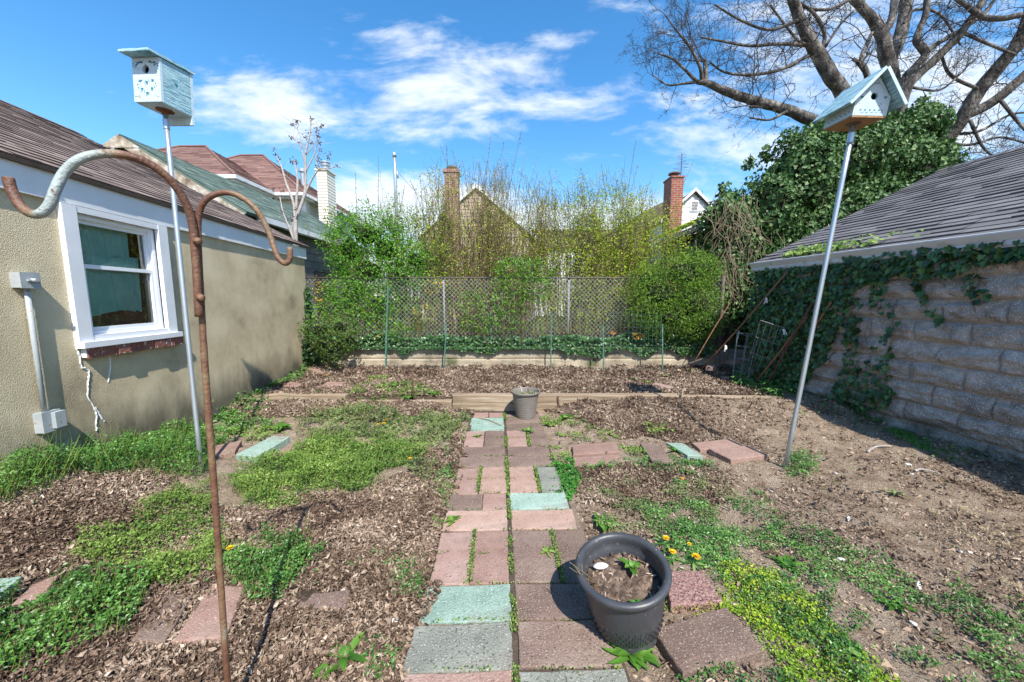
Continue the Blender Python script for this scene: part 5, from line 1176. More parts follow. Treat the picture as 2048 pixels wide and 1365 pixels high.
leaner('steel_rod', (1468, 727), (1478, 662), 5.6, 5.9, .007, m_galv, 'short pale blue-grey upright rod among the rusty rods', 'rod')
leaner('black_pipe', (1340, 741), (1440, 705), 6.2, 6.1, .012, m_rail, 'black pipe lying at the foot of the low wall on the right', 'pipe')
for (px, py, Y, s_, lab) in ((1532, 597, 5.25, 1.0, 'white rag knotted near the top of the long rusty rod'), (1451, 692, 5.6, 1.1, 'white rag knotted near the foot of the long rusty rod'), (1567, 660, 4.75, .8, 'small pale rag tied to the wire cage')):
    c = atY(px, py, Y-.0); mb = MB()
    for i in range(5):
        a_ = random.uniform(-.6, .6); L_ = random.uniform(.03, .09)*s_; w_ = .008*s_; x0 = c+np.array([.006*(i-2), -.012, 0]); e = x0+np.array([sin(a_)*L_*.5, -.004*i, -L_])
        mb.poly([x0+[-w_*.4, 0, 0], x0+[w_*.4, 0, 0], e+[w_, 0, 0], e+[-w_, -.003, 0]])
    mb.lathe([(0, -.012), (.012, -.006), (.014, 0), (.01, .008), (0, .012)], c, 8); o = mb.build('rag', m_caulk); tag(o, lab, 'rag')
def cage(c, ax, rad, Hh, nr, nl, m, lab, r=.0028):
    ax = np.array(ax, float); ax /= np.linalg.norm(ax); u = np.cross(ax, (0, 1., 0)); u /= np.linalg.norm(u); v = np.cross(ax, u); mb = MB(); c = np.array(c)
    for i in range(nr):
        z = Hh*(i+1)/nr; R = rad*(.75+.25*(i+1)/nr); an = np.linspace(0, 2*pi, 21); mb.tube([c+ax*z+R*(u*cos(a)+v*sin(a)) for a in an], r, 4, cap=False)
    for j in range(nl):
        a = 2*pi*j/nl; mb.tube([c+rad*.7*(u*cos(a)+v*sin(a)), c+ax*Hh+rad*(u*cos(a)+v*sin(a))], r, 4)
    o = mb.build('tomato_cage', m); return tag(o, lab, 'plant cage', 'wire plant cages leaning in the corner')
c0 = GT(1478, 768); cage(c0, (.16, .1, 1), .15, .75, 4, 6, m_rail2, 'nearest leaning wire plant cage, with square grey top')
c0 = GT(1500, 762); cage(c0, (.13, .1, 1), .13, 1.1, 4, 6, m_darkrust, 'tall rusty wire plant cage behind the grey one')
c0 = GT(1448, 745); cage(c0, (.1, .1, 1), .13, .8, 3, 5, m_darkrust, 'small rusty wire plant cage beside the fence end post')
def rack():
    # flat rectangular grid leaning with the cages
    a = GT(1486, 762); b = atY(1521, 641, 4.95); cc = atY(1570, 657, 4.85); t = thing('wire_grid', 'flat grey wire grid leaning among the plant cages', 'wire grid', a); mb = MB(); e1 = b-a; e2 = cc-b
    for k in np.linspace(0, 1, 5): mb.tube([a+e1*k, a+e1*k+e2], .0035, 4)
    for k in np.linspace(0, 1, 5): mb.tube([a+e2*k, a+e2*k+e1], .0035, 4)
    mb.build('grid_wires', m_rail2, t)
rack()
def brick_at(px, py, Y, lab, m, s=(.2, .1, .06), rz=.3):
    c = atY(px, py, Y); c[2] = max(c[2], float(terrain(c[0], c[1]))); mb = MB(); ca, sa = cos(rz), sin(rz); e1 = np.array([ca, sa, .05])*s[0]; e2 = np.array([-sa, ca, 0])*s[1]; mb.box(c-e1/2-e2/2-[0, 0, .01], e1, e2, (0, 0, s[2])); o = mb.build('brick', m); tag(o, lab, 'brick')
brick_at(1467, 727, 5.8, 'dark red brick in the ivy beneath the short pale rod', m_psalmon if False else m_pbrown, rz=.1)
brick_at(1422, 738, 5.9, 'pinkish brick lying among the feet of the leaning rods', m_ppink, rz=.8)
brick_at(1450, 757, 5.6, 'small broken brick on the soil below the pale rod', m_ppink, s=(.1, .07, .04), rz=-.3)
# ================================================================== plants
def unit(a): return a/np.maximum(np.linalg.norm(a, axis=-1, keepdims=True), 1e-9)
IVY_SHAPE = [(-.36, 0), (-.48, .20), (-.30, .42), (-.10, .26), (.05, .40), (.16, .17), (.52, 0), (.16, -.17), (.05, -.40), (-.10, -.26), (-.30, -.42), (-.48, -.20)]
def leaves(mb, P, Nv, size, aspect=.6, tilt=.5, fold=.12, shape='quad', dirv=None, dirmix=0, rnd=None):
    P = np.asarray(P, float); n = len(P)
    if n == 0: return
    Nv = unit(np.broadcast_to(np.asarray(Nv, float), (n, 3))+RNG.normal(0, tilt, (n, 3)))
    t = RNG.normal(0, 1, (n, 3))
    if dirv is not None: t = np.asarray(dirv, float)*dirmix+t*(1-dirmix)
    t = unit(t-Nv*np.sum(t*Nv, -1, keepdims=True)); w = np.cross(Nv, t)
    size = np.broadcast_to(size, (n,))[:, None]; rnd = RNG.random(n) if rnd is None else rnd
    if shape == 'quad':
        V = np.stack([P-t*size*.5, P+w*size*.5*aspect+Nv*size*fold, P+t*size*.5, P-w*size*.5*aspect+Nv*size*fold], 1)
        mb.add(V.reshape(-1, 3), np.arange(n*4).reshape(n, 4), None, rnd)
    elif shape == 'bent':
        c = RNG.uniform(-.35, .8, (n, 1))*size; a2 = RNG.uniform(.5, 1.6, (n, 1))*aspect
        V = np.stack([P-t*size*.5+Nv*c*.6, P-t*size*.12+w*size*.5*a2+Nv*c*.5, P-t*size*.1-Nv*size*.06, P-t*size*.12-w*size*.5*a2+Nv*c*.4,
                      P+t*size*.28+w*size*.32*a2+Nv*c*.3, P+t*size*.52+Nv*c, P+t*size*.28-w*size*.32*a2+Nv*c*.5], 1)
        k = np.arange(n)[:, None]*7; Q = np.concatenate([k+np.array([[0, 2, 1, 1]])[:, :3]*1 for _ in ()]) if False else None
        T3 = np.concatenate([k+np.array([0, 2, 1]), k+np.array([0, 3, 2])]); Q4 = np.concatenate([k+np.array([1, 2, 5, 4]), k+np.array([2, 3, 6, 5])])
        b = mb.n; mb.add(V.reshape(-1, 3), T3, None, np.concatenate([rnd, rnd])); mb.V.append(np.zeros((0, 3))); mb.B.append((Q4+b, None, np.concatenate([rnd, rnd])))
    else:
        S = np.array(IVY_SHAPE); V = P[:, None]+t[:, None]*(S[None, :, :1]*size[:, None])+w[:, None]*(S[None, :, 1:]*size[:, None])+Nv[:, None]*(np.abs(S[None, :, 1:])*size[:, None]*fold*2)
        # fan from the mid-rib so the lobes stay clean
        c = P-Nv*size*.03; V = np.concatenate([V, c[:, None]], 1); m = len(S); k = np.arange(n)[:, None]*(m+1)
        F_ = np.concatenate([k+np.array([m, i, (i+1) % m]) for i in range(m)]); mb.add(V.reshape(-1, 3), F_, None, np.tile(rnd, m))
class Bulk:
    """many thin tapered stems in one mesh"""
    def __init__(s): s.V = []; s.Q = []; s.R = []; s.n = 0
    def add(s, P, r0, r1, k=3, rnd=None):
        P = np.asarray(P, float); m = len(P); T = unit(np.gradient(P, axis=0)); a = np.array([.3, .9, .1]); u = unit(np.cross(T, a)); w = np.cross(T, u)
        r = np.linspace(r0, r1, m)[:, None, None]; an = (np.arange(k)*2*pi/k)[None, :, None]
        V = P[:, None]+r*(np.cos(an)*u[:, None]+np.sin(an)*w[:, None]); i = np.arange(m-1)[:, None]; j = np.arange(k)[None]; j2 = (j+1) % k
        Q = np.stack([i*k+j, i*k+j2, (i+1)*k+j2, (i+1)*k+j], -1).reshape(-1, 4)
        s.V.append(V.reshape(-1, 3)); s.Q.append(Q+s.n); s.R.append(np.full(len(Q), random.random() if rnd is None else rnd)); s.n += m*k
    def mb(s): q = MB(); q.add(np.concatenate(s.V), np.concatenate(s.Q), None, np.concatenate(s.R)); return q
def curve(p, d, L_, n=6, wander=.15, trop=(0, 0, .0)):
    P = [np.array(p, float)]; d = unit(np.array(d, float))
    for i in range(n-1): d = unit(d+RNG.normal(0, wander, 3)+np.array(trop)); P.append(P[-1]+d*L_/(n-1))
    return np.array(P), d

# ------------------------------------------------------------------ ground cover, sampled on the terrain inside surveyed outlines
def pavmask(x, y, shrink=0.0):
    r = np.zeros(x.shape, bool)
    for C in PAVERS:
        c = C.mean(0); Q = c+(C-c)*(1-shrink); near = (abs(x-c[0]) < .35) & (abs(y-c[1]) < .35)
        if near.any():
            idx = np.where(near)[0]; r[idx] |= inpoly(x[idx], y[idx], Q)
    r |= (x-BP_C[0])**2+(y-BP_C[1])**2 < .14**2
    return r
def patch(mb, poly, dens, hmax, s0, aspect=.65, jit=30, cover=1.0, seed=0, stems=None, tilt=.45, straw=0, lump=9, shape='quad'):
    W_ = np.array([GT(*p) if p[1] > 640 else G(p[0], 640) for p in poly]); x0, y0_ = W_[:, 0].min()-.1, W_[:, 1].min()-.1; x1, y1 = W_[:, 0].max()+.1, W_[:, 1].max()+.1
    n = int((x1-x0)*(y1-y0_)*dens*1.35); x = RNG.uniform(x0, x1, n); y = RNG.uniform(y0_, y1, n)
    sc = np.maximum(1, y/2.0)**.65; k = RNG.random(n) < 1/sc**2; x, y, sc = x[k], y[k], sc[k]
    z = terrain(x, y); px, py = project(np.stack([x, y, z], -1))
    jx = jit*2*(fbm(x*4, y*4, 0, 4, seed)-.5)*2; jy = jit*(fbm(x*4, y*4, 7, 4, seed+5)-.5)*2
    ok = inpoly(px+jx+RNG.normal(0, jit*.35, len(x)), py+jy+RNG.normal(0, jit*.18, len(x)), poly)
    far_ = RNG.random(len(x)) < .07; ok |= far_ & inpoly(px+RNG.normal(0, 45, len(x)), py+RNG.normal(0, 18, len(x)), poly) & (fbm(x*9, y*9, 2, 2, seed+4) > .5)
    if cover < 1: ok &= fbm(x*5.5, y*5.5, 3, 4, seed+9) > np.interp(cover, [0, .5, 1], [.68, .5, .3])
    ok &= ~pavmask(x, y, .03)
    x, y, z, sc = x[ok], y[ok], z[ok], sc[ok]; m = len(x)
    hh = hmax*(.12+1.35*np.clip(fbm(x*lump, y*lump, 1, 3, seed+3)*2.2-.6, 0, 1)); f = 1-RNG.random(m)**1.8*.8
    zz = z+.006+hh*f
    Nv = np.stack([RNG.normal(0, .2, m), RNG.normal(0, .2, m)-.15, np.ones(m)], -1)
    leaves(mb, np.stack([x+RNG.normal(0, .008, m), y+RNG.normal(0, .008, m), zz], -1), Nv, s0*sc*RNG.uniform(.6, 1.35, m), aspect, tilt, rnd=np.clip(.12+.62*f*RNG.random(m)+.9*(fbm(x*4, y*4, 0, 3, seed+1)-.35), 0, 1), shape=shape)
    if stems is not None:
        q = RNG.random(m) < .16; xs, ys, zs, hs = x[q], y[q], z[q], hh[q]*RNG.uniform(.7, 1.5, q.sum()); k = q.sum(); a = RNG.uniform(0, 6.28, k); l = RNG.uniform(.1, .6, k)*hs; wd = .0016*sc[q]
        B = np.stack([xs, ys, zs], -1); T_ = B+np.stack([np.cos(a)*l, np.sin(a)*l, hs], -1); w = np.stack([wd, 0*wd, 0*wd], -1)
        stems.add(np.stack([B-w, B+w, T_+w*.4, T_-w*.4], 1).reshape(-1, 3), np.arange(k*4).reshape(k, 4), None, RNG.random(k))
def groundcover():
    st = MB()
    ch = MB()
    patch(ch, [(-700, 930), (0, 905), (130, 880), (240, 850), (330, 845), (400, 850), (412, 948), (330, 962), (235, 952), (150, 950), (90, 985), (20, 1010), (-900, 1080)], 13000, .15, .0165, seed=1, stems=st, jit=22)
    patch(ch, [(290, 860), (420, 800), (490, 790), (520, 800), (475, 830), (520, 860), (480, 885), (400, 885)], 11000, .07, .017, seed=2, stems=st, cover=.8)
    patch(ch, [(-900, 1250), (60, 1195), (150, 1165), (250, 1165), (320, 1150), (290, 1210), (262, 1275), (200, 1295), (120, 1320), (0, 1360), (-900, 1700)], 14000, .10, .016, seed=3, stems=st, jit=18)
    patch(ch, [(450, 1105), (520, 1078), (600, 1088), (660, 1108), (610, 1150), (570, 1205), (510, 1215), (470, 1170)], 14000, .075, .015, seed=4, stems=st, jit=16)
    patch(ch, [(868, 960), (896, 930), (925, 955), (922, 1010), (890, 1025)], 9000, .04, .013, seed=5, cover=.85, jit=14)
    patch(ch, [(1565, 950), (1578, 915), (1612, 908), (1640, 925), (1640, 955), (1600, 968)], 11000, .07, .014, seed=6, jit=8)
    patch(ch, [(1225, 905), (1255, 895), (1300, 925), (1400, 918), (1440, 935), (1430, 950), (1300, 950)], 9000, .05, .015, seed=7, cover=.8, jit=14)
    patch(ch, [(1165, 930), (1220, 918), (1250, 930), (1220, 950), (1175, 945)], 9000, .05, .014, seed=8, jit=10)
    patch(ch, [(1450, 735), (1500, 750), (1560, 770), (1600, 790), (1560, 800), (1480, 775)], 5000, .10, .02, seed=33, jit=10)
    patch(ch, [(590, 720), (640, 745), (600, 760), (500, 790), (470, 790), (520, 760)], 6000, .08, .02, seed=34, jit=10, cover=.8)
    tag(ch.build('chickweed', m_chick), 'dense low green chickweed beside the stucco wall and in patches', kind='stuff')
    pl = MB()
    patch(pl, [(455, 960), (520, 930), (600, 895), (640, 870), (700, 885), (800, 895), (862, 905), (800, 935), (720, 985), (640, 990), (560, 1012), (500, 1012), (470, 990)], 14000, .10, .015, seed=11, stems=st, jit=18)
    patch(pl, [(180, 1090), (250, 1078), (330, 1005), (420, 985), (452, 1050), (440, 1130), (400, 1168), (330, 1180), (230, 1150), (140, 1135)], 12000, .07, .0145, seed=12, stems=st, jit=22, cover=.85)
    patch(pl, [(440, 835), (560, 850), (530, 880), (500, 880), (440, 880)], 8000, .05, .015, seed=13, cover=.7)
    patch(pl, [(1085, 840), (1180, 850), (1245, 878), (1150, 885), (1140, 912), (1110, 932), (1088, 890)], 9000, .035, .014, seed=14, cover=.75, jit=16)
    patch(pl, [(1235, 890), (1290, 895), (1300, 925), (1245, 905)], 9000, .04, .014, seed=15, cover=.8, jit=8)
    patch(pl, [(1285, 858), (1330, 850), (1345, 868), (1300, 878)], 8000, .05, .015, seed=16, jit=6)
    patch(pl, [(700, 790), (740, 760), (840, 765), (880, 790), (840, 800), (740, 805)], 5000, .05, .018, seed=17, cover=.6, jit=12)
    tag(pl.build('pale_weeds', m_light), 'pale yellow-green weeds growing in soft mounds left of the path', kind='stuff')
    du = MB()
    patch(du, [(600, 850), (620, 828), (700, 820), (830, 832), (945, 845), (935, 885), (870, 905), (860, 890), (760, 888), (650, 872)], 10000, .09, .016, seed=21, stems=st, jit=18, cover=.85)
    patch(du, [(740, 880), (870, 890), (900, 925), (860, 960), (820, 930)], 7000, .05, .015, seed=22, cover=.6)
    for i, q in enumerate([[(1180, 965), (1330, 960), (1450, 985), (1440, 1040), (1330, 1040), (1200, 1020)], [(1165, 1010), (1260, 1000), (1300, 1070), (1210, 1075), (1170, 1060)]]): patch(du, q, 8000, .03, .013, seed=23+i, cover=.5)
    tag(du.build('dull_weeds', m_dull), 'dull grey-green straggling weeds beside the path', kind='stuff')
    sp = MB()
    patch(sp, [(1300, 1020), (1420, 1000), (1540, 1040), (1700, 1090), (1830, 1130), (2100, 1230), (2100, 1500), (1560, 1500), (1480, 1200), (1400, 1130), (1330, 1090)], 11000, .035, .013, seed=31, cover=.52, jit=25)
    patch(sp, [(1440, 960), (1500, 985), (1560, 1010), (1540, 1030), (1440, 1010)], 9000, .03, .013, seed=32, cover=.6)
    patch(sp, [(1350, 1040), (1440, 1060), (1500, 1110), (1480, 1150), (1400, 1120), (1340, 1080)], 12000, .03, .014, seed=35, cover=.8)
    patch(sp, [(735, 1135), (790, 1120), (850, 1200), (850, 1290), (830, 1365), (760, 1365), (725, 1310), (790, 1200)], 8000, .03, .013, seed=36, cover=.45)
    patch(sp, [(1200, 1290), (1300, 1300), (1500, 1330), (1560, 1500), (1200, 1500)], 9000, .03, .014, seed=37, cover=.5)
    patch(sp, [(1560, 800), (1660, 790), (1900, 880), (2048, 960), (1900, 940), (1700, 850)], 3000, .03, .015, seed=38, cover=.35)
    tag(sp.build('low_weeds', m_chick), 'thin low green weeds scattered over the bare soil on the right', kind='stuff')
    cl = MB()
    patch(cl, [(1092, 928), (1138, 922), (1162, 945), (1160, 985), (1140, 1003), (1105, 985)], 15000, .045, .014, aspect=.95, seed=41, jit=5, tilt=.3)
    tag(cl.build('clover', m_clover), 'round patch of rich green clover at the right edge of the path', kind='stuff')
    se = MB()
    patch(se, [(1340, 1228), (1350, 1200), (1440, 1192), (1430, 1130), (1520, 1150), (1620, 1200), (1700, 1280), (1820, 1390), (1570, 1390), (1520, 1295), (1455, 1218)], 17000, .025, .012, aspect=.7, seed=42, jit=16, tilt=.8)
    tag(se.build('sedum', m_sedum), 'bright yellow-green creeping sedum beside the loose slabs at lower right', kind='stuff')
    mo = MB()
    patch(mo, [(1690, 818), (1760, 815), (1815, 845), (1760, 848), (1700, 835)], 9000, .03, .014, seed=43, jit=6)
    patch(mo, [(1780, 860), (1840, 870), (1880, 900), (1850, 905), (1790, 880)], 7000, .03, .014, seed=44, jit=8, cover=.7)
    tag(mo.build('shade_weeds', m_clover), 'bright green mossy weeds in the shade at the foot of the block wall', kind='stuff')
    sr = MB()
    patch(sr, [(1860, 1015), (1930, 1010), (2048, 1080), (2048, 1110), (1930, 1075), (1870, 1050)], 5000, .02, .03, aspect=.10, seed=45, jit=12, cover=.75, tilt=.7)
    patch(sr, [(1990, 1160), (2048, 1170), (2100, 1230), (2048, 1220)], 5000, .02, .03, aspect=.10, seed=46, jit=12)
    tag(sr.build('dry_grass', m_straw), 'pale dry grass matted on the soil at the right edge', kind='stuff')
    tag(st.build('weed_stems', m_light), 'thin pale stems standing up through the weed patches', kind='stuff')
    # moss and tiny weeds in the path joints
    jm = MB(); X, Y_ = [], []
    for (k0, k1, t0, dens) in ((-1, 15, 0.0, 2600),):
        n = dens; kk = RNG.uniform(k0, k1, n); y = y0+kk*RS; x = xp(y)+RNG.normal(0, .009, n); keep = fbm(y*6, 0*y, 0, 3, 51) > .47; X.append(x[keep]); Y_.append(y[keep])
    for k in range(0, 15):
        n = 90; t = RNG.uniform(-.42, .42, n); y = np.full(n, y0+k*RS)+RNG.normal(0, .004, n); x = xp(y)+t; keep = fbm(t*7+k*3, y*0, 0, 3, 52) > .55; X.append(x[keep]); Y_.append(y[keep])
    for (k0, k1, sd, t) in ((2, 4, 1, .255), (2, 4, -1, .215), (6, 8, 1, .235), (6, 8, -1, .22), (10, 12, 1, .23)):
        n = 300; y = y0+RNG.uniform(k0, k1, n)*RS; X.append(xp(y)+sd*t+RNG.normal(0, .009, n)); Y_.append(y)
    x = np.concatenate(X); y = np.concatenate(Y_); m = len(x)
    leaves(jm, np.stack([x, y, .014+RNG.random(m)*.012], -1), (0, 0, 1), .011*np.maximum(1, y/2)**.5, .7, .5)
    tag(jm.build('joint_moss', m_light), 'tiny green weeds and moss growing in the joints of the slab path', kind='stuff')
groundcover()

def litter():
    for name, lab, xr, yr, d0, s0 in (('dead_leaves', 'thick brown litter of curled dead leaves over the lower garden', (-3.9, 4.4), (.7, YT), 20000, .0185), ('bed_mulch', 'brown leaf mulch covering the raised back bed', (-3.6, 3.9), (YT+.1, YW), 10000, .022)):
        n = int((xr[1]-xr[0])*(yr[1]-yr[0])*d0); x = RNG.uniform(*xr, n); y = RNG.uniform(*yr, n)
        sc = np.maximum(1, y/2.2)**.5; k = (RNG.random(n) < 1/sc**2) & (x > -3.25-.1*y); x, y, sc = x[k], y[k], sc[k]
        w = litter_w(x, y); k = RNG.random(len(x)) < w; x, y, sc = x[k], y[k], sc[k]
        inside = pavmask(x, y, .0); ppx, ppy = project(np.stack([x, y, x*0], -1)); heap = inpoly(ppx+14*(fbm(x*12, y*12, 0, 2, 3)-.5), ppy, [(820, 1170), (892, 1172), (905, 1195), (888, 1215), (868, 1228), (862, 1245), (820, 1250)]); spill = fbm(x*6, y*6, 0, 3, 61) > .64; k = ~inside | (spill & (x < xp(y)-.2) & (RNG.random(len(x)) < .8)); k &= ~((abs(x-xp(y)) < .42) & (RNG.random(len(x)) < .985) & (x > xp(y)-.36)) | (y > YT); k |= heap
        x, y, sc = x[k], y[k], sc[k]; m = len(x); z = terrain(x, y); z = np.where(pavmask(x, y), np.maximum(z, .016), z)
        e = .03; gx = (terrain(x+e, y)-terrain(x-e, y))/(2*e); gy = (terrain(x, y+e)-terrain(x, y-e))/(2*e); gx = np.clip(gx, -1, 1); gy = np.clip(gy, -1, 1)
        mb = MB(); leaves(mb, np.stack([x, y, z+.004+RNG.random(m)*.018], -1), np.stack([-gx, -gy, np.ones(m)], -1), s0*sc*np.where(RNG.random(m) < .6, RNG.uniform(.4, .8, m), RNG.uniform(.9, 2.0, m)), .34, .7, shape='bent',
                          rnd=np.clip(RNG.beta(1.1, 2.0, m)+.8*(fbm(x*3.5, y*3.5, 0, 4, 71)-.46), 0, 1))
        tag(mb.build(name, m_litter), lab, kind='stuff')
    # scattered chips and clods on the bare soil at right
    n = 30000; x = RNG.uniform(.3, 4.3, n); y = RNG.uniform(.8, YT, n); P = np.stack([x, y, terrain(x, y)], -1); px, py = project(P); k = (~pavmask(x, y)) & (abs(x-xp(y)) > .45) & (RNG.random(n) < 1/np.maximum(1, y/1.6)**1.2) & (litter_w(x, y) < .9); P = P[k]; m = len(P)
    mb = MB(); s = .0055*np.exp(RNG.normal(0, .5, m))*np.maximum(1, P[:, 1]/2)**.5; th = RNG.uniform(0, 6.28, m)
    O = np.array([(1, 0, 0), (0, 1, 0), (-1, 0, 0), (0, -1, 0), (0, 0, .8), (0, 0, -.5)], float)
    V = O[None]*s[:, None, None]*RNG.uniform(.6, 1.3, (m, 6, 1)); c, s_ = np.cos(th)[:, None], np.sin(th)[:, None]; V = np.stack([V[..., 0]*c-V[..., 1]*s_, V[..., 0]*s_+V[..., 1]*c, V[..., 2]*.8], -1)+P[:, None]
    Fc = np.array([(0, 1, 4), (1, 2, 4), (2, 3, 4), (3, 0, 4), (1, 0, 5), (2, 1, 5), (3, 2, 5), (0, 3, 5)]); mb.add(V.reshape(-1, 3), (np.arange(m)[:, None, None]*6+Fc[None]).reshape(-1, 3), None, np.repeat(RNG.random(m), 8))
    tag(mb.build('soil_clods', m_clod), 'crumbs and clods of dry tan soil on the bare right side', kind='stuff')
    n = 1500; x = RNG.uniform(-3.0, 4.0, n); y = RNG.uniform(1.0, 6.3, n); tw = Bulk()
    k = (abs(x-xp(y)) > .45) | (y > YT+.2); x, y = x[k], y[k]
    for a, b in zip(x, y):
        z = float(terrain(a, b))+.012; d = random.uniform(0, pi); L_ = random.uniform(.03, .12); P, _ = curve((a, b, z), (cos(d), sin(d), 0), L_, 5, .2); P[:, 2] = terrain(P[:, 0], P[:, 1])+.014+RNG.uniform(0, .012, 5); tw.add(P, .0016, .0008)
    tag(tw.mb().build('fallen_twigs', m_vine), 'many thin dry twigs lying over the mulch and soil', kind='stuff')
litter()

# ------------------------------------------------------------------ single plants on the ground
def rosette(name, px, py, n, L_, W_, m, lab, cat='weed', up=.5, group=None, droop=.6, pos=None):
    c = GT(px, py) if pos is None else np.array(pos, float); t = thing(name, lab, cat, c, group); mb = MB()
    if abs(c[0]-xp(c[1])) < .42 and c[1] < YT: c = c+[0, 0, .006]
    for i in range(n):
        q_ = i/max(n-1, 1); a = 2.4*i+random.uniform(-.5, .5); l = L_*random.uniform(.6, 1.1)*(1-.45*q_); u = up*random.uniform(.5, .9)+1.0*q_*up; bend = random.uniform(-.9, .9); k = 6; L1, R1 = [], []; w_ = W_*random.uniform(.7, 1.1)
        for j in range(k+1):
            s = j/k; rr = l*(s*cos(u*.9)+.1*s*s); z = l*(sin(u)*s-droop*sin(u)*s*s)+.004; wd = w_*(sin(pi*min(1, s*.93+.07))**.8)*.5+.0008
            aa = a+bend*s*s*.45; p = c+np.array([rr*cos(aa), rr*sin(aa), z]); q = np.array([-sin(aa), cos(aa), 0])*wd; L1.append(p-q+[0, 0, wd*.35]); R1.append((p, p+q+[0, 0, wd*.35]))
        V = []; 
        for j in range(k+1): V += [L1[j], R1[j][0], R1[j][1]]
        Q = [(j*3+e, j*3+1+e, (j+1)*3+1+e, (j+1)*3+e) for j in range(k) for e in (0, 1)]; mb.add(V, Q, None, np.full(len(Q), random.random()))
    mb.build('leaf_rosette', m, t, smooth=True); return t, c
R_ = [
 ('leafy_weed', 1205, 1052, 14, .13, .045, m_bright, 'leafy green weed right of the path, behind the rim of the big dark pot', .7),
 ('leafy_weed', 1262, 1312, 20, .12, .036, m_bright, 'broad-leaved weed at the foot of the big dark pot', .45),
 ('leafy_weed', 692, 1318, 8, .11, .04, m_bright, 'large pointed leaves lying on dead leaves at the bottom, left of the path', .6),
 ('leafy_weed', 650, 1348, 7, .07, .032, m_bright, 'small clump of oval leaves at the very bottom, left of the larger pointed leaves', .5),
 ('leafy_weed', 562, 862, 16, .17, .075, m_bright, 'bushy bright green weed at the far end of the tilted mint green slab', .9),
 ('leafy_weed', 1058, 868, 12, .13, .03, m_bright, 'bright upright weed in the path just before the ribbed pot', 1.1),
 ('leafy_weed', 1094, 1108, 10, .065, .018, m_light, 'small dry-edged weed in the joint of the brown slabs beside the big pot', .5),
 ('leafy_weed', 1575, 1135, 12, .11, .03, m_bright, 'flat weed with long leaves among thin weeds right of the rough red slab', .5),
 ('leafy_weed', 1352, 905, 12, .11, .03, m_bright, 'fresh green weed in front of the small mint slab on the right', .7),
 ('leafy_weed', 1130, 838, 11, .14, .045, m_bright, 'light green weed right of the ribbed pot, farther of two', .6),
 ('leafy_weed', 1100, 852, 12, .13, .045, m_light, 'yellowish leafy weed right of the ribbed pot, nearer of two', .6),
 ('leafy_weed', 955, 876, 10, .07, .022, m_light, 'small weed in the joint left of the path centre near its far end', .6),
 ('leafy_weed', 1013, 948, 8, .05, .016, m_bright, 'tiny weed in the centre joint of the path at mid distance', .8),
 ('leafy_weed', 905, 1045, 9, .08, .035, m_light, 'small oval-leaved weed at the left edge of the path', .5),
 ('leafy_weed', 872, 1046, 8, .08, .035, m_light, 'yellow-green weed among dead leaves left of the path edge', .5),
 ('leafy_weed', 867, 792, 14, .15, .04, m_bright, 'bright leafy weed on the raised bed beside the left rusty stake', .7),
 ('leafy_weed', 790, 775, 16, .18, .05, m_bright, 'wide clump of bright leaves on the raised bed, left of the rusty stake', .6),
 ('leafy_weed', 815, 798, 12, .14, .045, m_bright, 'leafy weed spilling over the low timber left of the rusty stake', .6),
 ('leafy_weed', 640, 787, 10, .10, .03, m_bright, 'small leafy weed above the left timber', .6),
 ('leafy_weed', 1270, 762, 14, .13, .02, m_bright, 'spiky green tuft on the right half of the raised bed', 1.0),
 ('leafy_weed', 1296, 768, 12, .13, .035, m_light, 'yellow-green weed beside the spiky tuft on the raised bed', .6),
 ('leafy_weed', 1330, 755, 12, .15, .05, m_dull, 'bluish green weed below the rightmost green stake', .5),
 ('leafy_weed', 1378, 742, 12, .15, .05, m_dull, 'bluish green weed by the foot of the thin leaning rod', .5),
 ('leafy_weed', 1133, 783, 9, .09, .03, m_dull, 'small blue-green weed on the timber edge right of the ribbed pot', .5),
 ('leafy_weed', 1165, 782, 9, .09, .03, m_dull, 'small dark green weed further right along the timber edge', .5),
 ('leafy_weed', 1195, 1238+0, 0, .0, .0, m_bright, '', .5),
 ('leafy_weed', 1688, 1300, 10, .09, .03, m_chick, 'dark green weed growing in the yellow sedum near the bottom', .5),
 ('leafy_weed', 1790, 990, 14, .09, .018, m_dull, 'small tufted weed alone on the bare soil at right', .6),
 ('leafy_weed', 1790, 1215, 10, .09, .026, m_bright, 'flat weed with pale leaves low on the right side', .4),
]
for (nm, px, py, n, L_, W_, m, lab, up) in R_:
    if n: rosette(nm, px, py, int(n*1.5), L_, W_*.8, m, lab, 'weed', up)
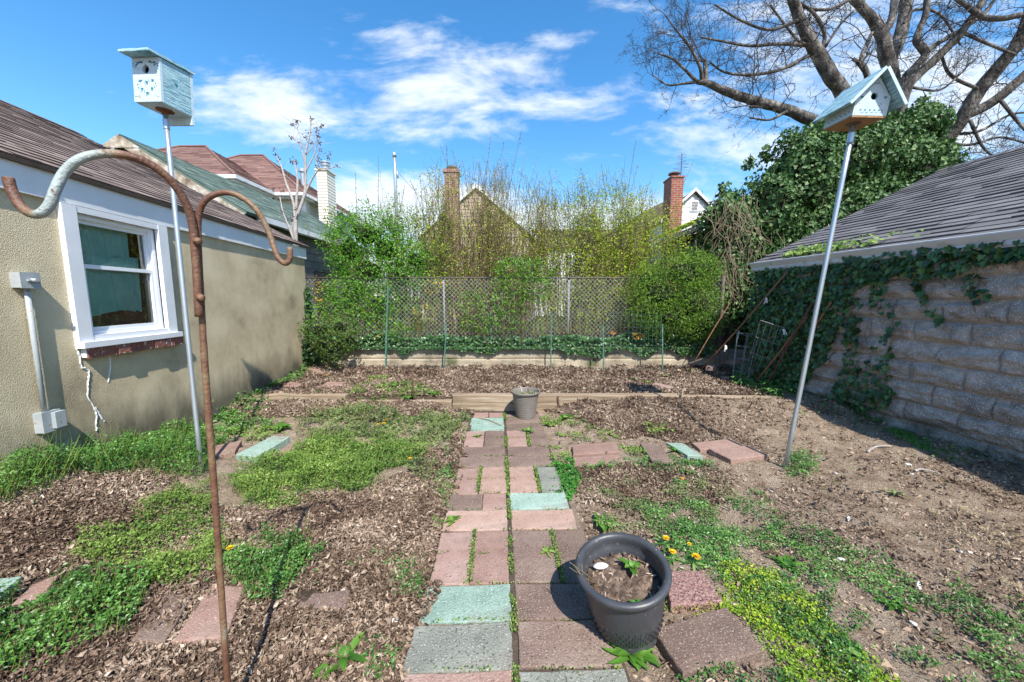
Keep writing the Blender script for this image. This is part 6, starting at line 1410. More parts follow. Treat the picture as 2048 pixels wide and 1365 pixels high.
def dandelion(px, py, lab, leaves_=True, h=.05, r=.017):
    c = GT(px, py); c[2] = max(c[2], .01); t = thing('dandelion', lab, 'dandelion', c, 'yellow dandelions'); top = c+np.array([random.uniform(-.01, .01), -.005, h])
    s = MB(); s.tube([c, (c+top)/2+[.004, 0, 0], top], .0018, 5); s.build('stalk', m_strap, t)
    f = MB(); n = 70; a = RNG.uniform(0, 6.28, n); e = RNG.uniform(.05, 1.3, n); D = np.stack([np.cos(a)*np.cos(e), np.sin(a)*np.cos(e), np.sin(e)*.55], -1); w = np.stack([-np.sin(a), np.cos(a), 0*a], -1)*.0026
    B = top+D*.002; E_ = top+D*r; f.add(np.stack([B-w*.4, B+w*.4, E_+w, E_-w], 1).reshape(-1, 3), np.arange(n*4).reshape(n, 4), None, RNG.random(n)); f.build('flower', m_dand, t)
    if leaves_:
        l = MB()
        for i in range(9):
            a = 2.4*i; L2 = random.uniform(.05, .10); V = []
            for j in range(8):
                s_ = j/7; wd = .009*(sin(pi*min(1, s_+.05))**.7)*(1 if j % 2 else .55)+.001; p = c+np.array([cos(a)*L2*s_, sin(a)*L2*s_, .012+.03*s_*(1-s_)]); q = np.array([-sin(a), cos(a), 0])*wd; V += [p-q, p+q]
            l.add(V, [(2*j, 2*j+1, 2*j+3, 2*j+2) for j in range(7)], None, np.full(7, random.random()))
        l.build('leaf_rosette', m_chick, t)
for (px, py, lab, r) in ((465, 1112, 'dandelion flower just right of the rusty hook pole among green weeds', .02), (770, 856, 'nearest of three yellow dandelions beyond the pale weed mound', .022), (756, 858, 'left one of three yellow dandelions beyond the pale weed mound', .02), (773, 848, 'farthest of three yellow dandelions beyond the pale weed mound', .02),
                         (821, 928, 'single dandelion at the right edge of the pale weed mound', .018), (1330, 1092, 'dandelion just behind the right rim of the big dark pot', .02), (1341, 1120, 'dandelion half hidden by the right rim of the big dark pot', .02), (1388, 1130, 'largest dandelion, wide open, right of the big dark pot', .024),
                         (1376, 1104, 'small dandelion behind the largest one right of the big dark pot', .012), (1361, 972, 'lone dandelion on bare soil between the path and the leaning pole', .014), (655, 757, 'dandelion on the raised bed near the rose bush', .022), (742, 765, 'dandelion on the raised bed left of the tall green stake', .02)):
    dandelion(px, py, lab, r=r)
def onion(px, py, n, h, lab, spread=.05):
    c = GT(px, py); t = thing('onion_grass', lab, 'grass tuft', c, None); mb = MB()
    for i in range(n):
        b = c+[random.uniform(-spread, spread)*.5, random.uniform(-spread, spread)*.5, 0]; a = random.uniform(0, 6.28); l = h*random.uniform(.5, 1.1); d = np.array([cos(a)*.28, sin(a)*.28, 1]); P = [b+d*l*s+np.array([cos(a), sin(a), 0])*l*.25*s**3-np.array([0, 0, 1])*l*.12*s**3 for s in np.linspace(0, 1, 7)]; mb.tube(P, list(np.linspace(.0035, .0008, 7)), 4, rnd=random.random())
    mb.build('blades', m_strap, t)
onion(220, 945, 12, .33, 'tall thin onion grass tuft on the leaf mound by the stucco wall'); onion(540, 765, 14, .24, 'onion grass tuft by the back corner of the stucco wall, right one'); onion(478, 790, 12, .22, 'onion grass tuft against the stucco wall, left of another tuft'); onion(512, 778, 8, .16, 'small onion grass tuft between two taller ones at the stucco wall')
def onpot():
    p = BP_C+BP_M@np.array([.055, .045, .232]); rosette('seedling', 0, 0, 9, .075, .026, m_bright, 'green seedling growing in the soil of the big dark pot', 'seedling', .75, pos=p)
    p = BP_C+BP_M@np.array([.02, -.12, .23]); rosette('seedling', 0, 0, 7, .035, .012, m_clover, 'tiny green sprout at the near side of the soil in the big dark pot', 'seedling', .6, pos=p)
onpot()
def pebble(px, py, s, lab, name='white_stone', cat='stone', m=None):
    s *= .72; c = GT(px, py); n = 14; mb = MB(); th = random.uniform(0, 3); M = rotm(th, random.uniform(-.3, .3), 0)@np.diag([1.3, .85, .6]); pr = [(0, -1)]+[(cos(a)*(1+.12*sin(5*a)), sin(a)) for a in np.linspace(-1.2, 1.2, 8)]+[(0, 1)]
    mb.lathe([(a*s, b*s) for a, b in pr], c+[0, 0, s*.4], n, M); o = mb.build(name, m or m_stone, smooth=True); tag(o, lab, cat)
for q in ((1540, 984, .02, 'white stone on bare soil left of the foot of the leaning pole'), (1683, 1122, .022, 'white stone in the middle of the right-hand bare soil'), (1816, 931, .022, 'white stone farther back towards the block wall'), (1824, 950, .018, 'smaller white stone just in front of another by the block wall'), (1827, 1250, .018, 'white stone low on the right among thin weeds'),
          (1672, 948, .014, 'small pale stone right of the little weed clump by the pole'), (1920, 1104, .012, 'tiny white stone near the dry grass, left of a pair'), (1940, 1106, .012, 'tiny white stone near the dry grass, right of a pair'), (945, 1182, .008, 'small tan pebble on the corner of the mint green slab'), (790, 1243, .022, 'pale dead shell-like stone among leaves left of the path')): pebble(*q)
def shard(px, py, L_, lab, m, rz):
    c = GT(px, py); c[2] += .012; mb = MB(); a = np.array([cos(rz), sin(rz), .1]); b = np.array([-sin(rz), cos(rz), .05]); mb.poly([c-a*L_, c+b*L_*.25, c+a*L_, c-b*L_*.22]); mb.box(c-a*L_*.7-b*L_*.12-[0, 0, .006], a*L_*1.3, b*L_*.25, (0, 0, .005)); o = mb.build('plant_marker', m); tag(o, lab, 'plant marker')
shard(1697, 1040, .035, 'white pointed plant marker lying on soil, farther of two', m_white, .8); shard(1838, 1175, .035, 'white pointed plant marker lying on soil, nearer of two', m_white, .8)
def stick(px0, py0, px1, py1, r, lab, m=None):
    a = GT(px0, py0); b = GT(px1, py1); a[2] += .012; b[2] += .02; P = [a+(b-a)*s+np.array([0, .03*sin(pi*s), .01*sin(pi*s)]) for s in np.linspace(0, 1, 7)]; mb = MB(); mb.tube(P, [r*(1-.4*s) for s in np.linspace(0, 1, 7)], 6); o = mb.build('fallen_stick', m or m_palebark); tag(o, lab, 'stick')
stick(1735, 907, 1782, 897, .009, 'pale curved stick on bare soil before the block wall'); stick(1830, 945, 1880, 953, .008, 'flat pale stick beside the white stones near the block wall'); stick(1600, 792, 1725, 820, .007, 'long thin vine stem lying along the foot of the block wall', m_vine); stick(950, 838, 1003, 855, .006, 'dark twig lying on the pale mint slabs by the timber step', m_vine)
stick(1860, 873, 1960, 893, .005, 'thin dry stem in the shade of the block wall', m_vine)

# ------------------------------------------------------------------ leafy masses built from lobes
def lobes(spec):
    out = []
    for (px, py, Y, rx, ry, dep) in spec:
        c = atY(px, py, Y); k = Y/F; out.append((c, np.array([rx*k, dep if dep else rx*k, ry*k])))
    return out
def lobe_points(Ls, dens, seed, lo_=.80, hi=1.06, front=True):
    P, Nn = [], []
    for i, (c, r) in enumerate(Ls):
        area = 4*pi*((r[0]*r[1])**1.6/3+(r[0]*r[2])**1.6/3+(r[1]*r[2])**1.6/3)**(1/1.6); n = int(area*dens); d = unit(RNG.normal(0, 1, (n, 3)))
        if front: d = d[(d[:, 1] < .35)]
        n = len(d); bump = .48+1.0*fbm(d[:, 0]*2.8+i*7, d[:, 1]*2.8, d[:, 2]*2.8, 4, seed+i); q = c+d*r*(bump*RNG.uniform(lo_, hi, n))[:, None]; nn = unit(d/r)
        ok = np.ones(n, bool)
        for j, (c2, r2) in enumerate(Ls):
            if j != i: ok &= np.sum(((q-c2)/(r2*.78))**2, -1) > 1
        P.append(q[ok]); Nn.append(nn[ok])
    return np.concatenate(P), np.concatenate(Nn)
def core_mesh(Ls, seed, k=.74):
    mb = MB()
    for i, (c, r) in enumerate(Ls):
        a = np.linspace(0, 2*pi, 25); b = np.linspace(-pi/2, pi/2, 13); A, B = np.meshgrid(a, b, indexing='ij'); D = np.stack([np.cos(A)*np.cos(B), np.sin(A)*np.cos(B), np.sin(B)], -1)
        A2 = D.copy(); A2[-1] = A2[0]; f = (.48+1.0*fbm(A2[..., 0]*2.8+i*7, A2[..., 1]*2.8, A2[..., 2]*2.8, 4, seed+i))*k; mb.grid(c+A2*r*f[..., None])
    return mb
def leafy(name, lab, cat, spec, dens, size, m, seed, aspect=.6, core=.72, base=None, shape='quad', tilt=.6, dirv=None, dirmix=0, group=None, lm='leaves', vs=0, corem=None, extra=None, front=True, hi=1.06):
    Ls = lobes(spec); cc = np.mean([l[0] for l in Ls], 0); zb = min(l[0][2]-l[1][2] for l in Ls); t = thing(name, lab, cat, (cc[0], cc[1], zb if base is None else base), group)
    P, Nn = lobe_points(Ls, dens, seed, hi=hi, front=front); n = len(P); mb = MB(); leaves(mb, P, Nn, size*RNG.uniform(.45, 1.5, n), aspect, tilt, shape=shape, dirv=dirv, dirmix=dirmix, rnd=np.clip(RNG.random(n)*.75+.5*(fbm(P[:, 0]*3, P[:, 1]*3, P[:, 2]*3, 3, seed)-.3), 0, 1)); mb.build(lm, m, t)
    if vs:
        b = Bulk()
        for i in range(vs):
            c, rr = Ls[i % len(Ls)]; e = c+RNG.normal(0, .5, 3)*rr; q = np.array([c[0]+random.gauss(0, .12), c[1]+.02, t.location[2]]); s = np.linspace(0, 1, 9)[:, None]; m_ = (q+e)/2+np.array([random.gauss(0, .12), 0, .05]); b.add((1-s)**2*q+2*s*(1-s)*m_+s*s*e+RNG.normal(0, .008, (9, 3)), .0055, .0025)
        b.mb().build('stems', m_vine, t)
    if core: core_mesh(Ls, seed, core).build('stems', corem or m_ivycore, t, smooth=True)  # dark filler blobs added behind the leaves to block the sky, no modelled stems
    return t, Ls

# the ivy mass that has swallowed the tree trunk and the old garage
IV = [(1480, 500, 7.3, 60, 75, .45), (1440, 570, 7.0, 45, 75, .3), (1545, 420, 7.6, 62, 80, .6), (1600, 350, 7.9, 62, 80, .65), (1520, 610, 6.9, 70, 90, .3), (1660, 320, 8.1, 70, 80, .7), (1730, 335, 8.2, 75, 72, .8), (1795, 290, 8.2, 55, 52, .6), (1828, 256, 8.2, 38, 36, .5), (1800, 360, 8.3, 85, 80, .7), (1690, 440, 7.9, 110, 90, .7), (1600, 480, 7.5, 85, 90, .6), (1850, 370, 8.6, 50, 55, .6), (1452, 450, 7.7, 50, 55, .5), (1850, 400, 8.6, 60, 60, .5), (1740, 430, 8.2, 100, 80, .5), (1560, 540, 7.2, 70, 80, .35)]
IV = [(a, b, min(c, 7.35+.25*(a > 1620)) if a < 1720 else c-.3, d, e, f) for a, b, c, d, e, f in IV]
IVT, IVL = leafy('ivy_mass', 'huge mass of dark glossy ivy engulfing a tree trunk behind the block garage', 'ivy', IV, 1050, .068, m_ivy, 100, aspect=.85, tilt=.62, dirv=(0, 0, -1), dirmix=.55, base=.3, shape='quad')
def ivy_extras():
    # drooping leafy tips on top and hanging pale vine stems on the face
    mb = MB(); P = []
    for (px, py, Y, h, n) in ((1535, 300, 7.6, .35, 70), (1500, 320, 7.6, .3, 60), (1562, 330, 7.6, .3, 60), (1590, 275, 7.8, .25, 60), (1448, 375, 7.6, .35, 60), (1465, 392, 7.6, .3, 50), (1862, 215, 8.2, .3, 60), (1845, 200, 8.2, .25, 60), (1640, 262, 8, .3, 70), (1880, 340, 8.4, .3, 60), (1700, 250, 8.1, .3, 70), (1780, 212, 8.1, .3, 60)):
        c = atY(px, py, Y-.15)
        for i in range(n): P.append(c+np.array([random.gauss(0, .05), random.gauss(0, .06), random.uniform(-h*.6, h*.25)]))
    P = np.array(P); leaves(mb, P, (0, -1, .4), .09*RNG.uniform(.6, 1.2, len(P)), .75, .6, dirv=(0, 0, -1), dirmix=.6); mb.build('leaves', m_ivy, IVT)
    b = Bulk()
    for i in range(190):
        px = random.gauss(1478, 36) if i < 140 else random.uniform(1500, 1700); py = random.uniform(380, 560) if i < 140 else random.uniform(330, 500); Y = 7.0+.0*i if px < 1500 else 7.2; Y = 6.72-.1*random.random() if px < 1520 else 7.1
        p = atY(px, py, Y); P_, _ = curve(p, (random.gauss(0, .3), -.05, -1), random.uniform(.3, 1.1), 8, .22); b.add(P_, .0045, .002)
    b.mb().build('hanging_stems', m_vine, IVT)
ivy_extras()
# ivy on the old garage eave and roof
def ivy_on_garage():
    X0, y0_, y1, ez = IVG; n = 2600; y = RNG.uniform(y0_, y1, n); z = ez-RNG.random(n)**1.0*2.3; k = (RNG.random(n) < np.interp(z, [ez-2, ez], [1, .6])); P = np.stack([X0+.08-RNG.random(n)*.12, y, z], -1)[k]
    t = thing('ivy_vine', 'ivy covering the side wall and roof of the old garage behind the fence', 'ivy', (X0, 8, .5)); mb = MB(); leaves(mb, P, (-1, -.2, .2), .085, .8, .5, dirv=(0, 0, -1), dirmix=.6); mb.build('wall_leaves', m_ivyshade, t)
    n = 1500; y = RNG.uniform(y0_-.1, y1+.1, n); u = RNG.random(n)**1.4*1.3; k = fbm(y*2, u*2, 0, 3, 9) > .42; P = np.stack([X0-.15+u, y, ez+.03+.42*u+RNG.random(n)*.08], -1)[k]; mb = MB(); leaves(mb, P, (-.4, -.5, .8), .075, .7, .6); mb.build('roof_leaves', m_forsy, t)
ivy_on_garage()
# ivy on the block wall, hung from the gutter
def wall_ivy():
    t = thing('ivy_vine', 'dark ivy spreading under the gutter and down the far end of the block wall', 'ivy', RF.w(RL*.8, 0, .1))
    polys = [([(1500, 545), (1600, 530), (1700, 530), (1700, 560), (1712, 595), (1685, 630), (1670, 680), (1650, 720), (1630, 750), (1600, 785), (1560, 775), (1500, 760), (1440, 740), (1470, 650)], 1.0),
             ([(1690, 520), (1800, 505), (2048, 480), (2300, 455), (2300, 500), (2048, 520), (1960, 535), (1900, 552), (1830, 558), (1760, 566), (1700, 585)], .95),
             ([(1706, 600), (1730, 590), (1724, 650), (1705, 720), (1690, 770), (1680, 740)], .28), ([(1782, 600), (1792, 640), (1785, 720), (1770, 780), (1750, 810), (1690, 800), (1660, 795), (1675, 740), (1730, 700), (1765, 690)], .30),
             ([(1660, 790), (1790, 780), (1770, 825), (1700, 820), (1640, 800)], .6), ([(1690, 640), (1720, 640), (1700, 730), (1680, 740)], .5),
             ([(1818, 565), (1836, 560), (1850, 610), (1880, 640), (1868, 655), (1840, 620)], .6), ([(1925, 560), (1955, 545), (1975, 600), (1948, 612), (1920, 590)], .45), ([(1740, 565), (1765, 560), (1770, 600), (1745, 620)], .5), ([(1745, 600), (1770, 605), (1785, 640), (1765, 640)], .4)]
    mb = MB(); n = 60000; s = RNG.uniform(.8, RL, n); z = RNG.uniform(.0, RZ-.08, n); o = .04+RNG.random(n)*.10
    P = np.stack([RF.A[0]+RF.d[0]*s+RF.n[0]*o, RF.A[1]+RF.d[1]*s+RF.n[1]*o, z], -1); px, py = project(P); ok = np.zeros(n, bool)
    jx = 14*(fbm(s*6, z*6, 0, 3, 5)-.5)*2; jy = 12*(fbm(s*6, z*6, 4, 3, 6)-.5)*2; pr = RNG.random(n)
    for q, w in polys: ok |= inpoly(px+jx, py+jy, q) & (pr < w*.30)
    P = P[ok]; dist = P[:, 1]
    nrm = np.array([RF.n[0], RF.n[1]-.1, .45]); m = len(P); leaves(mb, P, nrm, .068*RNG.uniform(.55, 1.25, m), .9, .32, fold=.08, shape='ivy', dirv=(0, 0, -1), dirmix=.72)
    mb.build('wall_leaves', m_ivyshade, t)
    mb = MB(); n = 900; s = RNG.uniform(RF.loc(1860, 490, .1)[0], RL, n); u = RNG.random(n)**2*.28; k = (fbm(s*3, 0*s, 0, 3, 8) > .42) & (RNG.random(n) < ss(RF.loc(1850, 490, .1)[0], RL-.4, s)); s, u = s[k], u[k]; m = len(s)
    P = np.stack([RF.A[0]+RF.d[0]*s+RF.n[0]*(.10-u), RF.A[1]+RF.d[1]*s+RF.n[1]*(.10-u), RZ+.02+.5*u+RNG.random(m)*.035], -1); leaves(mb, P, (-.5, -.6, .8), .05*RNG.uniform(.6, 1.2, m), .8, .5, shape='ivy'); mb.build('gutter_leaves', m_light, t)
    b = Bulk()
    for pts in ([(1705, 585), (1712, 650), (1700, 720), (1690, 790)], [(1740, 590), (1738, 640), (1722, 700), (1705, 770)], [(1786, 620), (1784, 680), (1770, 740), (1735, 800)], [(1820, 570), (1845, 600), (1862, 632), (1874, 650)], [(1920, 560), (1940, 600), (1952, 630), (1962, 655)], [(1880, 560), (1900, 590), (1922, 596)], [(1960, 560), (1985, 590)], [(1668, 545), (1676, 590), (1660, 660)], [(1755, 560), (1748, 600), (1760, 640)]):
        P_ = []
        for i in range(len(pts)-1):
            for f in np.linspace(0, 1, 4)[:-1]: x = pts[i][0]*(1-f)+pts[i+1][0]*f; y = pts[i][1]*(1-f)+pts[i+1][1]*f; s_, z_ = RF.loc(x, y, .06); P_.append(RF.w(s_, z_, .055))
        b.add(np.array(P_), .005, .003, 4)
    b.mb().build('climbing_stems', m_vine, t)
wall_ivy()
# ivy on top of the low wall
def bank_ivy():
    mb = MB(); n = 9000; x = RNG.uniform(-3.5, 3.6, n); a = RNG.random(n); hang = .01+.20*np.clip(fbm(x*2.6, 0*x, 0, 3, 15)*2.4-1.05, 0, 1); up = .10+.22*fbm(x*1.7, 0*x, 4, 3, 16)
    z = np.where(a < .45, .56-hang*RNG.random(n), .56+up*RNG.random(n)); y = np.where(a < .45, YW-.03-RNG.random(n)*.04, YW-.02+RNG.random(n)*.2); P = np.stack([x, y, z], -1)
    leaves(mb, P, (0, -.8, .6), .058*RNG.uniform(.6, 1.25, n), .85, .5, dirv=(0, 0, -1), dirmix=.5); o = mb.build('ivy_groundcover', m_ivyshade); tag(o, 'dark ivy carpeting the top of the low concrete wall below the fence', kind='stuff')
bank_ivy()
# grass behind the fence
def back_grass():
    mb = MB(); n = 9000; x = RNG.uniform(-4, 4, n); y = 6.75+RNG.random(n)**1.5*5; z = np.full(n, .5); h = RNG.uniform(.04, .13, n); l = RNG.normal(0, .03, (n, 2)); w = .006*np.ones(n)
    B = np.stack([x, y, z], -1); T_ = B+np.stack([l[:, 0], l[:, 1], h], -1); W_ = np.stack([w, 0*w, 0*w], -1); mb.add(np.stack([B-W_, B+W_, T_], 1).reshape(-1, 3), np.arange(n*3).reshape(n, 3), None, RNG.random(n)); tag(mb.build('back_grass', m_light), 'rough grass on the ground behind the chain link fence', kind='stuff')
back_grass()

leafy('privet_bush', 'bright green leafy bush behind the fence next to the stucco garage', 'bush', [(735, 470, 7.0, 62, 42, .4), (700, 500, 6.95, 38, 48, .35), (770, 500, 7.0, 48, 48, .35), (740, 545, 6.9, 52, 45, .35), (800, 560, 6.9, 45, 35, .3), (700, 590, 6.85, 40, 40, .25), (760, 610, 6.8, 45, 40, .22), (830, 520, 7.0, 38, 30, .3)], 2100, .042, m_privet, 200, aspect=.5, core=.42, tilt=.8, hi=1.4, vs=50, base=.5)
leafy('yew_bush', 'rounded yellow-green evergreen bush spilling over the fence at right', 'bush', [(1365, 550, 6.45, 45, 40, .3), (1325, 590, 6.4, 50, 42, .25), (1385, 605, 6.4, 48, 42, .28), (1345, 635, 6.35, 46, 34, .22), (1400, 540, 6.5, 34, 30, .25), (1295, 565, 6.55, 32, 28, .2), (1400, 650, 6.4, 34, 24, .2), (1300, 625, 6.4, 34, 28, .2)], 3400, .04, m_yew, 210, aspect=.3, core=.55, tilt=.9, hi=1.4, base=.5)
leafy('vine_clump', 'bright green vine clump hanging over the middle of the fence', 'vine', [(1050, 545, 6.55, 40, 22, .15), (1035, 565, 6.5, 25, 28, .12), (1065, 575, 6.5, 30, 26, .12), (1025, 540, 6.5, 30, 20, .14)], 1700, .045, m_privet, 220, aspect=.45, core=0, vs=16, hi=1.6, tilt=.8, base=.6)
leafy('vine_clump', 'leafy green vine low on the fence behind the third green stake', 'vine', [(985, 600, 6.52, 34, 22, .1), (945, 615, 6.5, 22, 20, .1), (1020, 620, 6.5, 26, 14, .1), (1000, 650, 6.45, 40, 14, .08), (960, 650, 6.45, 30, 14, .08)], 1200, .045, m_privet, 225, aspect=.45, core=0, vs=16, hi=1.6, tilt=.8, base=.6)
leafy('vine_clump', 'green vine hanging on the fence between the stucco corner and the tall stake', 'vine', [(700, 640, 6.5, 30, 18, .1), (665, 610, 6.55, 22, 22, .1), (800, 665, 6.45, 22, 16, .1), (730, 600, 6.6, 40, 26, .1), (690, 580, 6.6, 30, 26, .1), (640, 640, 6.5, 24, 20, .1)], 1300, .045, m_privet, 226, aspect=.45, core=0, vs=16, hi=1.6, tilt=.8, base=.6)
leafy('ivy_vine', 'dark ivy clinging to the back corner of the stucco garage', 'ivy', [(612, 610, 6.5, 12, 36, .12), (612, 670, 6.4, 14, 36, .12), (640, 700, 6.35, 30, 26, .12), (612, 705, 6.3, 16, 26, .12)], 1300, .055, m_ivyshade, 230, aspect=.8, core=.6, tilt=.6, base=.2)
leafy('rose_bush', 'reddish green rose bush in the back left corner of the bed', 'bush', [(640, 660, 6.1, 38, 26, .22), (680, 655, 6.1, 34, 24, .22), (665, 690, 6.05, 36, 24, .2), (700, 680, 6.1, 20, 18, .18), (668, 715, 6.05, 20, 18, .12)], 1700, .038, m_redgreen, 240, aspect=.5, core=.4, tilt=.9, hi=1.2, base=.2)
leafy('orange_leaved_sprig', 'small orange leaves poking over the low wall behind the fifth green stake', 'sprig', [(1223, 666, 6.4, 8, 4, .05), (1275, 672, 6.4, 11, 7, .06)], 500, .05, m_orange, 250, aspect=.45, core=0, tilt=.9, base=.5)
leafy('forsythia_sprig', 'yellow flowering sprigs caught in the fence at left', 'flowering sprig', [(655, 570, 6.7, 24, 9, .06), (640, 595, 6.7, 12, 12, .06), (757, 672, 6.5, 7, 6, .04), (715, 620, 6.65, 20, 12, .06), (845, 620, 6.7, 20, 10, .06), (870, 575, 6.75, 26, 14, .06)], 330, .04, m_yellow, 260, aspect=.5, core=0, tilt=.9, base=.6)
leafy('distant_tree', 'distant green treetop just above the roof at the right edge', 'tree', [(2030, 338, 24, 26, 14, .9), (2060, 335, 24, 26, 18, .9)], 60, .2, m_privet, 270, core=.7, base=2)

# ------------------------------------------------------------------ bare budding thicket behind the fence
TOPX = [660, 700, 740, 800, 870, 905, 960, 1000, 1060, 1120, 1200, 1260, 1310, 1345]; TOPY = [440, 410, 385, 375, 345, 320, 320, 320, 350, 370, 340, 345, 380, 430]
def thicket(x0, x1, ns, lab, leafn, m, dens_low=1.0):
    cx = (x0+x1)/2; c = atY(cx, 690, 7.5); t = thing('forsythia_shrub', lab, 'shrub', (c[0], 7.5, .5), 'bare budding shrubs behind the fence'); b = Bulk(); tips = []; P_all = []
    for i in range(ns):
        px = random.uniform(x0-35, x1+35); Y = random.uniform(6.9, 8.1); ty = np.interp(px, TOPX, TOPY)+abs(random.gauss(0, 55))+(0 if random.random() < .6 else 90); top = atY(px, ty, Y)
        bx = atY(cx+(px-cx)*.35+random.gauss(0, 14), 680, Y); base = np.array([bx[0], Y+random.gauss(0, .1), .5]); L_ = np.linalg.norm(top-base); mid = (base+top)/2+np.array([(base[0]-top[0])*.25+random.gauss(0, .16), random.gauss(0, .12), .1])
        s = np.linspace(0, 1, 8)[:, None]; P = (1-s)**2*base+2*s*(1-s)*mid+s*s*top+RNG.normal(0, .012, (8, 3)); b.add(P, .0075, .0024); P_all.append(P[3:]); P_all.append(P[2:6])
        for k in range(random.randint(2, 5)):
            q = P[random.randint(2, 6)]; d = unit(top-base)+RNG.normal(0, .45, 3); Q, _ = curve(q, d, random.uniform(.25, .8), 6, .2, (0, 0, .04)); b.add(Q, .0038, .0017); P_all.append(Q)
            for kk in range(random.randint(0, 3)):
                Q2, _ = curve(Q[random.randint(1, 4)], _+RNG.normal(0, .6, 3), random.uniform(.1, .35), 4, .2); b.add(Q2, .003, .0015); P_all.append(Q2)
    b.mb().build('stems', m_stem, t); A = np.concatenate(P_all); n = leafn; k = RNG.integers(0, len(A), n); P = A[k]+RNG.normal(0, .04, (n, 3)); mb = MB(); leaves(mb, P, (0, -.6, .8), .034*RNG.uniform(.5, 1.3, n), .5, .9); mb.build('buds', m, t)
    return t
thicket(680, 800, 50, 'thin budding shrub rising behind the bright green bush', 6000, m_forsy)
thicket(790, 890, 80, 'budding shrub left of the slim weathered chimney', 13000, m_forsy)
thicket(880, 990, 190, 'dense brown twiggy shrub directly right of the slim weathered chimney', 9000, m_forsy)
thicket(970, 1080, 170, 'tall bare shrub in the middle of the fence line', 9000, m_forsy)
thicket(1070, 1190, 150, 'grey twiggy budding shrub right of the middle of the fence', 13000, m_forsy)
thicket(1160, 1290, 170, 'yellow-green budding shrub left of the red brick chimney', 22000, m_forsy)
thicket(1260, 1350, 70, 'sparse budding shrub reaching up beside the red brick chimney', 9000, m_forsy)
leafy('budding_bush', 'loose bright green bush between the dense bush and the slim brick chimney', 'bush', [(830, 500, 7.3, 50, 50, .4), (870, 540, 7.2, 40, 40, .3), (800, 470, 7.4, 40, 45, .4), (860, 470, 7.4, 34, 40, .3), (850, 600, 7.0, 50, 40, .3)], 750, .038, m_privet, 300, aspect=.5, core=0, vs=40, tilt=.9, hi=1.5, base=.5)
leafy('budding_bush', 'loose yellow-green bush in front of the red brick chimney, right half of thicket', 'bush', [(1180, 500, 7.3, 60, 55, .4), (1240, 480, 7.3, 60, 55, .4), (1290, 470, 7.3, 55, 45, .4), (1200, 430, 7.4, 55, 40, .4), (1320, 520, 7.2, 40, 35, .3), (1220, 560, 7.1, 60, 40, .3), (1130, 540, 7.2, 50, 40, .3), (1150, 620, 7.0, 60, 40, .3), (1240, 610, 7.0, 50, 40, .3)], 900, .038, m_forsy, 310, aspect=.5, core=0, vs=40, tilt=.9, hi=1.6, base=.5)
leafy('budding_bush', 'loose olive undergrowth behind the middle of the chain link fence', 'bush', [(930, 520, 7.4, 60, 55, .4), (1000, 500, 7.5, 60, 55, .4), (1070, 510, 7.5, 60, 50, .4), (960, 610, 7.1, 60, 45, .3), (1050, 630, 7.1, 60, 40, .3), (720, 640, 7.0, 60, 40, .3), (800, 640, 7.0, 50, 40, .3), (890, 640, 7.0, 50, 35, .3), (650, 620, 7.1, 45, 45, .3)], 600, .036, m_forsy, 320, aspect=.5, core=0, vs=40, tilt=.9, hi=1.6, base=.5)
def whips():
    t = thing('tall_shoots', 'long straight budding shoots standing high above the thicket', 'shoots', (.3, 7.3, .5)); b = Bulk(); P_ = []
    for (x0, y0_, x1, y1) in ((960, 430, 983, 266), (975, 430, 1008, 285), (1000, 440, 1043, 262), (1020, 440, 1051, 310), (940, 420, 905, 300), (935, 415, 880, 290), (945, 400, 925, 320), (1095, 430, 1050, 350), (1240, 450, 1272, 280), (1235, 460, 1276, 330), (1260, 470, 1305, 345), (1220, 450, 1203, 330), (1232, 460, 1232, 375), (757, 450, 757, 313), (716, 455, 711, 345), (755, 440, 733, 390), (790, 440, 810, 370), (1290, 470, 1330, 400), (1050, 430, 1076, 343), (1140, 430, 1136, 375), (1160, 430, 1155, 378), (850, 430, 840, 350), (865, 430, 820, 360), (1180, 440, 1215, 390), (1320, 440, 1389, 320), (900, 400, 893, 290), (915, 420, 920, 330), (760, 420, 800, 385)):
        Y = random.uniform(7.1, 7.8); a = atY(x0, y0_+60, Y); c = atY(x1, y1, Y); s = np.linspace(0, 1, 12)[:, None]; m = (a+c)/2+np.array([(c[0]-a[0])*-.12, 0, .05]); P = (1-s)**2*a+2*s*(1-s)*m+s*s*c; b.add(P, .008, .0035); q = np.interp(RNG.random(42)**.8, np.linspace(0, 1, 12), np.arange(12)); i = np.minimum(q.astype(int), 10); f = (q-i)[:, None]; P_.append(P[i]*(1-f)+P[i+1]*f)
    b.mb().build('stems', m_stem, t); P = np.concatenate(P_); P = P+RNG.normal(0, .009, P.shape); mb = MB(); leaves(mb, P, (0, -1, 0), .026, .55, .7, dirv=(0, 0, 1), dirmix=.5); mb.build('buds', m_dull, t)
whips()

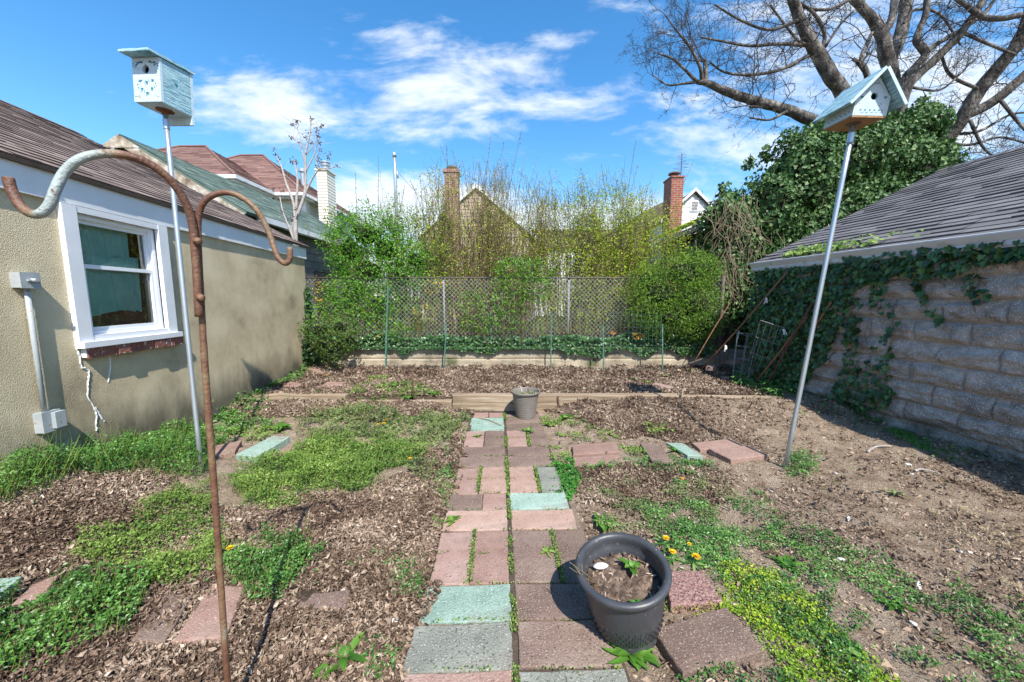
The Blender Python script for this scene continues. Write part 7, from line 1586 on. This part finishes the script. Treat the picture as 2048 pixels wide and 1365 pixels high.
# ------------------------------------------------------------------ trees
def traced(pts):
    q = np.array(pts, float); P = np.vstack([2*q[0]-q[1], q, 2*q[-1]-q[-2]]); out = []
    for i in range(1, len(P)-2):
        for s in np.linspace(0, 1, 6)[:-1]:
            a, b, c, d = P[i-1], P[i], P[i+1], P[i+2]; out.append(.5*((2*b)+(c-a)*s+(2*a-5*b+4*c-d)*s**2+(-a+3*b-3*c+d)*s**3))
    out.append(P[-2]); W = np.array([atY(v[0], v[1], v[2]) for v in out]); R = np.array([v[3]*.5/F*v[2] for v in out]); return W, R
def big_tree():
    base = atY(1765, 600, 8.8); base[2] = .3; t = thing('bare_tree', 'large bare tree with spreading limbs and fine twigs rising out of the ivy', 'tree', base)
    # x, y, distance, width in px
    LIMBS = [
     [(1745, 420, 8.7, 46), (1700, 310, 8.6, 34), (1660, 262, 8.5, 26), (1596, 229, 8.3, 19), (1547, 213, 8.2, 17), (1493, 198, 8.1, 16), (1451, 183, 8.0, 14), (1413, 166, 8.0, 11), (1394, 164, 8.0, 8)],
     [(1750, 400, 8.7, 44), (1720, 270, 8.7, 32), (1684, 183, 8.6, 25), (1661, 152, 8.5, 24), (1638, 110, 8.5, 22), (1615, 72, 8.4, 19), (1596, 30, 8.4, 17), (1583, -15, 8.3, 15), (1565, -80, 8.2, 10)],
     [(1765, 420, 8.8, 50), (1776, 250, 8.8, 34), (1779, 141, 8.8, 22), (1771, 107, 8.8, 22), (1764, 69, 8.8, 20), (1741, 34, 8.8, 15), (1703, -6, 8.7, 13), (1660, -60, 8.6, 8)],
     [(1764, 69, 8.8, 14), (1783, 42, 8.9, 12), (1790, 0, 9.0, 11), (1800, -60, 9, 7)],
     [(1775, 400, 8.9, 44), (1782, 200, 8.9, 30), (1779, 126, 9.0, 22), (1794, 91, 9.0, 21), (1806, 50, 9.1, 19), (1812, 0, 9.2, 17), (1825, -60, 9.3, 10)],
     [(1752, 260, 8.8, 14), (1733, 149, 8.7, 9), (1722, 122, 8.7, 8), (1733, 92, 8.7, 7), (1745, 65, 8.7, 5)],
     [(1780, 300, 8.6, 24), (1802, 175, 8.5, 14), (1830, 135, 8.5, 13), (1851, 107, 8.5, 13), (1834, 84, 8.5, 12), (1840, 55, 8.5, 10), (1850, 32, 8.5, 10), (1855, -5, 8.5, 9), (1862, -60, 8.5, 6)],
     [(1851, 107, 8.5, 9), (1880, 85, 8.5, 8), (1930, 55, 8.4, 7), (1975, 20, 8.3, 6), (2000, -20, 8.3, 4)],
     [(1785, 320, 8.5, 26), (1810, 187, 8.3, 16), (1863, 126, 8.2, 15), (1924, 65, 8.0, 13), (1966, 0, 7.9, 11), (1995, -60, 7.8, 8)],
     [(1790, 430, 9.0, 48), (1855, 324, 8.9, 27), (1890, 282, 8.8, 26), (1924, 236, 8.6, 25), (1966, 171, 8.4, 23), (2004, 126, 8.2, 21), (2048, 74, 8.0, 20), (2110, -10, 7.8, 15), (2150, -80, 7.7, 10)],
     [(1930, 232, 8.6, 17), (1989, 202, 8.4, 17), (2048, 152, 8.2, 16), (2120, 90, 8.0, 14), (2200, 20, 7.9, 9)],
     [(2160, 20, 7.8, 10), (2048, 30, 7.8, 9), (1985, 38, 7.8, 9), (1950, 22, 7.8, 8), (1908, -5, 7.8, 6)],
     [(2010, 118, 8.2, 9), (2040, 60, 8.1, 7), (2060, 10, 8.1, 6)],
    ]
    SEC = [
     [(1394, 164, 8.0, 7), (1370, 140, 7.9, 5), (1345, 118, 7.9, 4), (1318, 108, 7.9, 3)], [(1404, 164, 8.0, 8), (1400, 135, 7.9, 6), (1380, 95, 7.9, 5), (1352, 60, 7.9, 3), (1330, 30, 7.8, 2)], [(1394, 164, 8.0, 6), (1365, 168, 8.0, 4), (1335, 170, 8.0, 3), (1305, 150, 8.0, 2)],
     [(1624, 92, 8.5, 7), (1560, 88, 8.3, 6), (1500, 92, 8.2, 5), (1440, 82, 8.1, 4), (1400, 75, 8.0, 3)], [(1620, 110, 8.5, 7), (1560, 140, 8.3, 6), (1500, 150, 8.2, 5), (1450, 145, 8.1, 4), (1420, 125, 8.0, 3)], [(1600, 40, 8.4, 7), (1540, 60, 8.2, 5), (1480, 40, 8.1, 4), (1430, 10, 8.0, 3)],
     [(1645, 110, 8.5, 8), (1625, 90, 8.4, 7), (1600, 85, 8.4, 5), (1570, 50, 8.3, 4), (1540, 10, 8.3, 3)], [(1640, 105, 8.5, 8), (1650, 70, 8.4, 7), (1630, 30, 8.4, 6), (1600, 5, 8.4, 4)], [(1650, 95, 8.5, 5), (1680, 50, 8.4, 4), (1710, 20, 8.3, 3)],
     [(1413, 166, 8, 8), (1411, 140, 8, 8), (1410, 120, 8, 7)], [(1890, 285, 8.7, 6), (1940, 290, 8.5, 5), (2000, 275, 8.4, 4), (2060, 290, 8.3, 3)], [(1900, 270, 8.7, 6), (1960, 262, 8.5, 5), (2020, 230, 8.4, 4), (2070, 225, 8.3, 3)], [(1870, 300, 8.8, 9), (1890, 312, 8.7, 8), (1898, 328, 8.7, 6)], [(1870, 284, 8.8, 6), (1845, 288, 8.7, 6), (1821, 293, 8.7, 4)],
     [(1960, 180, 8.4, 6), (1900, 150, 8.3, 5), (1880, 100, 8.2, 4)], [(1733, 149, 8.7, 6), (1715, 125, 8.7, 6), (1706, 118, 8.7, 6)], [(1547, 213, 8.2, 6), (1500, 214, 8.1, 5)], [(1575, 222, 8.2, 6), (1540, 240, 8.1, 4), (1500, 236, 8.0, 3)], [(1700, 0, 8.7, 6), (1650, 20, 8.6, 5), (1580, 10, 8.5, 4)],
     [(1806, 50, 9, 6), (1830, 20, 9, 5), (1880, 30, 8.9, 4), (1920, 90, 8.8, 3)], [(1924, 65, 8, 6), (1980, 90, 7.9, 5), (2030, 110, 7.8, 4)], [(1820, 175, 8.3, 5), (1880, 180, 8.2, 4), (1930, 140, 8.1, 3)],
     [(2000, 200, 8.3, 6), (2050, 260, 8.2, 5), (2100, 300, 8.1, 4)], [(1940, 240, 8.5, 6), (1970, 300, 8.4, 4), (2020, 330, 8.3, 3)],
    ]
    tr = MB(); g0 = base+[0, 0, -.1]; f_ = atY(1765, 420, 8.8); tr.tube([g0, (g0+f_)/2, f_], [.38, .32, .30], 12); tb = None
    B = MB(); starts = []
    for L_ in LIMBS:
        W, R = traced(L_); W = W+.010*np.stack([fbm(W[:, 0]*6, W[:, 2]*6, i, 2, 3)-.5 for i in range(3)], -1)*3; R = R*(1+.16*(fbm(W[:, 0]*5, W[:, 2]*5, 0, 2, 4)-.5)); B.tube(W, R, 10)
        vis = max(2, len(W)//4)
        for i in range(vis, len(W)): starts.append((W[i], unit(W[min(i+1, len(W)-1)]-W[i-1]), R[i], 1.0))
    for L_ in SEC:
        W, R = traced(L_); B.tube(W, np.maximum(R, .006), 7)
        for i in range(2, len(W)): starts.append((W[i], unit(W[min(i+1, len(W)-1)]-W[i-1]), R[i], 1.7))
    tr.build('trunk', m_bark, t, smooth=True); B.build('limbs', m_bark, t, smooth=True)
    tw = Bulk()
    def grow(p, d, L_, r, lvl):
        P, e = curve(p, d, L_, 6 if lvl < 2 else 5, .20, (0, 0, .03)); tw.add(P, r, r*.45, 4 if lvl == 0 else 3)
        if lvl >= 3: return
        for k in range((5, 4, 3)[lvl]):
            i = random.randint(1, len(P)-1); dd = unit(P[i]-P[i-1]); s = unit(np.cross(dd, RNG.normal(0, 1, 3))); grow(P[i], dd*.6+s*.8, L_*random.uniform(.32, .58), max(r*.55, .0028), lvl+1)
    for (p, d, r, w) in starts:
        if random.random() < .27*w:
            s = unit(np.cross(d, RNG.normal(0, 1, 3))); grow(p, d*.4+s+np.array([0, 0, .15]), random.uniform(.45, 1.05), min(max(r*.3, .006), .012), 0)
    for L_ in SEC:
        W, R = traced(L_); d = unit(W[-1]-W[-3]); grow(W[-1], d, random.uniform(.4, .7), .006, 0)
        for k in range(3): grow(W[random.randint(len(W)//3, len(W)-1)], d*.6+unit(np.cross(d, RNG.normal(0, 1, 3)))*.8, random.uniform(.35, .7), .006, 1)
    tw.mb().build('twigs', m_twig, t)
big_tree()
def small_tree():
    Y = 7.2; base = atY(591, 480, Y); base[2] = .2; t = thing('bare_sapling', 'small pale-barked bare tree with dark dried berry clusters behind the stucco garage', 'tree', base); B = MB(); tips = []
    S = [[(591, 490, Y, 9), (591, 455, Y, 8), (591, 436, Y, 8)], [(591, 440, Y, 7), (600, 418, Y, 6), (608, 392, Y, 5), (611, 366, Y, 5), (611, 311, Y, 4), (619, 271, Y, 3), (622, 238, Y, 2)], [(591, 440, Y, 6), (586, 403, Y, 5), (572, 366, Y, 4), (564, 337, Y, 3), (552, 310, Y, 2)], [(592, 438, Y, 5), (593, 400, Y, 5), (595, 359, Y, 4), (588, 320, Y, 2)], [(600, 418, Y, 4), (618, 370, Y, 4), (637, 340, Y, 3), (655, 338, Y, 2), (674, 333, Y, 1.5)],
         [(611, 330, Y, 3), (600, 290, Y, 2), (583, 276, Y, 1.5)], [(611, 345, Y, 3), (628, 310, Y, 2), (638, 275, Y, 1.5)], [(611, 311, Y, 2), (628, 290, Y, 1.5), (634, 260, Y, 1)], [(590, 485, Y, 5), (578, 455, Y, 4), (566, 425, Y, 3), (560, 395, Y, 2)], [(604, 300, Y, 2), (598, 265, Y, 1.5), (585, 250, Y, 1)], [(637, 340, Y, 3), (632, 318, Y, 2), (640, 300, Y, 1)], [(578, 455, Y, 3), (590, 470, Y, 2), (584, 440, Y, 2)]]
    trunk = MB(); trunk.tube([base, atY(591, 485, Y)], [.06, .05], 8); trunk.build('trunk', m_palebark, t, smooth=True)
    tw = Bulk()
    for s in S:
        W, R = traced(s); B.tube(W, np.maximum(R, .006), 7); tips.append(W[-1])
        for k in range(5):
            i = random.randint(len(W)//2, len(W)-1); P, _ = curve(W[i], RNG.normal(0, .6, 3)+[0, 0, .7], random.uniform(.12, .35), 5, .25); tw.add(P, .004, .002); 
            if random.random() < .45: tips.append(P[-1])
    B.build('branches', m_palebark, t, smooth=True); tw.mb().build('twigs', m_palebark, t); 
    for p in tips: bb = MB(); leaves(bb, p+RNG.normal(0, .02, (11, 3)), (0, -1, 0), .034, .8, 1); bb.build('berry_cluster', m_rail, t)
small_tree()
